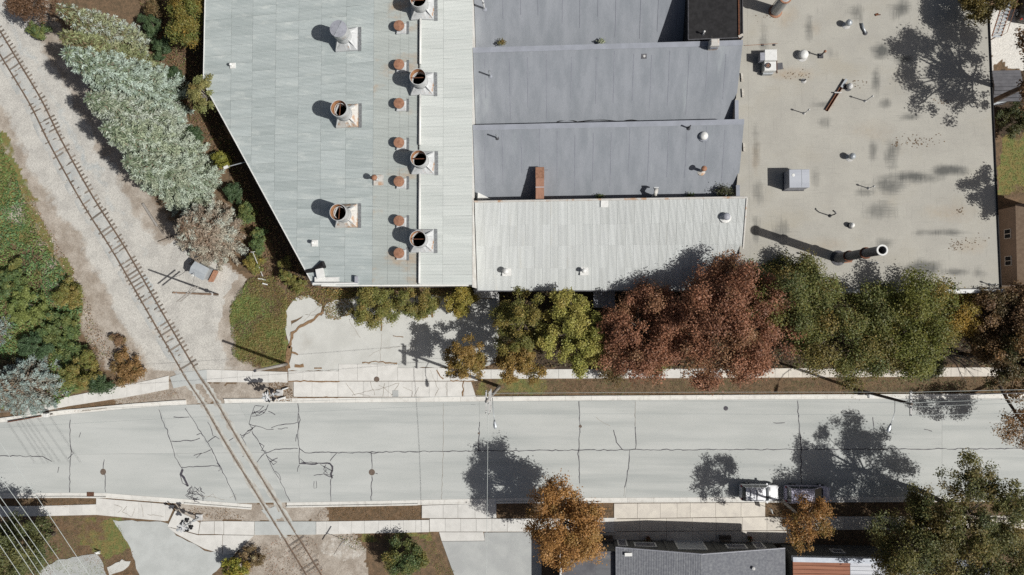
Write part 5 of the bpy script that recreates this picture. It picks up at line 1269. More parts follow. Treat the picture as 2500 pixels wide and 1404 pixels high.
# square rooftop box
c = PX(1951, 436, gz + 1.75); c.z = gz
t = thing('rooftop_box', 'large square grey sheet metal box on the gravel roof', 'air handler', c)
MB().bbox((c.x, c.y, gz + 0.95), (1.95, 1.8, 1.62), 0.03).build('casing', MAT['greymetal'], t)
lid = MB().bbox((c.x, c.y, gz + 1.78), (2.02, 1.86, 0.09), 0.03).build('lid', M('pale_lid', C(186, 190, 197), C(176, 180, 188), 0.8, rough=0.55, stretch=(0.3, 3, 1), fine=0.03), t)
MB().box((c.x + 0.25, c.y, gz + 1.83), (0.03, 1.8, 0.03)).build('lid_seam', MAT['galv'], lid)
MB().bbox((c.x, c.y, gz + 0.07), (2.1, 1.95, 0.16), 0.02).build('curb', MAT['darkmetal'], t)
MB().lathe((c.x - 0.6, c.y + 0.35, gz + 1.83), [(0.09, 0), (0.16, 0.01), (0.1, 0.03), (0, 0.02)], 10).build('bird_dropping', MAT['white'], lid)
# rusty steel channel lying on gravel
a, b = PX(2065, 195, gz + 0.1), PX(2018, 270, gz + 0.1); d = (b - a); L = d.length; an = math.atan2(d.y, d.x); m = (a + b) / 2
t = thing('steel_channel', 'long rusty steel channel lying across the gravel roof', 'steel beam', (m.x, m.y, gz))
nrm = Vector((-math.sin(an), math.cos(an), 0))
for off, hh, mt in ((0, 0.04, 'rustdark'), (0.13, 0.2, 'rust'), (-0.13, 0.2, 'rust')):
    MB().box((m.x + nrm.x * off, m.y + nrm.y * off, gz + 0.02 + hh / 2), (L, 0.24 if off == 0 else 0.03, hh), an).build('web' if off == 0 else 'flange', MAT[mt], t)
q = a + d * 0.12; MB().box((q.x, q.y, gz + 0.24), (1.0, 0.26, 0.02), an).build('bright_end', MAT['galv'], t)
q = a + d * 0.43; MB().box((q.x, q.y, gz + 0.26), (0.12, 0.75, 0.06), an + 0.5).build('crosspiece', MAT['concrete'], t)
p = [PX(2103, 58, gz), PX(2106, 70, gz), PX(2112, 81, gz)]
t = thing('bent_pipe', 'short bent white pipe lying near the top of the gravel roof', 'pipe', (p[1].x, p[1].y, gz))
MB().path([(p[0].x, p[0].y, gz + 0.12), (p[1].x, p[1].y, gz + 0.14), (p[2].x, p[2].y, gz + 0.1)], 0.11, 8).build('pipe', MAT['galv'], t, smooth=True)
MB().lathe((p[2].x, p[2].y, gz), [(0.25, 0), (0.24, 0.05), (0.12, 0.14)], 10).build('foot', MAT['darkmetal'], t)
q = PX(2140, 36, gz); tb = MB().bbox((q.x, q.y, gz + 0.05), (0.35, 0.22, 0.1), 0.02, 0.3); tb.box((q.x + 0.3, q.y - 0.02, gz + 0.02), (0.2, 0.1, 0.03), 0.2)
_tag(tb.build('brick', MAT['rustdark']), 'loose red brick lying near the top of the gravel roof', 'brick')

# ================================================================== poles, wires, signals
def pole(base_px, h, r, label, mat, lean_=(0, 0), name='utility_pole'):
    c = PX(base_px[0], base_px[1]); t = thing(name, label, 'utility pole', c)
    pts = [(c.x + lean_[0] * k / 4, c.y + lean_[1] * k / 4, h * k / 4) for k in range(5)]
    pts[0] = (c.x, c.y, -0.3)
    MB().path(pts, [r, r * 0.92, r * 0.85, r * 0.78, r * 0.7], 10).build('pole', MAT[mat], t, smooth=True)
    return t, c
def arm(t, c, z, ln_, ang, mat='wood', off=(0, 0), ins=3, sz=(0.12, 0.14)):
    m = Vector((c.x + off[0], c.y + off[1], z))
    a = MB().box(m, (ln_, sz[0], sz[1]), ang).build('crossarm', MAT[mat], t)
    for k in range(ins):
        u = (k / (ins - 1) - 0.5) * (ln_ - 0.2) if ins > 1 else 0
        MB().lathe((m.x + math.cos(ang) * u, m.y + math.sin(ang) * u, z + 0.07), [(0.03, 0), (0.07, 0.03), (0.05, 0.09), (0.075, 0.13), (0.03, 0.2), (0, 0.2)], 8).build('insulator', MAT['concrete'], a)
def lamp(t, root, z0, head, z1):
    """street lamp arm with cobra head; head = (x, y)"""
    r = Vector((root[0], root[1], z0)); e = Vector((head[0], head[1], z1)); d = (e - r); dh = Vector((d.x, d.y, 0)).normalized()
    a = MB().path([r, r + d * 0.45 + Vector((0, 0, 0.35)), r + d * 0.8 + Vector((0, 0, 0.2)), e], 0.035, 6).build('lamp_arm', MAT['galv'], t, smooth=True)
    vs = []; n = 10; st = [(0.0, 0.07, 0.06), (0.2, 0.12, 0.1), (0.5, 0.19, 0.13), (0.75, 0.18, 0.12), (0.92, 0.1, 0.07)]
    fs = []; sd = Vector((-dh.y, dh.x, 0))
    for u, w, hh in st:
        for k in range(n):
            an = 2 * math.pi * k / n
            vs.append(e + dh * u + sd * (w * math.cos(an)) + Vector((0, 0, hh * math.sin(an))))
    for i in range(len(st) - 1):
        for k in range(n): fs.append((i * n + k, i * n + (k + 1) % n, (i + 1) * n + (k + 1) % n, (i + 1) * n + k))
    fs += [tuple(range(n))[::-1], tuple(range((len(st) - 1) * n, len(st) * n))]
    o = MB().add(vs, fs).build('lamp_head', MAT['galv'], t, smooth=True)
    q = e + dh * 0.12; MB().lathe((q.x, q.y, z1 + 0.09), [(0.05, 0), (0.05, 0.08), (0, 0.1)], 8).build('photocell', MAT['darkmetal'], o)

tA, cA = pole((700, 889), 8.7, 0.2, 'bare weathered grey pole leaning over the pavement by the grass patch', 'wood')
MB().lathe((cA.x, cA.y, 8.7), [(0.15, -0.12), (0.16, 0.02), (0.0, 0.03)], 10).build('cap', MAT['darkmetal'], tA)
tB, cB = pole((531, 719), 9.6, 0.14, 'brown pole with paired bare crossarms beside the railway cabinet', 'brownwood')
for o_ in (-0.32, 0.32): arm(tB, cB, 6.9 + o_, 2.7, math.radians(38), 'wood', (0.12, -0.12), 0, (0.1, 0.12))
MB().lathe((cB.x, cB.y, 1.4), [(0.2, 0), (0.24, 0.1), (0.2, 0.25), (0.14, 0.25)], 10).build('collar', MAT['concrete'], tB)
MB().tube((cB.x - 0.2, cB.y + 0.1, 9.2), (cB.x + 0.2, cB.y - 0.1, 9.2), 0.05).build('pole_top_bracket', MAT['galv'], tB)
tC, cC = pole((1219, 944), 13.0, 0.2, 'tall street pole with three crossarms and a lamp above the verge', 'wood', (-0.2, 0.1))
top = Vector((cC.x - 0.2, cC.y + 0.1, 0))
for z, o_ in ((12.7, 0.18), (12.0, -0.18), (10.9, 0.18)): arm(tC, top, z, 2.3, math.radians(90), 'concrete', (o_, -0.25), 3)
hd = PX(1207, 1025, 9.9); lamp(tC, (cC.x, cC.y - 0.1), 9.3, (hd.x, hd.y), 9.9)
for k in range(2): MB().lathe((top.x - 0.32, top.y - 0.35 + 0.7 * k, 10.2), [(0.12, 0), (0.14, 0.1), (0.14, 0.5), (0.06, 0.6), (0.04, 0.75), (0, 0.75)], 10).build('transformer_fuse', MAT['darkmetal'], tC)
tD, cD = pole((2095, 952), 11.4, 0.18, 'street pole with pale crossarm and a lamp near the right edge', 'darkwood')
ctop = PX(2222, 986, 11.4); arm(tD, Vector((ctop.x + 0.05, ctop.y, 0)), 11.2, 2.4, math.radians(89), 'concrete', (0.1, 0.0), 4, (0.16, 0.16))
for sg in (-1, 1): MB().tube((cD.x, cD.y, 10.4), (cD.x + 0.1, cD.y + sg * 0.8, 11.15), 0.025).build('brace', MAT['galv'], tD)
hd = PX(2175, 1034, 9.0); lamp(tD, (cD.x, cD.y - 0.1), 8.2, (hd.x, hd.y), 9.0)

def wire(a, b, sag, label, r=0.022, mat='wire', n=14, grp='overhead wires'):
    a = Vector(a); b = Vector(b); pts = []
    for k in range(n + 1):
        t = k / n; p = a + (b - a) * t; p.z -= sag * 4 * t * (1 - t); pts.append(p)
    o = MB().path(pts, r, 4).build('overhead_wire', MAT[mat]); return _tag(o, label, 'wire', grp)
dtop = Vector((ctop.x + 0.15, ctop.y, 11.4))
wire((top.x, top.y + 0.7, 12.9), (dtop.x, dtop.y + 1.1, 11.4), 0.5, 'bright wire along the verge from the lamp pole towards the right', 0.015)
wire((top.x, top.y - 1.3, 12.9), (dtop.x, dtop.y - 1.1, 11.4), 0.5, 'thin wire over the northern lane between the two lamp poles', 0.016)
wire((top.x + 0.1, top.y - 0.3, 11.1), (dtop.x, dtop.y + 0.1, 11.4), 0.5, 'thin wire above the northern kerb between the two lamp poles', 0.014)
ends = [(2620, 949), (2620, 956), (2620, 971), (2620, 980), (2620, 1008)]
for k, (e_, dy, lab) in enumerate(zip(ends, (1.1, 0.7, 0.1, -0.3, -1.1), ('northernmost wire running off the right edge from the crossarm', 'thick dark cable running off the right edge below the northernmost wire',
                      'third wire from the north leaving the crossarm to the right', 'fourth wire from the north leaving the crossarm to the right', 'southernmost wire leaving the crossarm over the road to the right'))):
    q = PX(e_[0], e_[1], 11.4); wire((dtop.x, dtop.y + dy, 11.4), (q.x, q.y, 11.4), 0.15, lab, 0.035 if k == 1 else 0.02, 'wiredark' if k == 1 else 'wire')
q = PX(-140, 1012, 10.5); wire((q.x, q.y, 10.5), (top.x, top.y + 0.5, 12.9), 0.9, 'long thin wire from the left edge past the crossing to the lamp pole', 0.016)
q = PX(-140, 1052, 9); q2 = PX(1205, 985, 10.5); wire((q.x, q.y, 9), (q2.x, q2.y, 10.6), 0.9, 'long thin wire over the northern lane left of the lamp pole', 0.014)
q = PX(1186, 1470, 9.5); wire((top.x - 0.1, top.y - 1.2, 11.0), (q.x, q.y, 9.5), 0.3, 'service wire crossing the street southward from the lamp pole', 0.022)
q = PX(430, 700, 6.2); q2 = PX(474, 665, 2.5); wire((cB.x - 0.3, cB.y, 6.3), (q2.x, q2.y, 2.5), 0.5, 'slack cable from the brown pole to the railway cabinet', 0.02, 'wiredark')
HV = [((0, 1088), (213, 1404), 'innermost high voltage wire, longest across the bottom left corner'), ((0, 1172), (166, 1404), 'second high voltage wire from the road at bottom left'), ((0, 1221), (131, 1404), 'third high voltage wire from the road at bottom left'),
      ((0, 1241), (113, 1404), 'fourth high voltage wire from the road at bottom left'), ((0, 1266), (94, 1404), 'fifth high voltage wire from the road at bottom left'), ((0, 1290), (77, 1404), 'sixth high voltage wire from the road at bottom left'), ((0, 1341), (43, 1404), 'outermost high voltage wire at the very bottom left corner')]
for a, b, lab in HV:
    a = Vector((*a, 0)); b = Vector((*b, 0)); d = (b - a).normalized()
    a2 = a - d * 260; b2 = b + d * 200
    z = 26.0; p, q = PX(a2.x, a2.y, z), PX(b2.x, b2.y, z); wire(p, q, 0.2, lab, 0.024, 'wire', 8, 'high voltage wires')

def signal(base_px, label, rz):
    c = PX(base_px[0], base_px[1]); t = thing('crossing_signal', label, 'railway signal', c, 'railway crossing signals')
    MB().bbox((c.x, c.y, 0.1), (0.75, 0.7, 0.3), 0.03).build('foundation', MAT['concrete'], t)
    MB().tube((c.x, c.y, 0.2), (c.x, c.y, 4.7), 0.065, n=10).build('mast', MAT['galv'], t, smooth=True)
    MB().lathe((c.x, c.y, 4.7), [(0.05, 0), (0.16, 0.03), (0.13, 0.16), (0, 0.2)], 12).build('bell', MAT['galv'], t)
    R = Matrix.Rotation(rz, 3, 'Z')
    for sx in (-1, 1):
        for sg in (-1, 1):
            # one board of a crossbuck, standing in a plane across the traffic
            L_, w_, th = 1.22, 0.22, 0.02; vs = []
            for u, v in ((-L_ / 2, -w_ / 2), (L_ / 2, -w_ / 2), (L_ / 2, w_ / 2), (-L_ / 2, w_ / 2)):
                y_ = u * math.cos(math.radians(45)) * sg - v * math.sin(math.radians(45)); z_ = u * math.sin(math.radians(45)) + v * math.cos(math.radians(45)) * sg
                for dx in (0, th): vs.append(Vector((c.x, c.y, 3.95)) + R @ Vector((sx * (0.1 + 0.022 * (sg > 0) + dx), y_, z_)))
            MB().add(vs, [(0, 2, 4, 6), (7, 5, 3, 1), (0, 1, 3, 2), (2, 3, 5, 4), (4, 5, 7, 6), (6, 7, 1, 0)]).build('crossbuck_board', MAT['signwhite'], t)
        am = MB(); am.tube(Vector((c.x, c.y, 2.9)) + R @ Vector((sx * 0.14, -0.62, 0)), Vector((c.x, c.y, 2.9)) + R @ Vector((sx * 0.14, 0.62, 0)), 0.04, n=6)
        ao = am.build('flasher_arm', MAT['galv'], t)
        for sy in (-1, 1):
            p = Vector((c.x, c.y, 2.9)) + R @ Vector((sx * 0.2, sy * 0.46, 0)); q = p + R @ Vector((sx * 0.06, 0, 0))
            lo_ = MB().tube(p, q, 0.30, 0.30, 18).build('flasher_disc', MAT['signblack'], t)
            MB().tube(q, q + R @ Vector((sx * 0.08, 0, 0)), 0.12, 0.10, 14).build('red_lens', MAT['redlamp'], lo_)
            h = MB().tube(q + Vector((0, 0, 0.08)), q + R @ Vector((sx * 0.3, 0, 0)) + Vector((0, 0, 0.06)), 0.16, 0.14, 12); h.build('hood', MAT['signblack'], lo_)
    MB().box((c.x, c.y, 1.3), (0.25, 0.22, 0.5)).build('junction_box', MAT['galv'], t)
    MB().box(Vector((c.x, c.y, 2.25)) + R @ Vector((0.09, 0, 0)), (0.02, 0.45, 0.3), rz).build('plate', MAT['signwhite'], t)
    return t
signal((684, 958), 'white railway crossing signal with crossbucks north of the street', 0.25)
signal((488, 1262), 'railway crossing signal with black flashers south of the street', 0.55)

# railway cabinet
c = PX(485, 661, 2.2); c.z = 0; an = math.radians(-27)
t = thing('signal_cabinet', 'grey sheet metal railway cabinet with rust streaked roof near the brown pole', 'signal cabinet', c)
R = Matrix.Rotation(an, 3, 'Z')
MB().box((c.x, c.y, 1.15), (1.55, 1.45, 2.2), an + 0.5).v
MB().bbox((c.x, c.y, 1.1), (1.7, 1.35, 2.1), 0.01, an).build('body', MAT['galv'], t)
vs = [Vector((c.x, c.y, 0)) + R @ Vector(v) for v in ((-0.95, -0.78, 2.12), (0.95, -0.78, 2.12), (0.95, 0.78, 2.12), (-0.95, 0.78, 2.12), (-0.95, 0, 2.4), (0.95, 0, 2.4), (-0.95, -0.78, 2.05), (0.95, -0.78, 2.05), (0.95, 0.78, 2.05), (-0.95, 0.78, 2.05))]
MB().add(vs, [(0, 1, 5, 4), (4, 5, 2, 3), (0, 4, 3), (1, 2, 5), (0, 6, 7, 1), (1, 7, 8, 2), (2, 8, 9, 3), (3, 9, 6, 0), (6, 9, 8, 7)]).build('roof', M('cabinet_roof', C(184, 190, 194), C(172, 178, 182), 2, rough=0.5, c3=C(190, 160, 132), s3=1.4, lo3=0.64, hi3=0.72, fine=0.04), t)
q = Vector((c.x, c.y, 0)) + R @ Vector((1.12, -0.05, 0)); MB().box((q.x, q.y, 0.6), (0.06, 1.5, 1.2), an).build('open_door', MAT['rust'], t)
q = Vector((c.x, c.y, 0)) + R @ Vector((-0.3, -0.75, 0)); MB().lathe((q.x, q.y, 2.3), [(0.14, 0), (0.16, 0.1), (0.1, 0.2), (0, 0.22)], 10).build('roof_fitting', MAT['white'], t)
c = PX(474, 615, 0.9); c.z = 0
t = thing('round_tank', 'round pale concrete well cover half hidden under the brown spruce', 'well', c)
MB().lathe(c, [(0.66, 0), (0.66, 0.8), (0.62, 0.9), (0.0, 0.92)], 24).build('ring', MAT['concrete'], t); MB().lathe(c, [(0.5, 0.9), (0.5, 0.99), (0.46, 1.0), (0, 1.0)], 24).build('lid', MAT['concrete'], t)
# timber, posts and small things on the ground
def bar(name, a, b, z, w, h, mat, label, cat):
    p, q = PX(*a, z), PX(*b, z); d = q - p; m = (p + q) / 2; an = math.atan2(d.y, d.x)
    mb = MB().bbox((m.x, m.y, z), (d.length, w, h), 0.02, an)
    mb.bbox((p.x + d.x * 0.1, p.y + d.y * 0.1, z + h / 2 + 0.01), (0.12, w * 0.9, 0.02), 0.005, an)
    return _tag(mb.build(name, MAT[mat]), label, cat)
bar('timber', (349, 497), (384, 552), 0.12, 0.24, 0.22, 'wood', 'grey old sleeper lying by the foot of the spruces', 'timber')
bar('timber', (386, 551), (400, 572), 0.08, 0.16, 0.14, 'tie', 'short broken sleeper end beyond the grey old sleeper', 'timber')
bar('timber', (385, 590), (422, 576), 0.06, 0.08, 0.08, 'darkwood', 'thin dark stick on the dirt below the spruces', 'stick')
bar('steel_rod', (485, 646), (513, 647), 0.1, 0.05, 0.05, 'rust', 'thin rusty rod lying behind the railway cabinet', 'rod')
bar('white_board', (629, 680), (649, 683), 0.2, 0.16, 0.05, 'white', 'upper white board lying at the edge of the grass patch', 'board')
bar('white_board', (641, 692), (653, 695), 0.35, 0.14, 0.08, 'white', 'lower white board standing out of the grass patch', 'board')
bar('kerb_block', (691, 951), (703, 947), 0.22, 0.14, 0.35, 'white', 'small white marker post right of the northern crossing signal', 'marker')
bar('kerb_block', (681, 975), (697, 970), 0.22, 0.2, 0.35, 'white', 'larger white marker block beside the kerb below the northern signal', 'marker')
bar('timber', (200, 1004), (262, 997), 0.06, 0.1, 0.08, 'stone', 'pale yellow batten lying on the western verge', 'timber')
bar('rail_fragment', (20, 1030), (100, 1016), 0.2, 0.12, 0.25, 'rustdark', 'dark rusty guard rail under the blue spruce by the kerb', 'guard rail')
def mailbox(px, label):
    c = PX(px[0], px[1], 1.1); c.z = 0; t = thing('utility_box', label, 'utility box', c)
    MB().box((c.x, c.y, 0.45), (0.1, 0.1, 0.95)).build('post', MAT['darkwood'], t); MB().bbox((c.x, c.y, 1.05), (0.55, 0.45, 0.4), 0.06).build('box', MAT['white'], t); MB().box((c.x - 0.29, c.y, 1.05), (0.02, 0.3, 0.26)).build('door', MAT['galv'], t)
mailbox((112, 1014), 'white box on a post by the kerb under the blue spruce')
mailbox((2126, 967), 'white box on a post at the kerb by the right lamp pole')
# leaning sign post with its T shaped shadow
c = PX(842, 1318); t = thing('sign_post', 'thin sign post south of the street throwing a T shaped shadow', 'sign', c)
MB().tube((c.x, c.y, 0), (c.x, c.y, 2.6), 0.035).build('post', MAT['galv'], t); MB().box((c.x, c.y, 2.45), (0.05, 1.9, 0.12), -0.55).build('board', MAT['darkwood'], t)
c = PX(236, 1350, 0.6); c.z = 0; t = thing('white_bollard', 'short white bollard at the corner of the old slab bottom left', 'bollard', c)
MB().tube((c.x, c.y, 0), (c.x, c.y, 0.75), 0.12, 0.1, 10).build('post', MAT['white'], t, smooth=True); MB().box((c.x - 0.25, c.y - 0.2, 0.08), (0.6, 0.16, 0.12), -0.1).build('stop_block', MAT['white'], t)
# leaning rotten pole with cable in the shrubs by the slanted corner
a, b = PX(640, 675, 0.2), PX(617, 615, 3.0)
t = thing('leaning_pole', 'thin pale leaning pole in the shrubs by the slanted hall corner', 'pole', a)
MB().path([(a.x, a.y, 0), ((a.x + b.x) / 2, (a.y + b.y) / 2, 1.5), (b.x, b.y, 3.0)], [0.06, 0.05, 0.04], 6).build('pole', MAT['concrete'], t); MB().box((b.x, b.y, 2.95), (0.5, 0.06, 0.06), 0.1).build('crosspiece', MAT['concrete'], t)
a, b = PX(542, 404, 6.3), PX(566, 395, 6.2)
t = thing('wall_bracket', 'pale bracket reaching from the slanted wall towards the spruces', 'bracket', a)
MB().tube((a.x, a.y, 5.4), (b.x + 2.2, b.y + 0.4, 5.4), 0.05).build('arm', MAT['galv'], t); MB().box((a.x, a.y, 5.35), (0.5, 0.28, 0.2), 0.4).build('lamp', MAT['white'], t)
# manholes
def manhole(px, r, label, z=0.012):
    c = PX(px[0], px[1]); t = thing('manhole_cover', label, 'manhole cover', (c.x, c.y, z))
    MB().lathe((c.x, c.y, z), [(r, 0), (r, 0.01), (r * 0.88, 0.01), (r * 0.88, 0.002)], 24).build('ring', MAT['iron'], t); MB().lathe((c.x, c.y, z), [(r * 0.85, 0.004), (r * 0.85, 0.016), (0, 0.018)], 24).build('lid', MAT['iron'], t)
manhole((252, 1152), 0.36, 'round manhole cover in the southern lane left of the railway'); manhole((908, 1153), 0.36, 'round manhole cover in the southern lane right of the railway')
manhole((920, 926), 0.32, 'round manhole cover in the concrete apron of the yard', 0.065); manhole((1417, 1041), 0.17, 'small round valve cover in the northern lane', 0.012)
manhole((1169, 1058), 0.11, 'tiny valve cover on the short joint left of the lamp', 0.012)
c = PX(1772, 997); _tag(MB().lathe((c.x, c.y, 0.012), [(0.26, 0), (0.2, 0.008), (0, 0.01)], 12).build('oil_stain', MAT['tar']), 'small dark tar spot in the northern lane', 'tar spot')
c = PX(966, 961); t = thing('utility_hatch', 'square grey utility hatch in the cracked apron', 'utility hatch', (c.x, c.y, 0.05)); MB().bbox((c.x, c.y, 0.06), (0.7, 0.75, 0.04), 0.01).build('lid', MAT['drive'], t)
c = PX(221, 1208); t = thing('storm_drain', 'brown rusty storm drain grate in the southern kerb', 'storm drain', (c.x, c.y, 0.0))
for k in range(7): MB().box((c.x - 0.36 + k * 0.12, c.y, 0.045), (0.06, 0.6, 0.05)).build('grate_bar', MAT['rustdark'], t)
MB().box((c.x, c.y, 0.022), (0.9, 0.66, 0.02)).build('frame', MAT['iron'], t)
# steel stair by the eastern hall edge
t0 = PX(2414, 95, 0.3); t = thing('steel_stair', 'rusty steel stair against the hall at the top right corner', 'stair', t0)
a = PX(2416, 92, 4.2); b = PX(2452, -10, 7.5); a.z, b.z = 4.6, 7.6
for o_ in (0, 0.95):
    MB().tube((a.x + o_, a.y, a.z), (b.x + o_, b.y, b.z), 0.06).build('stringer', MAT['rust'], t); MB().tube((a.x + o_, a.y, a.z + 0.9), (b.x + o_, b.y, b.z + 0.9), 0.03).build('handrail', MAT['rust'], t)
for k in range(13):
    q = a + (b - a) * (k / 12); MB().box((q.x + 0.47, q.y, q.z), (0.9, 0.26, 0.04)).build('tread', MAT['galv'], t)
for k in range(5):
    q = a + (b - a) * (k / 4)
    for o_ in (0, 0.95): MB().tube((q.x + o_, q.y, q.z), (q.x + o_, q.y, q.z + 0.9), 0.02).build('baluster', MAT['rust'], t)
for q in (a, b): MB().tube((q.x + 0.5, q.y, -0.1), (q.x + 0.5, q.y, q.z), 0.06).build('support', MAT['rust'], t)
# planters and bench in front of the gabled shop
for px, lab in ((1582, 'red flower pot left of the garage door in shade'), (1830, 'red flower pot right of the garage door in shade')):
    c = PX(px, 1314, 0.3); c.z = 0.05; t = thing('flower_pot', lab, 'flower pot', c, 'flower pots in front of the shop')
    MB().lathe(c, [(0.16, 0), (0.24, 0.42), (0.2, 0.42), (0.0, 0.36)], 12).build('pot', MAT['rustdark'], t)
    fl_ = MB(); rs_ = random.Random(px)
    for k in range(60):
        p = Vector((c.x + rs_.gauss(0, 0.16), c.y + rs_.gauss(0, 0.16), 0.5 + rs_.random() * 0.25)); u = Vector((rs_.uniform(-1, 1), rs_.uniform(-1, 1), rs_.uniform(-.4, .4))).normalized() * 0.07; v = u.cross(Vector((0.1, 0, 1))).normalized() * 0.05
        fl_.add([p - u, p - v, p + u, p + v], [(0, 1, 2, 3)])
    fl_.build('flowers', M('red_flowers', (0.3, 0.03, 0.03), (0.05, 0.1, 0.03), 9, 0.45, 0.5) if 'red_flowers' not in bpy.data.materials else bpy.data.materials['red_flowers'], t)
for px, lab in ((1482, 'dark bench in shade in front of the flat roofed wing'), (1770, 'dark bench in shade right of the garage door')):
    c = PX(px, 1312, 0.4); c.z = 0.05; t = thing('bench', lab, 'bench', c, 'benches in front of the shop')
    for k in range(3): MB().box((c.x, c.y - 0.15 + k * 0.16, 0.5), (1.3, 0.13, 0.04)).build('seat_slat', MAT['darkwood'], t)
    for k in range(2): MB().box((c.x, c.y - 0.28, 0.7 + k * 0.16), (1.3, 0.04, 0.12)).build('back_slat', MAT['darkwood'], t)
    for sx in (-0.55, 0.55): MB().box((c.x + sx, c.y - 0.05, 0.27), (0.06, 0.45, 0.44)).build('leg', MAT['darkmetal'], t)
c = PX(1881, 1245, 1.0); c.z = 0; t = thing('sign_post', 'small white sign on the brown verge behind the silver car', 'sign', c)
MB().tube((c.x, c.y, 0), (c.x, c.y, 1.6), 0.03).build('post', MAT['galv'], t); MB().box((c.x, c.y, 1.35), (0.05, 0.5, 0.6), 0.25).build('board', MAT['white'], t)

# ================================================================== cars
def car(label, loc, L, Wd, Hh, mat, style, heading=0.0):
    t = thing('parked_car', label, 'car', (0, 0, 0))
    w = Wd / 2
    if style == 'suv': st = [(-L / 2, 0.86, 0.55, .95), (-L / 2 + 0.08, 0.96, 0.98, 1), (-L * 0.3, 1, 1.04, 1), (0.1 * L, 1, 1.02, 1), (0.24 * L, 0.99, 1.0, 1), (0.40 * L, 0.95, 0.93, 1), (L / 2 - 0.12, 0.88, 0.8, 1), (L / 2, 0.74, 0.6, .9)]
    elif style == 'van': st = [(-L / 2, 0.82, 0.55, .95), (-L / 2 + 0.1, 0.95, 1.0, 1), (-L * 0.3, 1, 1.05, 1), (0.1 * L, 1, 1.03, 1), (0.28 * L, 0.98, 0.98, 1), (0.40 * L, 0.92, 0.86, 1), (L / 2 - 0.14, 0.78, 0.72, 1), (L / 2, 0.55, 0.55, .9)]
    vs = []; fs = []; ring = None
    for x, ws, zt, _ in st:
        ww = w * ws; zb = 0.26
        prof = [(-ww * 0.9, zb), (ww * 0.9, zb), (ww, zb + 0.18), (ww, zt - 0.2), (ww * 0.96, zt - 0.07), (ww * 0.84, zt), (0, zt + 0.03), (-ww * 0.84, zt), (-ww * 0.96, zt - 0.07), (-ww, zt - 0.2), (-ww, zb + 0.18)]
        ring = len(prof); vs += [(x, y, z) for y, z in prof]
    for i in range(len(st) - 1):
        for k in range(ring): fs.append((i * ring + k, (i + 1) * ring + k, (i + 1) * ring + (k + 1) % ring, i * ring + (k + 1) % ring))
    fs += [tuple(range(ring)), tuple(range((len(st) - 1) * ring, len(st) * ring))[::-1]]
    body = MB().add(vs, fs).build('body', mat, t); smooth_angle(body, 40)
    if style == 'suv': g0, g1, r0, r1 = -L / 2 + 0.1, 0.24 * L, -L / 2 + 0.38, 0.09 * L
    else: g0, g1, r0, r1 = -L / 2 + 0.12, 0.30 * L, -L / 2 + 0.4, 0.08 * L
    zb, zt = 0.97, Hh
    wb, wt = w * 0.94, w * 0.82
    def pt(u, s, v):      # u along, s side, v height 0..1
        return (g0 + (r0 - g0) * v if u == 0 else g1 + (r1 - g1) * v, s * (wb + (wt - wb) * v), zb + (zt - 0.06 - zb) * v)
    vs = [pt(0, -1, 0), pt(1, -1, 0), pt(1, 1, 0), pt(0, 1, 0), pt(0, -1, 1), pt(1, -1, 1), pt(1, 1, 1), pt(0, 1, 1)]
    MB().add([vs[1], vs[2], vs[6], vs[5]], [(0, 1, 2, 3)]).build('windscreen', MAT['glass'], t)
    MB().add([vs[3], vs[0], vs[4], vs[7]], [(0, 1, 2, 3)]).build('rear_window', MAT['glass'], t)
    for s in (-1, 1): MB().add([vs[0], vs[1], vs[5], vs[4]] if s < 0 else [vs[2], vs[3], vs[7], vs[6]], [(0, 1, 2, 3)]).build('side_window', MAT['glass'], t)
    xs_ = np.linspace(r0 - 0.03, r1 + 0.04, 6); vr = []; fr = []
    for i, x in enumerate(xs_):
        e = 0.05 if i in (0, 5) else 0.0
        for y in (-1, -0.6, 0, 0.6, 1): vr.append((x, y * (wt + 0.02), zt - 0.05 - e + 0.06 * (1 - y * y)))
    for i in range(5):
        for k in range(4): fr.append((i * 5 + k, (i + 1) * 5 + k, (i + 1) * 5 + k + 1, i * 5 + k + 1))
    rf_ = MB().add(vr, fr).build('roof', mat, t, smooth=True)
    pil = []
    for s in (-1, 1):
        for (a, b) in ((0, 4), (1, 5)) if s < 0 else ((3, 7), (2, 6)):
            MB().tube(vs[a], vs[b], 0.05, 0.045, 6).build('pillar', mat, t)
        for f_ in (0.36, 0.66):
            a = Vector(vs[0]) .lerp(Vector(vs[1]), f_); b = Vector(vs[4]).lerp(Vector(vs[5]), f_); a.y *= s * -1 * -1 if s < 0 else -1; b.y *= 1 if s < 0 else -1
            a.y = s * wb; b.y = s * wt
            MB().tube(a, b, 0.035, 0.035, 6).build('pillar', mat, t)
        for x in (-L * 0.31, L * 0.315):
            wh = MB().tube((x, s * (w - 0.2), 0.34), (x, s * (w + 0.035), 0.34), 0.34, 0.34, 20).build('wheel', MAT['tyre'], t, smooth=False)
            MB().tube((x, s * (w + 0.03), 0.34), (x, s * (w + 0.045), 0.34), 0.2, 0.19, 14).build('rim', MAT['galv'], wh)
        MB().box((g1 - 0.25, s * (w + 0.1), 1.02), (0.16, 0.2, 0.14)).build('door_mirror', mat, t)
        MB().box((L / 2 - 0.07, s * w * 0.6, 0.68), (0.16, 0.28, 0.12), -s * 0.35).build('headlight', MAT['headlamp'], t)
        MB().box((-L / 2 + 0.05, s * w * 0.8, 0.88), (0.12, 0.16, 0.24)).build('tail_light', MAT['redlamp'], t)
        MB().tube((r0 + 0.1, s * wt * 0.88, zt + 0.06), (r1 - 0.1, s * wt * 0.88, zt + 0.06), 0.022).build('roof_rail', MAT['darkmetal'], t)
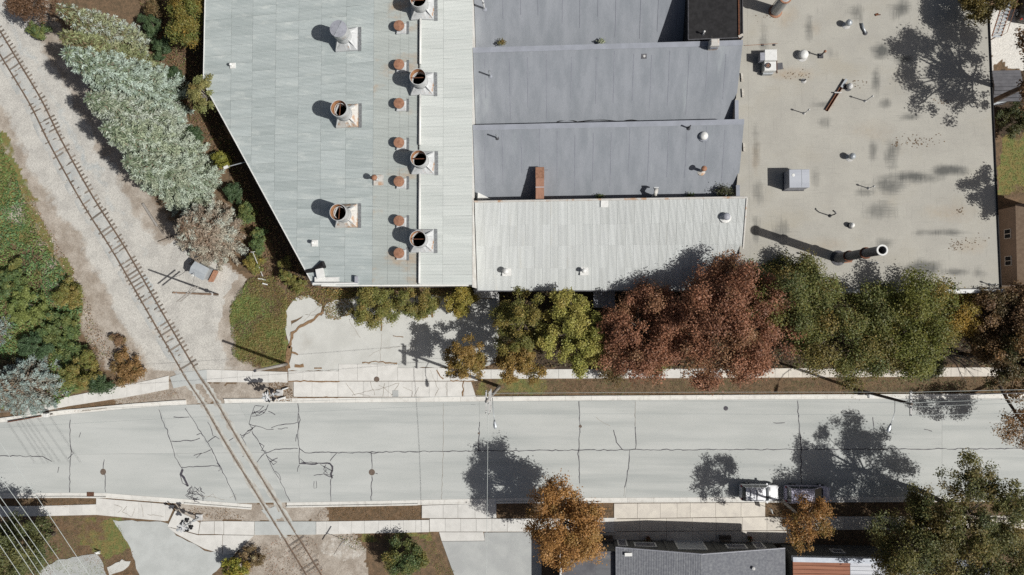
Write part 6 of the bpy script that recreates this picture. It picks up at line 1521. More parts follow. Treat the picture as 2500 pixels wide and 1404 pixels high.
    if style == 'suv':
        for x in (r0 + 0.45, r0 + 1.15): MB().tube((x, -wt * 0.88, zt + 0.07), (x, wt * 0.88, zt + 0.07), 0.03).build('rack_bar', MAT['darkmetal'], t)
    MB().box((L / 2 - 0.02, 0, 0.42), (0.14, Wd * 0.78, 0.16)).build('bumper', mat, t); MB().box((-L / 2 + 0.02, 0, 0.45), (0.14, Wd * 0.84, 0.18)).build('bumper', mat, t)
    MB().box((g1 + 0.06, 0, 1.0), (0.1, Wd * 0.72, 0.03)).build('wiper_cowl', MAT['signblack'], t)
    t.location = loc; t.rotation_euler = (0, 0, heading)
    return t
p = PX(1855, 1203, 0.9); car('silver white estate car with roof rack parked at the southern kerb', (p.x, p.y, 0.012), 4.15, 1.78, 1.72, MAT['carwhite'], 'suv')
p = PX(1973, 1207, 0.9); car('mauve grey minivan parked behind the orange tree', (p.x, p.y, 0.012), 4.9, 1.9, 1.76, MAT['carpurple'], 'van')
p = PX(2516, 2, 0.8); car('dark car at the top right corner on white gravel', (p.x, p.y, 0.0), 4.6, 1.8, 1.5, MAT['carbrown'], 'suv', math.radians(80))

# ================================================================== vegetation
def leaf_obj(name, mat, parent, cen, nrm, size, col, aspect=0.55, axis=None, seed=0, kind=None, org=None):
    """many small pointed leaves as one mesh; cen, nrm (n,3), size (n), col (n,3)"""
    rs = np.random.RandomState(seed + 5)
    n = len(cen)
    nrm = nrm / (np.linalg.norm(nrm, axis=1, keepdims=True) + 1e-9)
    if axis is None: axis = rs.normal(size=(n, 3))
    u = axis - nrm * np.sum(axis * nrm, 1, keepdims=True)
    u /= np.linalg.norm(u, axis=1, keepdims=True) + 1e-9
    v = np.cross(nrm, u)
    s = size[:, None]
    bend = nrm * s * 0.12
    P = np.stack([cen - u * s, cen + v * s * aspect + bend, cen + u * s, cen - v * s * aspect + bend], 1)
    o0 = ORG[parent.name] if parent is not None else Vector(org or (0, 0, 0))
    P = P.reshape(-1, 3) - np.array([o0.x, o0.y, o0.z])
    me = bpy.data.meshes.new(name); q = np.arange(4 * n, dtype=np.int32).reshape(-1, 4)
    np_mesh(me, P, q)
    at = me.color_attributes.new('Col', 'FLOAT_COLOR', 'POINT')
    c4 = np.ones((n, 4), np.float32); c4[:, :3] = np.clip(col, 0.004, 0.8)
    at.data.foreach_set('color', np.repeat(c4, 4, 0).ravel())
    o = link(name, me, MAT[mat], parent, None if parent is not None else tuple(o0))
    if kind: o['kind'] = kind
    return o
def pal(rs, n, P):
    """pick colours; P: list of (rgb, weight)"""
    w = np.array([p[1] for p in P], float); w /= w.sum()
    i = rs.choice(len(P), n, p=w)
    return np.array([C(*p[0]) for p in P])[i]
DENS, LEAF, BRIGHT = 1.8, 0.72, 1.24
def broadleaf(name, label, crown_px, zc, rx, ry, rz, P, n=9000, clumps=70, leaf=0.13, cat='tree', group=None, gap=0.0, rc=0.9, seed=1, bark='bark', trunk_r=0.16, limbs=True, low=-0.35, jit=0.25, rot=0.0, lean_=(0, 0)):
    rs = np.random.RandomState(seed)
    c = PX(crown_px[0], crown_px[1], zc)
    base = Vector((c.x + lean_[0], c.y + lean_[1], 0.0))
    t = thing(name, label, cat, base, group)
    clumps = int(clumps * 1.5); nl = max(5, int(clumps / 8)); LB = []
    tries = 0
    while len(LB) < nl:                       # big lobes of the crown, kept apart from each other
        d = rs.normal(size=3); d /= np.linalg.norm(d); tries += 1
        if d[2] < low: continue
        a = math.atan2(d[1], d[0])
        lump = 0.84 + 0.2 * math.sin(3 * a + seed) * math.sin(2 * a + 1.7 * seed) + 0.1 * rs.normal()
        q = np.array([d[0] * rx, d[1] * ry, d[2] * rz]) * rs.uniform(0.5, 1.0) ** 0.5 * min(1.1, max(0.5, lump))
        if tries < 4000 and LB and min(np.linalg.norm((q - e) / np.array([1, 1, 1.6])) for e in LB) < 0.8 * math.sqrt(rx * ry / nl): continue
        LB.append(q)
    LB = np.array(LB); lr = 1.1 * math.sqrt(rx * ry / nl) * rs.uniform(0.7, 1.35, nl)
    li = rs.choice(nl, clumps, p=lr ** 2 / (lr ** 2).sum())
    dd = rs.normal(size=(clumps, 3)); dd /= np.linalg.norm(dd, axis=1, keepdims=True); dd[:, 2] = np.abs(dd[:, 2]) * 0.9 - 0.2
    K = LB[li] + dd * (lr[li] * rs.uniform(0.3, 1.0, clumps))[:, None]
    fr = rs.random(clumps) < 0.4              # stray boughs anywhere in the crown fill the gaps between the lobes
    d3 = rs.normal(size=(clumps, 3)); d3 /= np.linalg.norm(d3, axis=1, keepdims=True); d3[:, 2] = np.maximum(d3[:, 2], low)
    K[fr] = (d3 * (rs.uniform(0.3, 1.0, (clumps, 1)) ** 0.5) * np.array([rx, ry, rz]) * 0.97)[fr]
    if rot:
        cr, sr = math.cos(rot), math.sin(rot); K[:, :2] = np.stack([K[:, 0] * cr - K[:, 1] * sr, K[:, 0] * sr + K[:, 1] * cr], 1)
    lcol = pal(rs, nl, P); ccol = lcol[li] * 0.4 + pal(rs, clumps, P) * 0.6
    n = int(n * DENS); leaf = leaf * LEAF; rc = rc * 0.8
    rcs = rc * rs.uniform(0.6, 1.3, clumps)
    wgt = rcs ** 2; idx = rs.choice(clumps, n, p=wgt / wgt.sum())
    d = rs.normal(size=(n, 3)); d /= np.linalg.norm(d, axis=1, keepdims=True); d[:, 2] = np.abs(d[:, 2]) * 0.9 - 0.25 * rs.random(n)
    rr = rs.random(n) ** 0.5 * (1 + np.minimum(0.6, 0.4 * np.abs(rs.normal(size=n))) * (rs.random(n) < 0.3))
    off = d * (rcs[idx] * rr)[:, None]; off[:, 2] *= 0.7
    cen = K[idx] + off + np.array([c.x, c.y, zc])
    cen[:, 2] = np.maximum(cen[:, 2], 0.08)
    nrm = d * 0.7 + np.array([0, 0, 0.75]) + rs.normal(size=(n, 3)) * 0.55
    pc = pal(rs, n, P)
    col = ccol[idx] * 0.68 + pc * 0.32
    col *= (1 + jit * rs.normal(size=(n, 1)) * 0.7) * BRIGHT
    size = leaf * rs.uniform(0.5, 1.5, n)
    leaf_obj('crown', 'leaf', t, cen, nrm, size, col, 0.6, seed=seed)
    tr = MB(); zt = max(zc - rz * 0.35, 0.4)
    tr.path([(base.x, base.y, -0.1), (base.x * 0.5 + c.x * 0.5 + rs.normal() * 0.1, base.y * 0.5 + c.y * 0.5 + rs.normal() * 0.1, zt * 0.5), (c.x, c.y, zt), (c.x + rs.normal() * 0.3, c.y + rs.normal() * 0.3, zc + rz * 0.4)], [trunk_r * 1.25, trunk_r, trunk_r * 0.75, trunk_r * 0.2], 7)
    to = tr.build('trunk', MAT[bark], t)
    if limbs:
        order = rs.permutation(clumps)[:min(clumps, 26)]; lb = MB()
        for k in order:
            e = K[k] + np.array([c.x, c.y, zc]); s0 = Vector((c.x, c.y, zt + (zc - zt) * rs.uniform(-0.4, 0.8)))
            s0.z = max(s0.z, 0.15)
            mid = (s0 + Vector(e)) / 2 + Vector((rs.normal() * 0.2, rs.normal() * 0.2, 0.25))
            lb.path([s0, mid, Vector(e)], [trunk_r * 0.42, trunk_r * 0.25, trunk_r * 0.08], 5, False)
        lo_ = lb.build('limbs', MAT[bark], to); lo_['kind'] = 'stuff'
    return t
def spruce(label, tip_px, h, R, P_tip, P_in, seed, levels=None, base_px=None, dens=1.0, droop=0.3, cat='spruce tree', name='spruce_tree'):
    rs = np.random.RandomState(seed)
    c = PX(tip_px[0], tip_px[1], h) if base_px is None else PX(*base_px)
    c = Vector((c.x, c.y, 0)); t = thing(name, label, cat, c, 'spruces')
    lv = levels or int(h * 2.5); cen = []; ax = []; nr = []; sz = []; cl = []
    br = MB()
    ptip = np.array([C(*p[0]) for p in P_tip]); wt = np.array([p[1] for p in P_tip], float); wt /= wt.sum()
    pin = np.array([C(*p[0]) for p in P_in]); wi = np.array([p[1] for p in P_in], float); wi /= wi.sum()
    for l in range(lv):
        f = (l + rs.random() * 0.6) / lv
        z = h * (0.05 + 0.95 * f); Lr = R * (1 - f) ** 0.64 + 0.12
        nb = int((5 + 7 * (1 - f)) * dens)
        a0 = rs.random() * 6.28
        for b in range(nb):
            a = a0 + 6.283 * b / nb + rs.normal() * 0.18
            L = Lr * rs.uniform(0.72, 1.1)
            dr = np.array([math.cos(a), math.sin(a), 0.0]); sd = np.array([-dr[1], dr[0], 0.0])
            m = max(5, int(L / 0.085))
            u = (np.arange(m) + rs.random(m)) / m
            u = u[u > 0.18] if L > 0.8 else u
            zz = z - droop * L * u + 0.22 * L * u * u
            p = np.stack([c.x + dr[0] * L * u, c.y + dr[1] * L * u, zz], 1)
            bc = ptip[rs.choice(len(ptip), p=wt)]
            for sg in (-1, 1, -1.0, 1.0, 0):
                w = (0.26 + 0.16 * rs.random(len(u))) * (1.15 - 0.55 * u)
                far = 0.6 if isinstance(sg, int) else 1.5
                ang = rs.uniform(0.45, 1.0, len(u)) * sg; bulge = np.sin(np.clip(u, 0, 1) * 2.6) * 0.6 + 0.55
                ad = dr[None] * np.cos(ang)[:, None] + sd[None] * np.sin(ang)[:, None]; ad[:, 2] = rs.uniform(-0.3, 0.22, len(u))
                cen.append(p + ad * (w * far * bulge)[:, None]); ax.append(ad); sz.append(w * 0.6)
                nv = np.tile([0, 0, 1.0], (len(u), 1)) + rs.normal(size=(len(u), 3)) * 0.45 + dr[None] * 0.25; nr.append(nv)
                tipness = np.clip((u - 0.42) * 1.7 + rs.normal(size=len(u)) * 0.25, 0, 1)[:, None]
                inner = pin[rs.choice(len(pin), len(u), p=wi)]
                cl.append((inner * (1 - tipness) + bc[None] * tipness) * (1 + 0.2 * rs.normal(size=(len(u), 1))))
            # terminal shoots
            k = 4
            e = np.array([c.x + dr[0] * L, c.y + dr[1] * L, z - droop * L + 0.22 * L])
            ad = dr[None] + rs.normal(size=(k, 3)) * 0.45; ad[:, 2] += 0.1
            cen.append(e[None] + ad * 0.1); ax.append(ad); sz.append(np.full(k, 0.15)); nr.append(np.tile([0, 0, 1.0], (k, 1)) + rs.normal(size=(k, 3)) * 0.5); cl.append(np.tile(bc, (k, 1)) * (1 + 0.15 * rs.normal(size=(k, 1))))
            if b % 3 == 0: br.path([(c.x, c.y, z), (c.x + dr[0] * L * 0.9, c.y + dr[1] * L * 0.9, z - droop * L * 0.9 + 0.2 * L * 0.8)], [0.04, 0.012], 4, False)
    leaf_obj('crown', 'needle', t, np.concatenate(cen), np.concatenate(nr), np.concatenate(sz), np.concatenate(cl) * 0.95, 0.3, np.concatenate(ax), seed)
    to = MB().path([(c.x, c.y, -0.1), (c.x, c.y, h * 0.5), (c.x, c.y, h)], [0.22, 0.13, 0.03], 7).build('trunk', MAT['bark'], t)
    bo = br.build('branches', MAT['bark'], to); bo['kind'] = 'stuff'
    return t

PALE = [((200, 216, 203), 5), ((184, 201, 186), 3), ((170, 184, 162), 1.5)]
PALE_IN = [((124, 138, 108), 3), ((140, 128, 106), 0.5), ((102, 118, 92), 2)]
OLIV = [((160, 168, 120), 4), ((176, 180, 140), 3), ((140, 150, 104), 2)]
OLIV_IN = [((108, 110, 70), 3), ((124, 104, 78), 1)]
BRN = [((190, 184, 166), 3), ((172, 158, 140), 3), ((198, 204, 190), 2)]
BRN_IN = [((142, 118, 98), 3), ((118, 106, 86), 2)]
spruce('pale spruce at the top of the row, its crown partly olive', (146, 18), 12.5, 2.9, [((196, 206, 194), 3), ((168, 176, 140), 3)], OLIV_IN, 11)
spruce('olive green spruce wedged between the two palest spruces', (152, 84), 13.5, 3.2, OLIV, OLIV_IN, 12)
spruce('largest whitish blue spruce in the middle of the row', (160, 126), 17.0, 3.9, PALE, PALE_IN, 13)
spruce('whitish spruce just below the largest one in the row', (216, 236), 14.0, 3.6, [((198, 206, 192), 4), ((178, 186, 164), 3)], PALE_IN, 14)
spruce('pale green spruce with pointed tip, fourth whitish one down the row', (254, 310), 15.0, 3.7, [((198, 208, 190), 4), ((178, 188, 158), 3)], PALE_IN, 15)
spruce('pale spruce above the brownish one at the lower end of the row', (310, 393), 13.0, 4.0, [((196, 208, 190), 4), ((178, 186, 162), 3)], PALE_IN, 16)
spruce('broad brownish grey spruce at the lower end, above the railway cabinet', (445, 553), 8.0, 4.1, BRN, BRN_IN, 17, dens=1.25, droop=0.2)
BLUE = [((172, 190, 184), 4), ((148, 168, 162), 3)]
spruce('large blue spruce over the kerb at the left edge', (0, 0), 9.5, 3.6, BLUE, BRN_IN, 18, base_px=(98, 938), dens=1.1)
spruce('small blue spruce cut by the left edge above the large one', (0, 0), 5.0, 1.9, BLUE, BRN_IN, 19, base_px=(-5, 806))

RED = [((152, 106, 80), 4), ((134, 92, 70), 4), ((168, 120, 92), 2.5), ((116, 80, 60), 2), ((146, 122, 86), 1.4)]
ORANGE = [((172, 128, 74), 5), ((156, 114, 66), 3), ((184, 144, 92), 2), ((134, 118, 62), 0.8)]
OLIVE = [((108, 112, 58), 4), ((122, 118, 62), 3), ((90, 98, 54), 3), ((146, 114, 62), 1.8), ((80, 92, 60), 2.5)]
YGREEN = [((158, 154, 80), 5), ((142, 144, 72), 4), ((168, 150, 82), 2), ((112, 120, 62), 1)]
BROWNG = [((150, 122, 66), 4), ((132, 110, 60), 3), ((116, 112, 58), 2), ((164, 132, 78), 1.5)]
GREEN = [((96, 116, 70), 4), ((84, 104, 66), 3), ((120, 126, 70), 2), ((140, 130, 70), 0.8)]
BROWN = [((122, 94, 66), 4), ((106, 82, 60), 3), ((136, 108, 72), 2), ((92, 92, 56), 1.2)]
DKGRN = [((72, 92, 62), 4), ((86, 104, 68), 3), ((62, 80, 56), 2)]
AUT = [((130, 130, 70), 4), ((138, 122, 68), 3), ((150, 126, 74), 1.6), ((104, 114, 62), 3.4)]
# ---- trees between the factory and the street
BL = broadleaf
BL('maple_tree', 'big rust red maple overhanging the white corrugated roof', (1785, 800), 8.6, 6.8, 6.3, 4.6, RED, 36000, 200, 0.13, seed=21, rc=1.25, trunk_r=0.26)
BL('maple_tree', 'smaller rust red maple left of the big one', (1572, 812), 7.0, 4.9, 5.1, 3.6, RED, 22000, 110, 0.13, seed=22, rc=1.15, trunk_r=0.2)
BL('maple_tree', 'yellow green maple beside the dark canopy', (1400, 815), 6.0, 3.4, 4.1, 3.4, YGREEN, 14000, 75, 0.13, seed=23, rc=0.8, trunk_r=0.17)
BL('street_tree', 'olive tree rising over the gravel roof edge behind the red maple', (1925, 718), 8.2, 5.2, 4.1, 3.8, OLIVE, 18000, 95, 0.12, seed=24, rc=1.2, trunk_r=0.2)
BL('street_tree', 'large olive green tree right of the big red maple', (2050, 812), 8.0, 5.9, 5.2, 3.8, OLIVE, 25000, 130, 0.12, seed=25, rc=1.3, trunk_r=0.24)
BL('street_tree', 'large olive green tree below the white coping, left of the yellow one', (2200, 795), 8.0, 5.4, 5.5, 3.8, [((108, 112, 52), 4), ((122, 120, 56), 3), ((86, 96, 50), 3), ((136, 112, 56), 1)], 25000, 130, 0.12, seed=26, rc=1.3, trunk_r=0.24)
BL('street_tree', 'small yellow gold tree under the right end of the white coping', (2322, 765), 6.0, 2.3, 2.2, 2.2, [((158, 128, 58), 4), ((134, 122, 56), 3)], 6500, 40, 0.12, seed=27, trunk_r=0.12)
BL('street_tree', 'brown autumn tree right of the yellow gold tree', (2405, 790), 6.5, 3.2, 3.6, 2.8, BROWN, 12000, 65, 0.12, seed=28, trunk_r=0.18)
BL('street_tree', 'brown tree at the right edge below the tan house', (2490, 780), 7.0, 3.0, 3.6, 3.0, BROWN, 10000, 60, 0.12, seed=29, trunk_r=0.18)
BL('street_tree', 'dark green brown tree at the right edge above the wires', (2490, 885), 8.0, 4.2, 3.4, 3.4, [((104, 84, 56), 3), ((84, 90, 54), 3), ((136, 100, 60), 2)], 13000, 70, 0.12, seed=30, trunk_r=0.22, lean_=(-0.6, 0.2))
BL('street_tree', 'rust brown branch tip reaching over the road at the right edge', (2512, 1045), 5.8, 3.6, 2.0, 1.6, [((140, 104, 66), 3), ((118, 98, 60), 2), ((156, 116, 76), 1)], 4200, 44, 0.11, seed=31, trunk_r=0.16, lean_=(0.6, 4.3))
BL('street_tree', 'low dark bush at the foot of the olive trees by the path', (2262, 895), 2.4, 1.9, 1.3, 1.3, [((98, 98, 58), 3), ((80, 84, 54), 3)], 4500, 30, 0.1, cat='shrub', seed=32, trunk_r=0.08)
BL('small_tree', 'small sparse brown tree with bare twigs left of the street verge', (1145, 868), 5.2, 2.3, 2.5, 2.5, BROWNG, 5200, 42, 0.12, seed=33, rc=0.6, bark='pale_bark', trunk_r=0.11)
BL('small_tree', 'brown green tree with bare grey twigs above the verge', (1262, 885), 5.2, 2.9, 2.3, 2.4, BROWNG, 7000, 55, 0.12, seed=34, rc=0.6, bark='pale_bark', trunk_r=0.12)
BL('small_tree', 'shaded green tree beside the loading dock', (1275, 785), 6.2, 3.0, 3.7, 2.6, [((120, 116, 58), 3), ((98, 102, 54), 3), ((142, 120, 62), 2)], 8500, 55, 0.12, seed=35, rc=0.75, trunk_r=0.13)
BL('shrub', 'dark brown bush under the smaller red maple by the path', (1492, 890), 2.2, 1.7, 1.6, 1.4, [((116, 96, 62), 3), ((98, 92, 56), 2)], 3600, 26, 0.11, cat='shrub', seed=36, trunk_r=0.07)
BL('shrub', 'green bush between the two red maples by the path', (1602, 885), 2.0, 1.3, 1.2, 1.1, AUT, 2400, 20, 0.11, cat='shrub', seed=37, trunk_r=0.06)
# ---- bushes along the white south wall
BL('shrub', 'widest yellow green bush against the white hall wall', (918, 745), 2.4, 3.0, 2.2, 1.9, AUT, 9000, 50, 0.11, cat='shrub', seed=41, rc=0.7, trunk_r=0.09, group='bushes along the hall wall')
BL('shrub', 'middle yellow green bush against the white hall wall', (1022, 742), 2.2, 2.5, 2.0, 1.7, AUT, 7000, 40, 0.11, cat='shrub', seed=42, rc=0.65, trunk_r=0.08, group='bushes along the hall wall')
BL('shrub', 'gold green bush at the eastern end of the hall wall', (1122, 733), 2.2, 1.8, 1.7, 1.6, [((160, 140, 66), 3), ((142, 136, 66), 3)], 4600, 30, 0.11, cat='shrub', seed=43, rc=0.6, trunk_r=0.08, group='bushes along the hall wall')
BL('shrub', 'small yellow green bush off the slanted hall corner', (695, 652), 1.4, 0.9, 1.4, 1.0, AUT, 2200, 18, 0.1, cat='shrub', seed=44, rc=0.45, trunk_r=0.06)
BL('shrub', 'low green bush at the corner where the grass meets the hall', (722, 690), 0.9, 1.3, 0.9, 0.7, AUT, 1800, 16, 0.1, cat='shrub', seed=45, rc=0.45, trunk_r=0.05)
BL('small_tree', 'apple like tree overhanging the western eave of the hall', (500, 232), 5.6, 1.9, 2.3, 1.8, [((140, 144, 92), 4), ((122, 128, 80), 3), ((156, 136, 84), 1)], 5200, 36, 0.11, seed=46, rc=0.65, bark='pale_bark', trunk_r=0.12)
BL('small_tree', 'green and orange tree at the top beside the hall', (450, 45), 5.0, 2.1, 3.4, 2.4, [((108, 116, 60), 4), ((150, 122, 60), 3), ((90, 102, 56), 2)], 8500, 52, 0.12, seed=47, trunk_r=0.14)
for k, (px, py, rx, ry, P, lab) in enumerate(((372, 62, 1.1, 1.7, DKGRN, 'dark green bush right of the topmost pale spruce'), (395, 118, 1.3, 1.3, DKGRN, 'dark green bush right of the olive spruce'), (422, 190, 1.2, 1.2, DKGRN, 'dark green bush near the apple like tree'),
        (475, 330, 1.0, 1.1, DKGRN, 'dark green bush between spruces and slanted wall, upper'), (545, 390, 1.2, 1.0, [((150, 146, 66), 3), ((122, 126, 60), 2)], 'yellow bush at the lamp bracket on the slanted wall'), (572, 478, 1.0, 1.2, DKGRN, 'dark green bush above the brownish spruce'),
        (605, 520, 0.9, 1.3, GREEN, 'green bush touching the right side of the brownish spruce'), (630, 590, 0.8, 1.9, GREEN, 'tall narrow green bush right of the brownish spruce'), (622, 645, 1.1, 0.9, [((116, 122, 66), 3), ((150, 130, 66), 1.5)], 'green and orange bush by the leaning pale pole'),
        (100, 72, 1.3, 1.0, GREEN, 'small green bush at the track below the brown tree'), (385, 20, 1.6, 1.3, [((116, 96, 66), 3), ((98, 92, 58), 2)], 'brownish bush at the top between spruce and hall'))):
    BL('shrub', lab, (px, py), 1.3, rx, ry, 1.1, P, int(2600 * rx * ry / 1.2), 34, 0.11, cat='shrub', seed=50 + k, rc=0.4, trunk_r=0.06, limbs=False)
BL('small_tree', 'dull brown tree in the top left corner beside the track', (85, 5), 5.0, 2.6, 2.2, 2.2, [((112, 86, 64), 4), ((98, 76, 58), 3)], 7000, 45, 0.12, seed=61, trunk_r=0.14)
# ---- bushes on the left bank
for k, (px, py, zc, rx, ry, rz, P, lab) in enumerate(((75, 745, 1.8, 2.6, 1.8, 1.3, [((134, 142, 80), 4), ((120, 130, 72), 3), ((100, 118, 66), 2)], 'yellow green bush on the left bank'),
        (140, 800, 1.6, 2.3, 2.0, 1.2, GREEN, 'green bush in the middle of the left bank'), (85, 845, 1.6, 2.0, 1.6, 1.2, [((84, 104, 72), 4), ((70, 92, 62), 3)], 'dark green bush above the large blue spruce'),
        (170, 720, 1.3, 2.0, 1.5, 1.0, AUT, 'olive bush at the edge of the left bank near the track'), (30, 690, 1.8, 2.0, 1.8, 1.2, GREEN, 'green bush at the left edge above the yellow green one'),
        (205, 905, 2.0, 2.0, 2.0, 1.5, AUT, 'yellow and green bush right of the large blue spruce'), (245, 938, 1.3, 1.4, 1.2, 1.1, DKGRN, 'dark green bush where the northern path begins'),
        (175, 860, 1.2, 1.8, 1.3, 0.9, GREEN, 'low green bush beside the golden brush'), (30, 905, 1.0, 1.8, 1.5, 0.8, [((120, 104, 80), 3), ((104, 108, 76), 2)], 'brownish bush at the left edge below the small spruce'))):
    BL('shrub', lab, (px, py), zc, rx, ry, rz, P, int(1500 * rx * ry), 44, 0.12, cat='shrub', seed=70 + k, rc=0.5, trunk_r=0.07, limbs=False, low=-0.6)
BL('shrub', 'golden brown brush at the bend of the northern path', (312, 888), 0.9, 2.3, 2.2, 0.8, [((150, 118, 76), 4), ((134, 106, 70), 3), ((116, 110, 66), 1.5)], 4200, 34, 0.12, cat='shrub', seed=82, rc=0.6, trunk_r=0.06, low=-0.2)
BL('shrub', 'small dry brown brush left of the railway ballast', (285, 825), 0.5, 1.3, 0.7, 0.5, [((140, 112, 86), 3), ((116, 110, 70), 1)], 1200, 14, 0.1, cat='shrub', seed=83, rc=0.4, trunk_r=0.05, limbs=False)
# ---- south side
BL('street_tree', 'full orange tree standing at the southern pavement', (1372, 1278), 7.2, 3.7, 4.3, 3.6, ORANGE, 22000, 100, 0.12, seed=91, rc=1.1, trunk_r=0.2, lean_=(0.2, 0.3))
BL('street_tree', 'small thin orange brown tree behind the minivan', (1968, 1272), 7.4, 2.4, 2.9, 2.4, [((166, 118, 66), 4), ((140, 104, 62), 3), ((120, 112, 58), 2)], 4600, 48, 0.11, seed=92, rc=0.75, bark='pale_bark', trunk_r=0.14)
G16 = [((112, 108, 58), 4), ((98, 102, 60), 4), ((138, 112, 62), 2), ((84, 94, 60), 2)]
BL('street_tree', 'big airy green tree over the southern pavement at the right', (2370, 1258), 8.6, 6.8, 5.2, 3.4, G16, 20000, 135, 0.12, seed=93, rc=0.95, trunk_r=0.24)
BL('street_tree', 'dark green tree over the plank roofed shop', (2250, 1335), 7.5, 4.3, 4.3, 3.2, G16, 15500, 85, 0.12, seed=94, rc=1.15, trunk_r=0.22)
BL('street_tree', 'green tree in the bottom right corner', (2425, 1385), 7.0, 5.0, 4.6, 3.2, G16, 18000, 100, 0.12, seed=95, rc=1.2, trunk_r=0.22)
BL('evergreen_tree', 'dense dark evergreen under the high voltage wires', (22, 1352), 6.8, 4.0, 4.0, 5.2, [((104, 108, 66), 4), ((82, 90, 58), 4), ((126, 118, 72), 1.5)], 19000, 130, 0.12, seed=96, rc=0.85, trunk_r=0.2, low=-0.85)
BL('shrub', 'dark green bush south of the street beside the driveway', (985, 1362), 1.9, 2.5, 1.9, 1.6, [((84, 104, 66), 4), ((112, 112, 58), 2.5), ((138, 118, 60), 1)], 7500, 46, 0.11, cat='shrub', seed=97, rc=0.65, trunk_r=0.09)
BL('shrub', 'yellow and green bush at the bottom left of the railway', (570, 1388), 1.8, 1.5, 1.1, 1.3, [((160, 150, 60), 3), ((122, 132, 62), 3), ((168, 120, 60), 1)], 3200, 24, 0.11, cat='shrub', seed=98, rc=0.5, trunk_r=0.07)
BL('shrub', 'dry brown bush beside the yellow one at the railway', (612, 1362), 0.8, 1.4, 1.2, 0.7, [((138, 116, 84), 3), ((116, 100, 72), 3), ((190, 180, 140), 0.6)], 2200, 18, 0.1, cat='shrub', seed=99, rc=0.45, trunk_r=0.05, limbs=False)
# ---- trees east of the gravel roof whose shadows fall on it
w_ = PX(2330, 180, gz) + Vector((0.944, -0.33, 0)) * 0.94 * 6.5
def px_of(p):
    d = ROT.transposed() @ (Vector(p) - Vector((0, 0, H))); return (CX + F * d.x / -d.z, CY - F * d.y / -d.z)
BL('street_tree', 'tall tree beyond the right edge shading the gravel roof', px_of((w_.x, w_.y, 13.6)), 13.6, 3.9, 5.3, 4.4, BROWN, 13500, 90, 0.13, seed=101, rc=0.95, trunk_r=0.28)
w_ = PX(2425, 470, gz) + Vector((0.944, -0.33, 0)) * 0.94 * 4.5
BL('street_tree', 'tree beyond the right edge shading the roof above the house', px_of((w_.x, w_.y, 12.0)), 12.0, 2.0, 2.2, 2.0, BROWN, 3600, 30, 0.13, seed=102, rc=0.7, trunk_r=0.2)
BL('street_tree', 'olive and orange treetop at the top edge over the gravel roof', (2405, -2), 9.0, 2.5, 2.0, 2.0, [((120, 104, 54), 3), ((96, 92, 52), 3)], 6500, 40, 0.12, seed=103, rc=0.8, trunk_r=0.16, lean_=(1.2, 0.4))
BL('shrub', 'dark bush behind the garden shed', (2470, 290), 1.6, 2.0, 2.0, 1.4, [((70, 78, 46), 3), ((92, 88, 52), 2)], 3500, 24, 0.12, cat='shrub', seed=104, rc=0.6, trunk_r=0.08, limbs=False)
# ---- weeds on the roofs
for k, (px, py, z, r, P, n, lab) in enumerate(((1768, 468, 6.8, 0.75, [((92, 88, 72), 3), ((104, 110, 66), 2)], 800, 'bushy weed growing in the membrane valley by the gravel roof'), (1685, 478, 6.55, 0.32, GREEN, 240, 'small green weed in the membrane valley left of the bushy one'),
        (1465, 482, 6.55, 0.4, GREEN, 300, 'small green weed in the membrane valley right of the duct'), (1468, 101, 6.55, 0.3, [((190, 196, 170), 3), ((140, 150, 110), 1)], 260, 'pale weed in the upper membrane valley'), (1225, 103, 6.6, 0.35, [((130, 128, 84), 3), ((160, 130, 80), 1)], 260, 'brown green weed at the left of the upper membrane valley'))):
    rs = np.random.RandomState(200 + k); c = PX(px, py, z); t = thing('roof_weed', lab, 'weed', (c.x, c.y, z - 0.3))
    d = rs.normal(size=(n, 3)) * r * np.array([0.55, 0.4, 0.4]); d[:, 2] = np.abs(d[:, 2])
    leaf_obj('leaves', 'leaf', t, d + np.array([c.x, c.y, z - 0.1]), rs.normal(size=(n, 3)) * 0.6 + np.array([0, 0, 0.8]), 0.08 * rs.uniform(0.6, 1.4, n), pal(rs, n, P), 0.5, seed=k)
    st = MB()
    for j in range(5): a = rs.uniform(0, 6.28); st.tube((c.x, c.y, z - 0.4), (c.x + math.cos(a) * r * 0.7, c.y + math.sin(a) * r * 0.6, z + r * 0.5), 0.015, 0.006, 4)
    so = st.build('stems', MAT['bark'], t); so['kind'] = 'stuff'
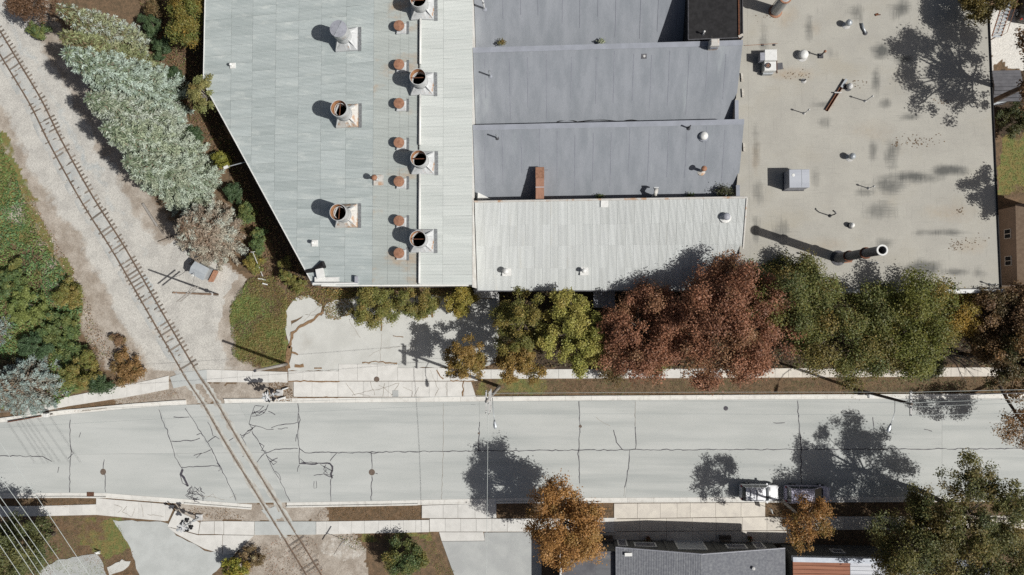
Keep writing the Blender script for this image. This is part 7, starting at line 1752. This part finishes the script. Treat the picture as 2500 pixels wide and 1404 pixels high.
# ---- bare tree by the right end of the path
c = PX(2312, 868, 3.0); c.z = 0
t = thing('bare_tree', 'leafless grey tree above the path near the right edge', 'tree', c)
to = MB().path([(c.x, c.y, -0.1), (c.x + 0.1, c.y, 1.6), (c.x + 0.1, c.y + 0.1, 3.0)], [0.12, 0.1, 0.08], 6).build('trunk', MAT['pale_bark'], t)
rs = random.Random(8)
for k in range(11):
    a = rs.uniform(-1.3, 1.5); L = rs.uniform(1.6, 3.0); p0 = Vector((c.x + 0.1, c.y + 0.1, rs.uniform(2.0, 3.0)))
    p1 = p0 + Vector((math.cos(a) * L * 0.5, math.sin(a) * L * 0.5, rs.uniform(0.7, 1.4))); p2 = p1 + Vector((math.cos(a + rs.uniform(-.5, .5)) * L * 0.6, math.sin(a + rs.uniform(-.5, .5)) * L * 0.6, rs.uniform(0.3, 0.9)))
    b_ = MB().path([p0, p1, p2], [0.06, 0.04, 0.015], 5).build('branch', MAT['pale_bark'], t)
    tw = MB()
    for j in range(5):
        q = p1.lerp(p2, rs.random()); an = a + rs.uniform(-1, 1); tw.path([q, q + Vector((math.cos(an) * 0.5, math.sin(an) * 0.5, 0.3)), q + Vector((math.cos(an) * 0.8, math.sin(an) * 0.9, 0.35))], [0.018, 0.012, 0.005], 4, False)
    to_ = tw.build('twigs', MAT['pale_bark'], b_); to_['kind'] = 'stuff'

# ---- ground cover nobody could count
def cover(name, label, poly_px, dens, P, hgt, leaf, seed, mat='leaf', up=0.8, asp=0.6, patch=None):
    pw = W(poly_px); x, y = scatter(pw, dens, seed); n = len(x); rs = np.random.RandomState(seed)
    hh = fbm(x * 0.55, y * 0.55, seed) ; z = hgt * (0.15 + 0.85 * np.clip(hh * 1.6 - 0.3, 0, 1)) * rs.uniform(0.6, 1.0, n)
    g = pal(rs, n, P)
    k = fbm(x * 0.35, y * 0.35, seed + 9)
    if patch:                                     # second colour family growing in patches of its own
        g2 = pal(rs, n, patch); m = np.clip((k - 0.46) * 9, 0, 1)[:, None]; g = g * (1 - m) + g2 * m
    g *= (1.85 if asp < 0.4 else 1.45) + 0.28 * rs.normal(size=(n, 1))
    e = 0.15; gx = (fbm((x + e) * 0.55, y * 0.55, seed) - hh) / e * hgt; gy = (fbm(x * 0.55, (y + e) * 0.55, seed) - hh) / e * hgt
    nr = np.stack([-gx * 1.5, -gy * 1.5, np.full(n, up)], 1) + rs.normal(size=(n, 3)) * 0.4
    o = leaf_obj(name, mat, None, np.stack([x, y, z], 1), nr, leaf * rs.uniform(0.6, 1.4, n), g, asp, seed=seed, kind='stuff')
    o['label'] = label; o['category'] = 'vegetation'
VINE = [((96, 124, 80), 4), ((84, 112, 72), 3), ((112, 128, 74), 2)]
cover('vine_carpet', 'green carpet of vines and weeds on the left bank', [(-120, 330), (8, 320), (40, 420), (95, 560), (160, 660), (205, 740), (205, 830), (215, 930), (150, 985), (-120, 1010)], 62, VINE, 0.9, 0.115, 301, patch=[((120, 110, 70), 1), ((104, 124, 70), 4)])
cover('dry_weeds', 'brown and white flowering weeds along the edge of the left bank', [(25, 440), (60, 440), (110, 540), (165, 640), (215, 730), (240, 800), (290, 870), (230, 890), (195, 780), (120, 640), (60, 540)], 38, [((150, 122, 96), 4), ((126, 104, 80), 3), ((190, 180, 160), 1.2), ((116, 120, 74), 1.5)], 0.35, 0.075, 302)
cover('weedy_grass', 'uneven green and brown grass patch beside the bare grey pole', [(600, 690), (665, 668), (702, 720), (700, 890), (620, 899), (573, 872), (560, 800), (563, 740)], 210, [((106, 120, 66), 4), ((92, 114, 66), 3), ((132, 126, 74), 2)], 0.5, 0.085, 303, up=0.45, asp=0.26, patch=[((126, 102, 68), 2), ((112, 114, 66), 3)])
cover('verge_grass', 'dry brown grass verge along the northern kerb', [(1162, 929), (1160, 966), (2540, 962), (2540, 921)], 120, [((124, 98, 70), 5), ((106, 86, 62), 3), ((92, 106, 62), 1.2)], 0.1, 0.05, 304, up=0.5, asp=0.3, patch=[((90, 112, 66), 2), ((124, 98, 70), 1)])
cover('verge_grass', 'short brown verge strip on the south side right of the railway', [(800, 1238), (1028, 1236), (1029, 1268), (770, 1270)], 120, [((122, 94, 60), 5), ((104, 82, 54), 3), ((150, 126, 92), 1)], 0.08, 0.05, 305, up=0.5, asp=0.3)
cover('verge_grass', 'dry brown verge behind the parked cars', [(1212, 1230), (1498, 1230), (1498, 1263), (1212, 1264)], 110, [((112, 86, 58), 5), ((96, 76, 54), 3)], 0.08, 0.05, 306, up=0.5, asp=0.3)
cover('verge_grass', 'dry brown verge under the trees at the south east', [(1870, 1228), (2540, 1226), (2540, 1259), (1872, 1262)], 90, [((120, 92, 60), 5), ((100, 82, 56), 3), ((96, 100, 56), 1)], 0.1, 0.05, 307, up=0.5, asp=0.3)
cover('lawn', 'brown lawn with a green patch at the bottom left', [(98, 1261), (276, 1262), (322, 1345), (330, 1404), (100, 1404)], 100, [((128, 98, 68), 5), ((110, 86, 62), 3)], 0.08, 0.05, 308, up=0.6, asp=0.3, patch=[((98, 112, 62), 3), ((124, 116, 66), 1)])
cover('lawn', 'grass strip in front of the dark green bush', [(855, 1304), (1050, 1302), (1110, 1404), (1060, 1404), (1040, 1330), (870, 1325)], 100, [((104, 116, 60), 4), ((130, 104, 70), 2.5)], 0.12, 0.055, 309, up=0.6, asp=0.3, patch=[((140, 108, 74), 2)])
cover('verge_grass', 'narrow brown verge at the lower left kerb', [(-40, 1217), (232, 1216), (234, 1230), (96, 1234), (-40, 1236)], 110, [((120, 92, 60), 5), ((104, 90, 58), 2)], 0.08, 0.05, 310, up=0.5, asp=0.3)
cover('verge_grass', 'brown verge along the western end of the northern path', [(130, 1002), (325, 970), (430, 952), (440, 970), (300, 990), (160, 1010)], 90, [((134, 106, 76), 5), ((116, 92, 66), 3), ((108, 120, 66), 0.8)], 0.08, 0.05, 311, up=0.5, asp=0.3)
cover('leaf_litter', 'brown undergrowth behind the spruces and along the slanted wall', [(330, -20), (470, -20), (500, 220), (640, 500), (770, 700), (690, 700), (600, 640), (560, 420), (470, 300), (390, 120)], 40, [((132, 104, 76), 4), ((112, 90, 66), 3), ((104, 112, 66), 2)], 0.4, 0.09, 312)
cover('leaf_litter', 'weedy litter along the edge of the concrete yard', [(700, 700), (780, 705), (870, 712), (860, 770), (800, 782), (790, 750), (760, 720), (715, 735), (700, 760)], 130, [((140, 116, 78), 4), ((120, 108, 68), 3), ((108, 118, 64), 2)], 0.25, 0.07, 313)
cover('leaf_litter', 'weedy undergrowth at the foot of the white hall wall', [(780, 703), (1155, 703), (1155, 728), (1060, 735), (960, 730), (860, 735), (800, 728)], 70, [((132, 118, 72), 4), ((112, 116, 64), 3), ((150, 124, 72), 2)], 0.7, 0.09, 320)
cover('leaf_litter', 'shaded undergrowth beneath the street trees', [(1218, 710), (2540, 712), (2540, 898), (1218, 898)], 16, [((104, 86, 60), 4), ((88, 88, 56), 3)], 0.5, 0.12, 314)
cover('leaf_litter', 'dry weeds at the northern crossing signal', [(655, 935), (712, 930), (716, 978), (650, 980)], 110, [((134, 108, 78), 4), ((116, 94, 68), 3)], 0.12, 0.055, 315)
cover('leaf_litter', 'dry weeds beside the track in the verge south of the street', [(440, 1240), (560, 1240), (600, 1268), (500, 1268)], 45, [((150, 128, 104), 4), ((124, 102, 78), 3)], 0.1, 0.055, 316)
cover('lawn', 'grass plot with yellow leaves right of the gravel roof', [(2440, 330), (2540, 310), (2540, 476), (2442, 476)], 60, [((98, 104, 58), 4), ((120, 108, 62), 2), ((178, 168, 90), 0.7)], 0.1, 0.06, 317, up=0.6, asp=0.35)
cover('leaf_litter', 'weeds between ballast and dirt south of the crossing', [(690, 1310), (770, 1310), (790, 1404), (640, 1404), (640, 1330)], 22, [((146, 124, 100), 4), ((160, 110, 80), 1.5), ((120, 100, 78), 2)], 0.08, 0.055, 318)
cover('leaf_litter', 'white flowering weeds at the foot of the sign post', [(815, 1308), (880, 1310), (900, 1345), (850, 1340)], 70, [((222, 220, 206), 2), ((112, 120, 70), 3), ((150, 126, 96), 2)], 0.2, 0.06, 319)
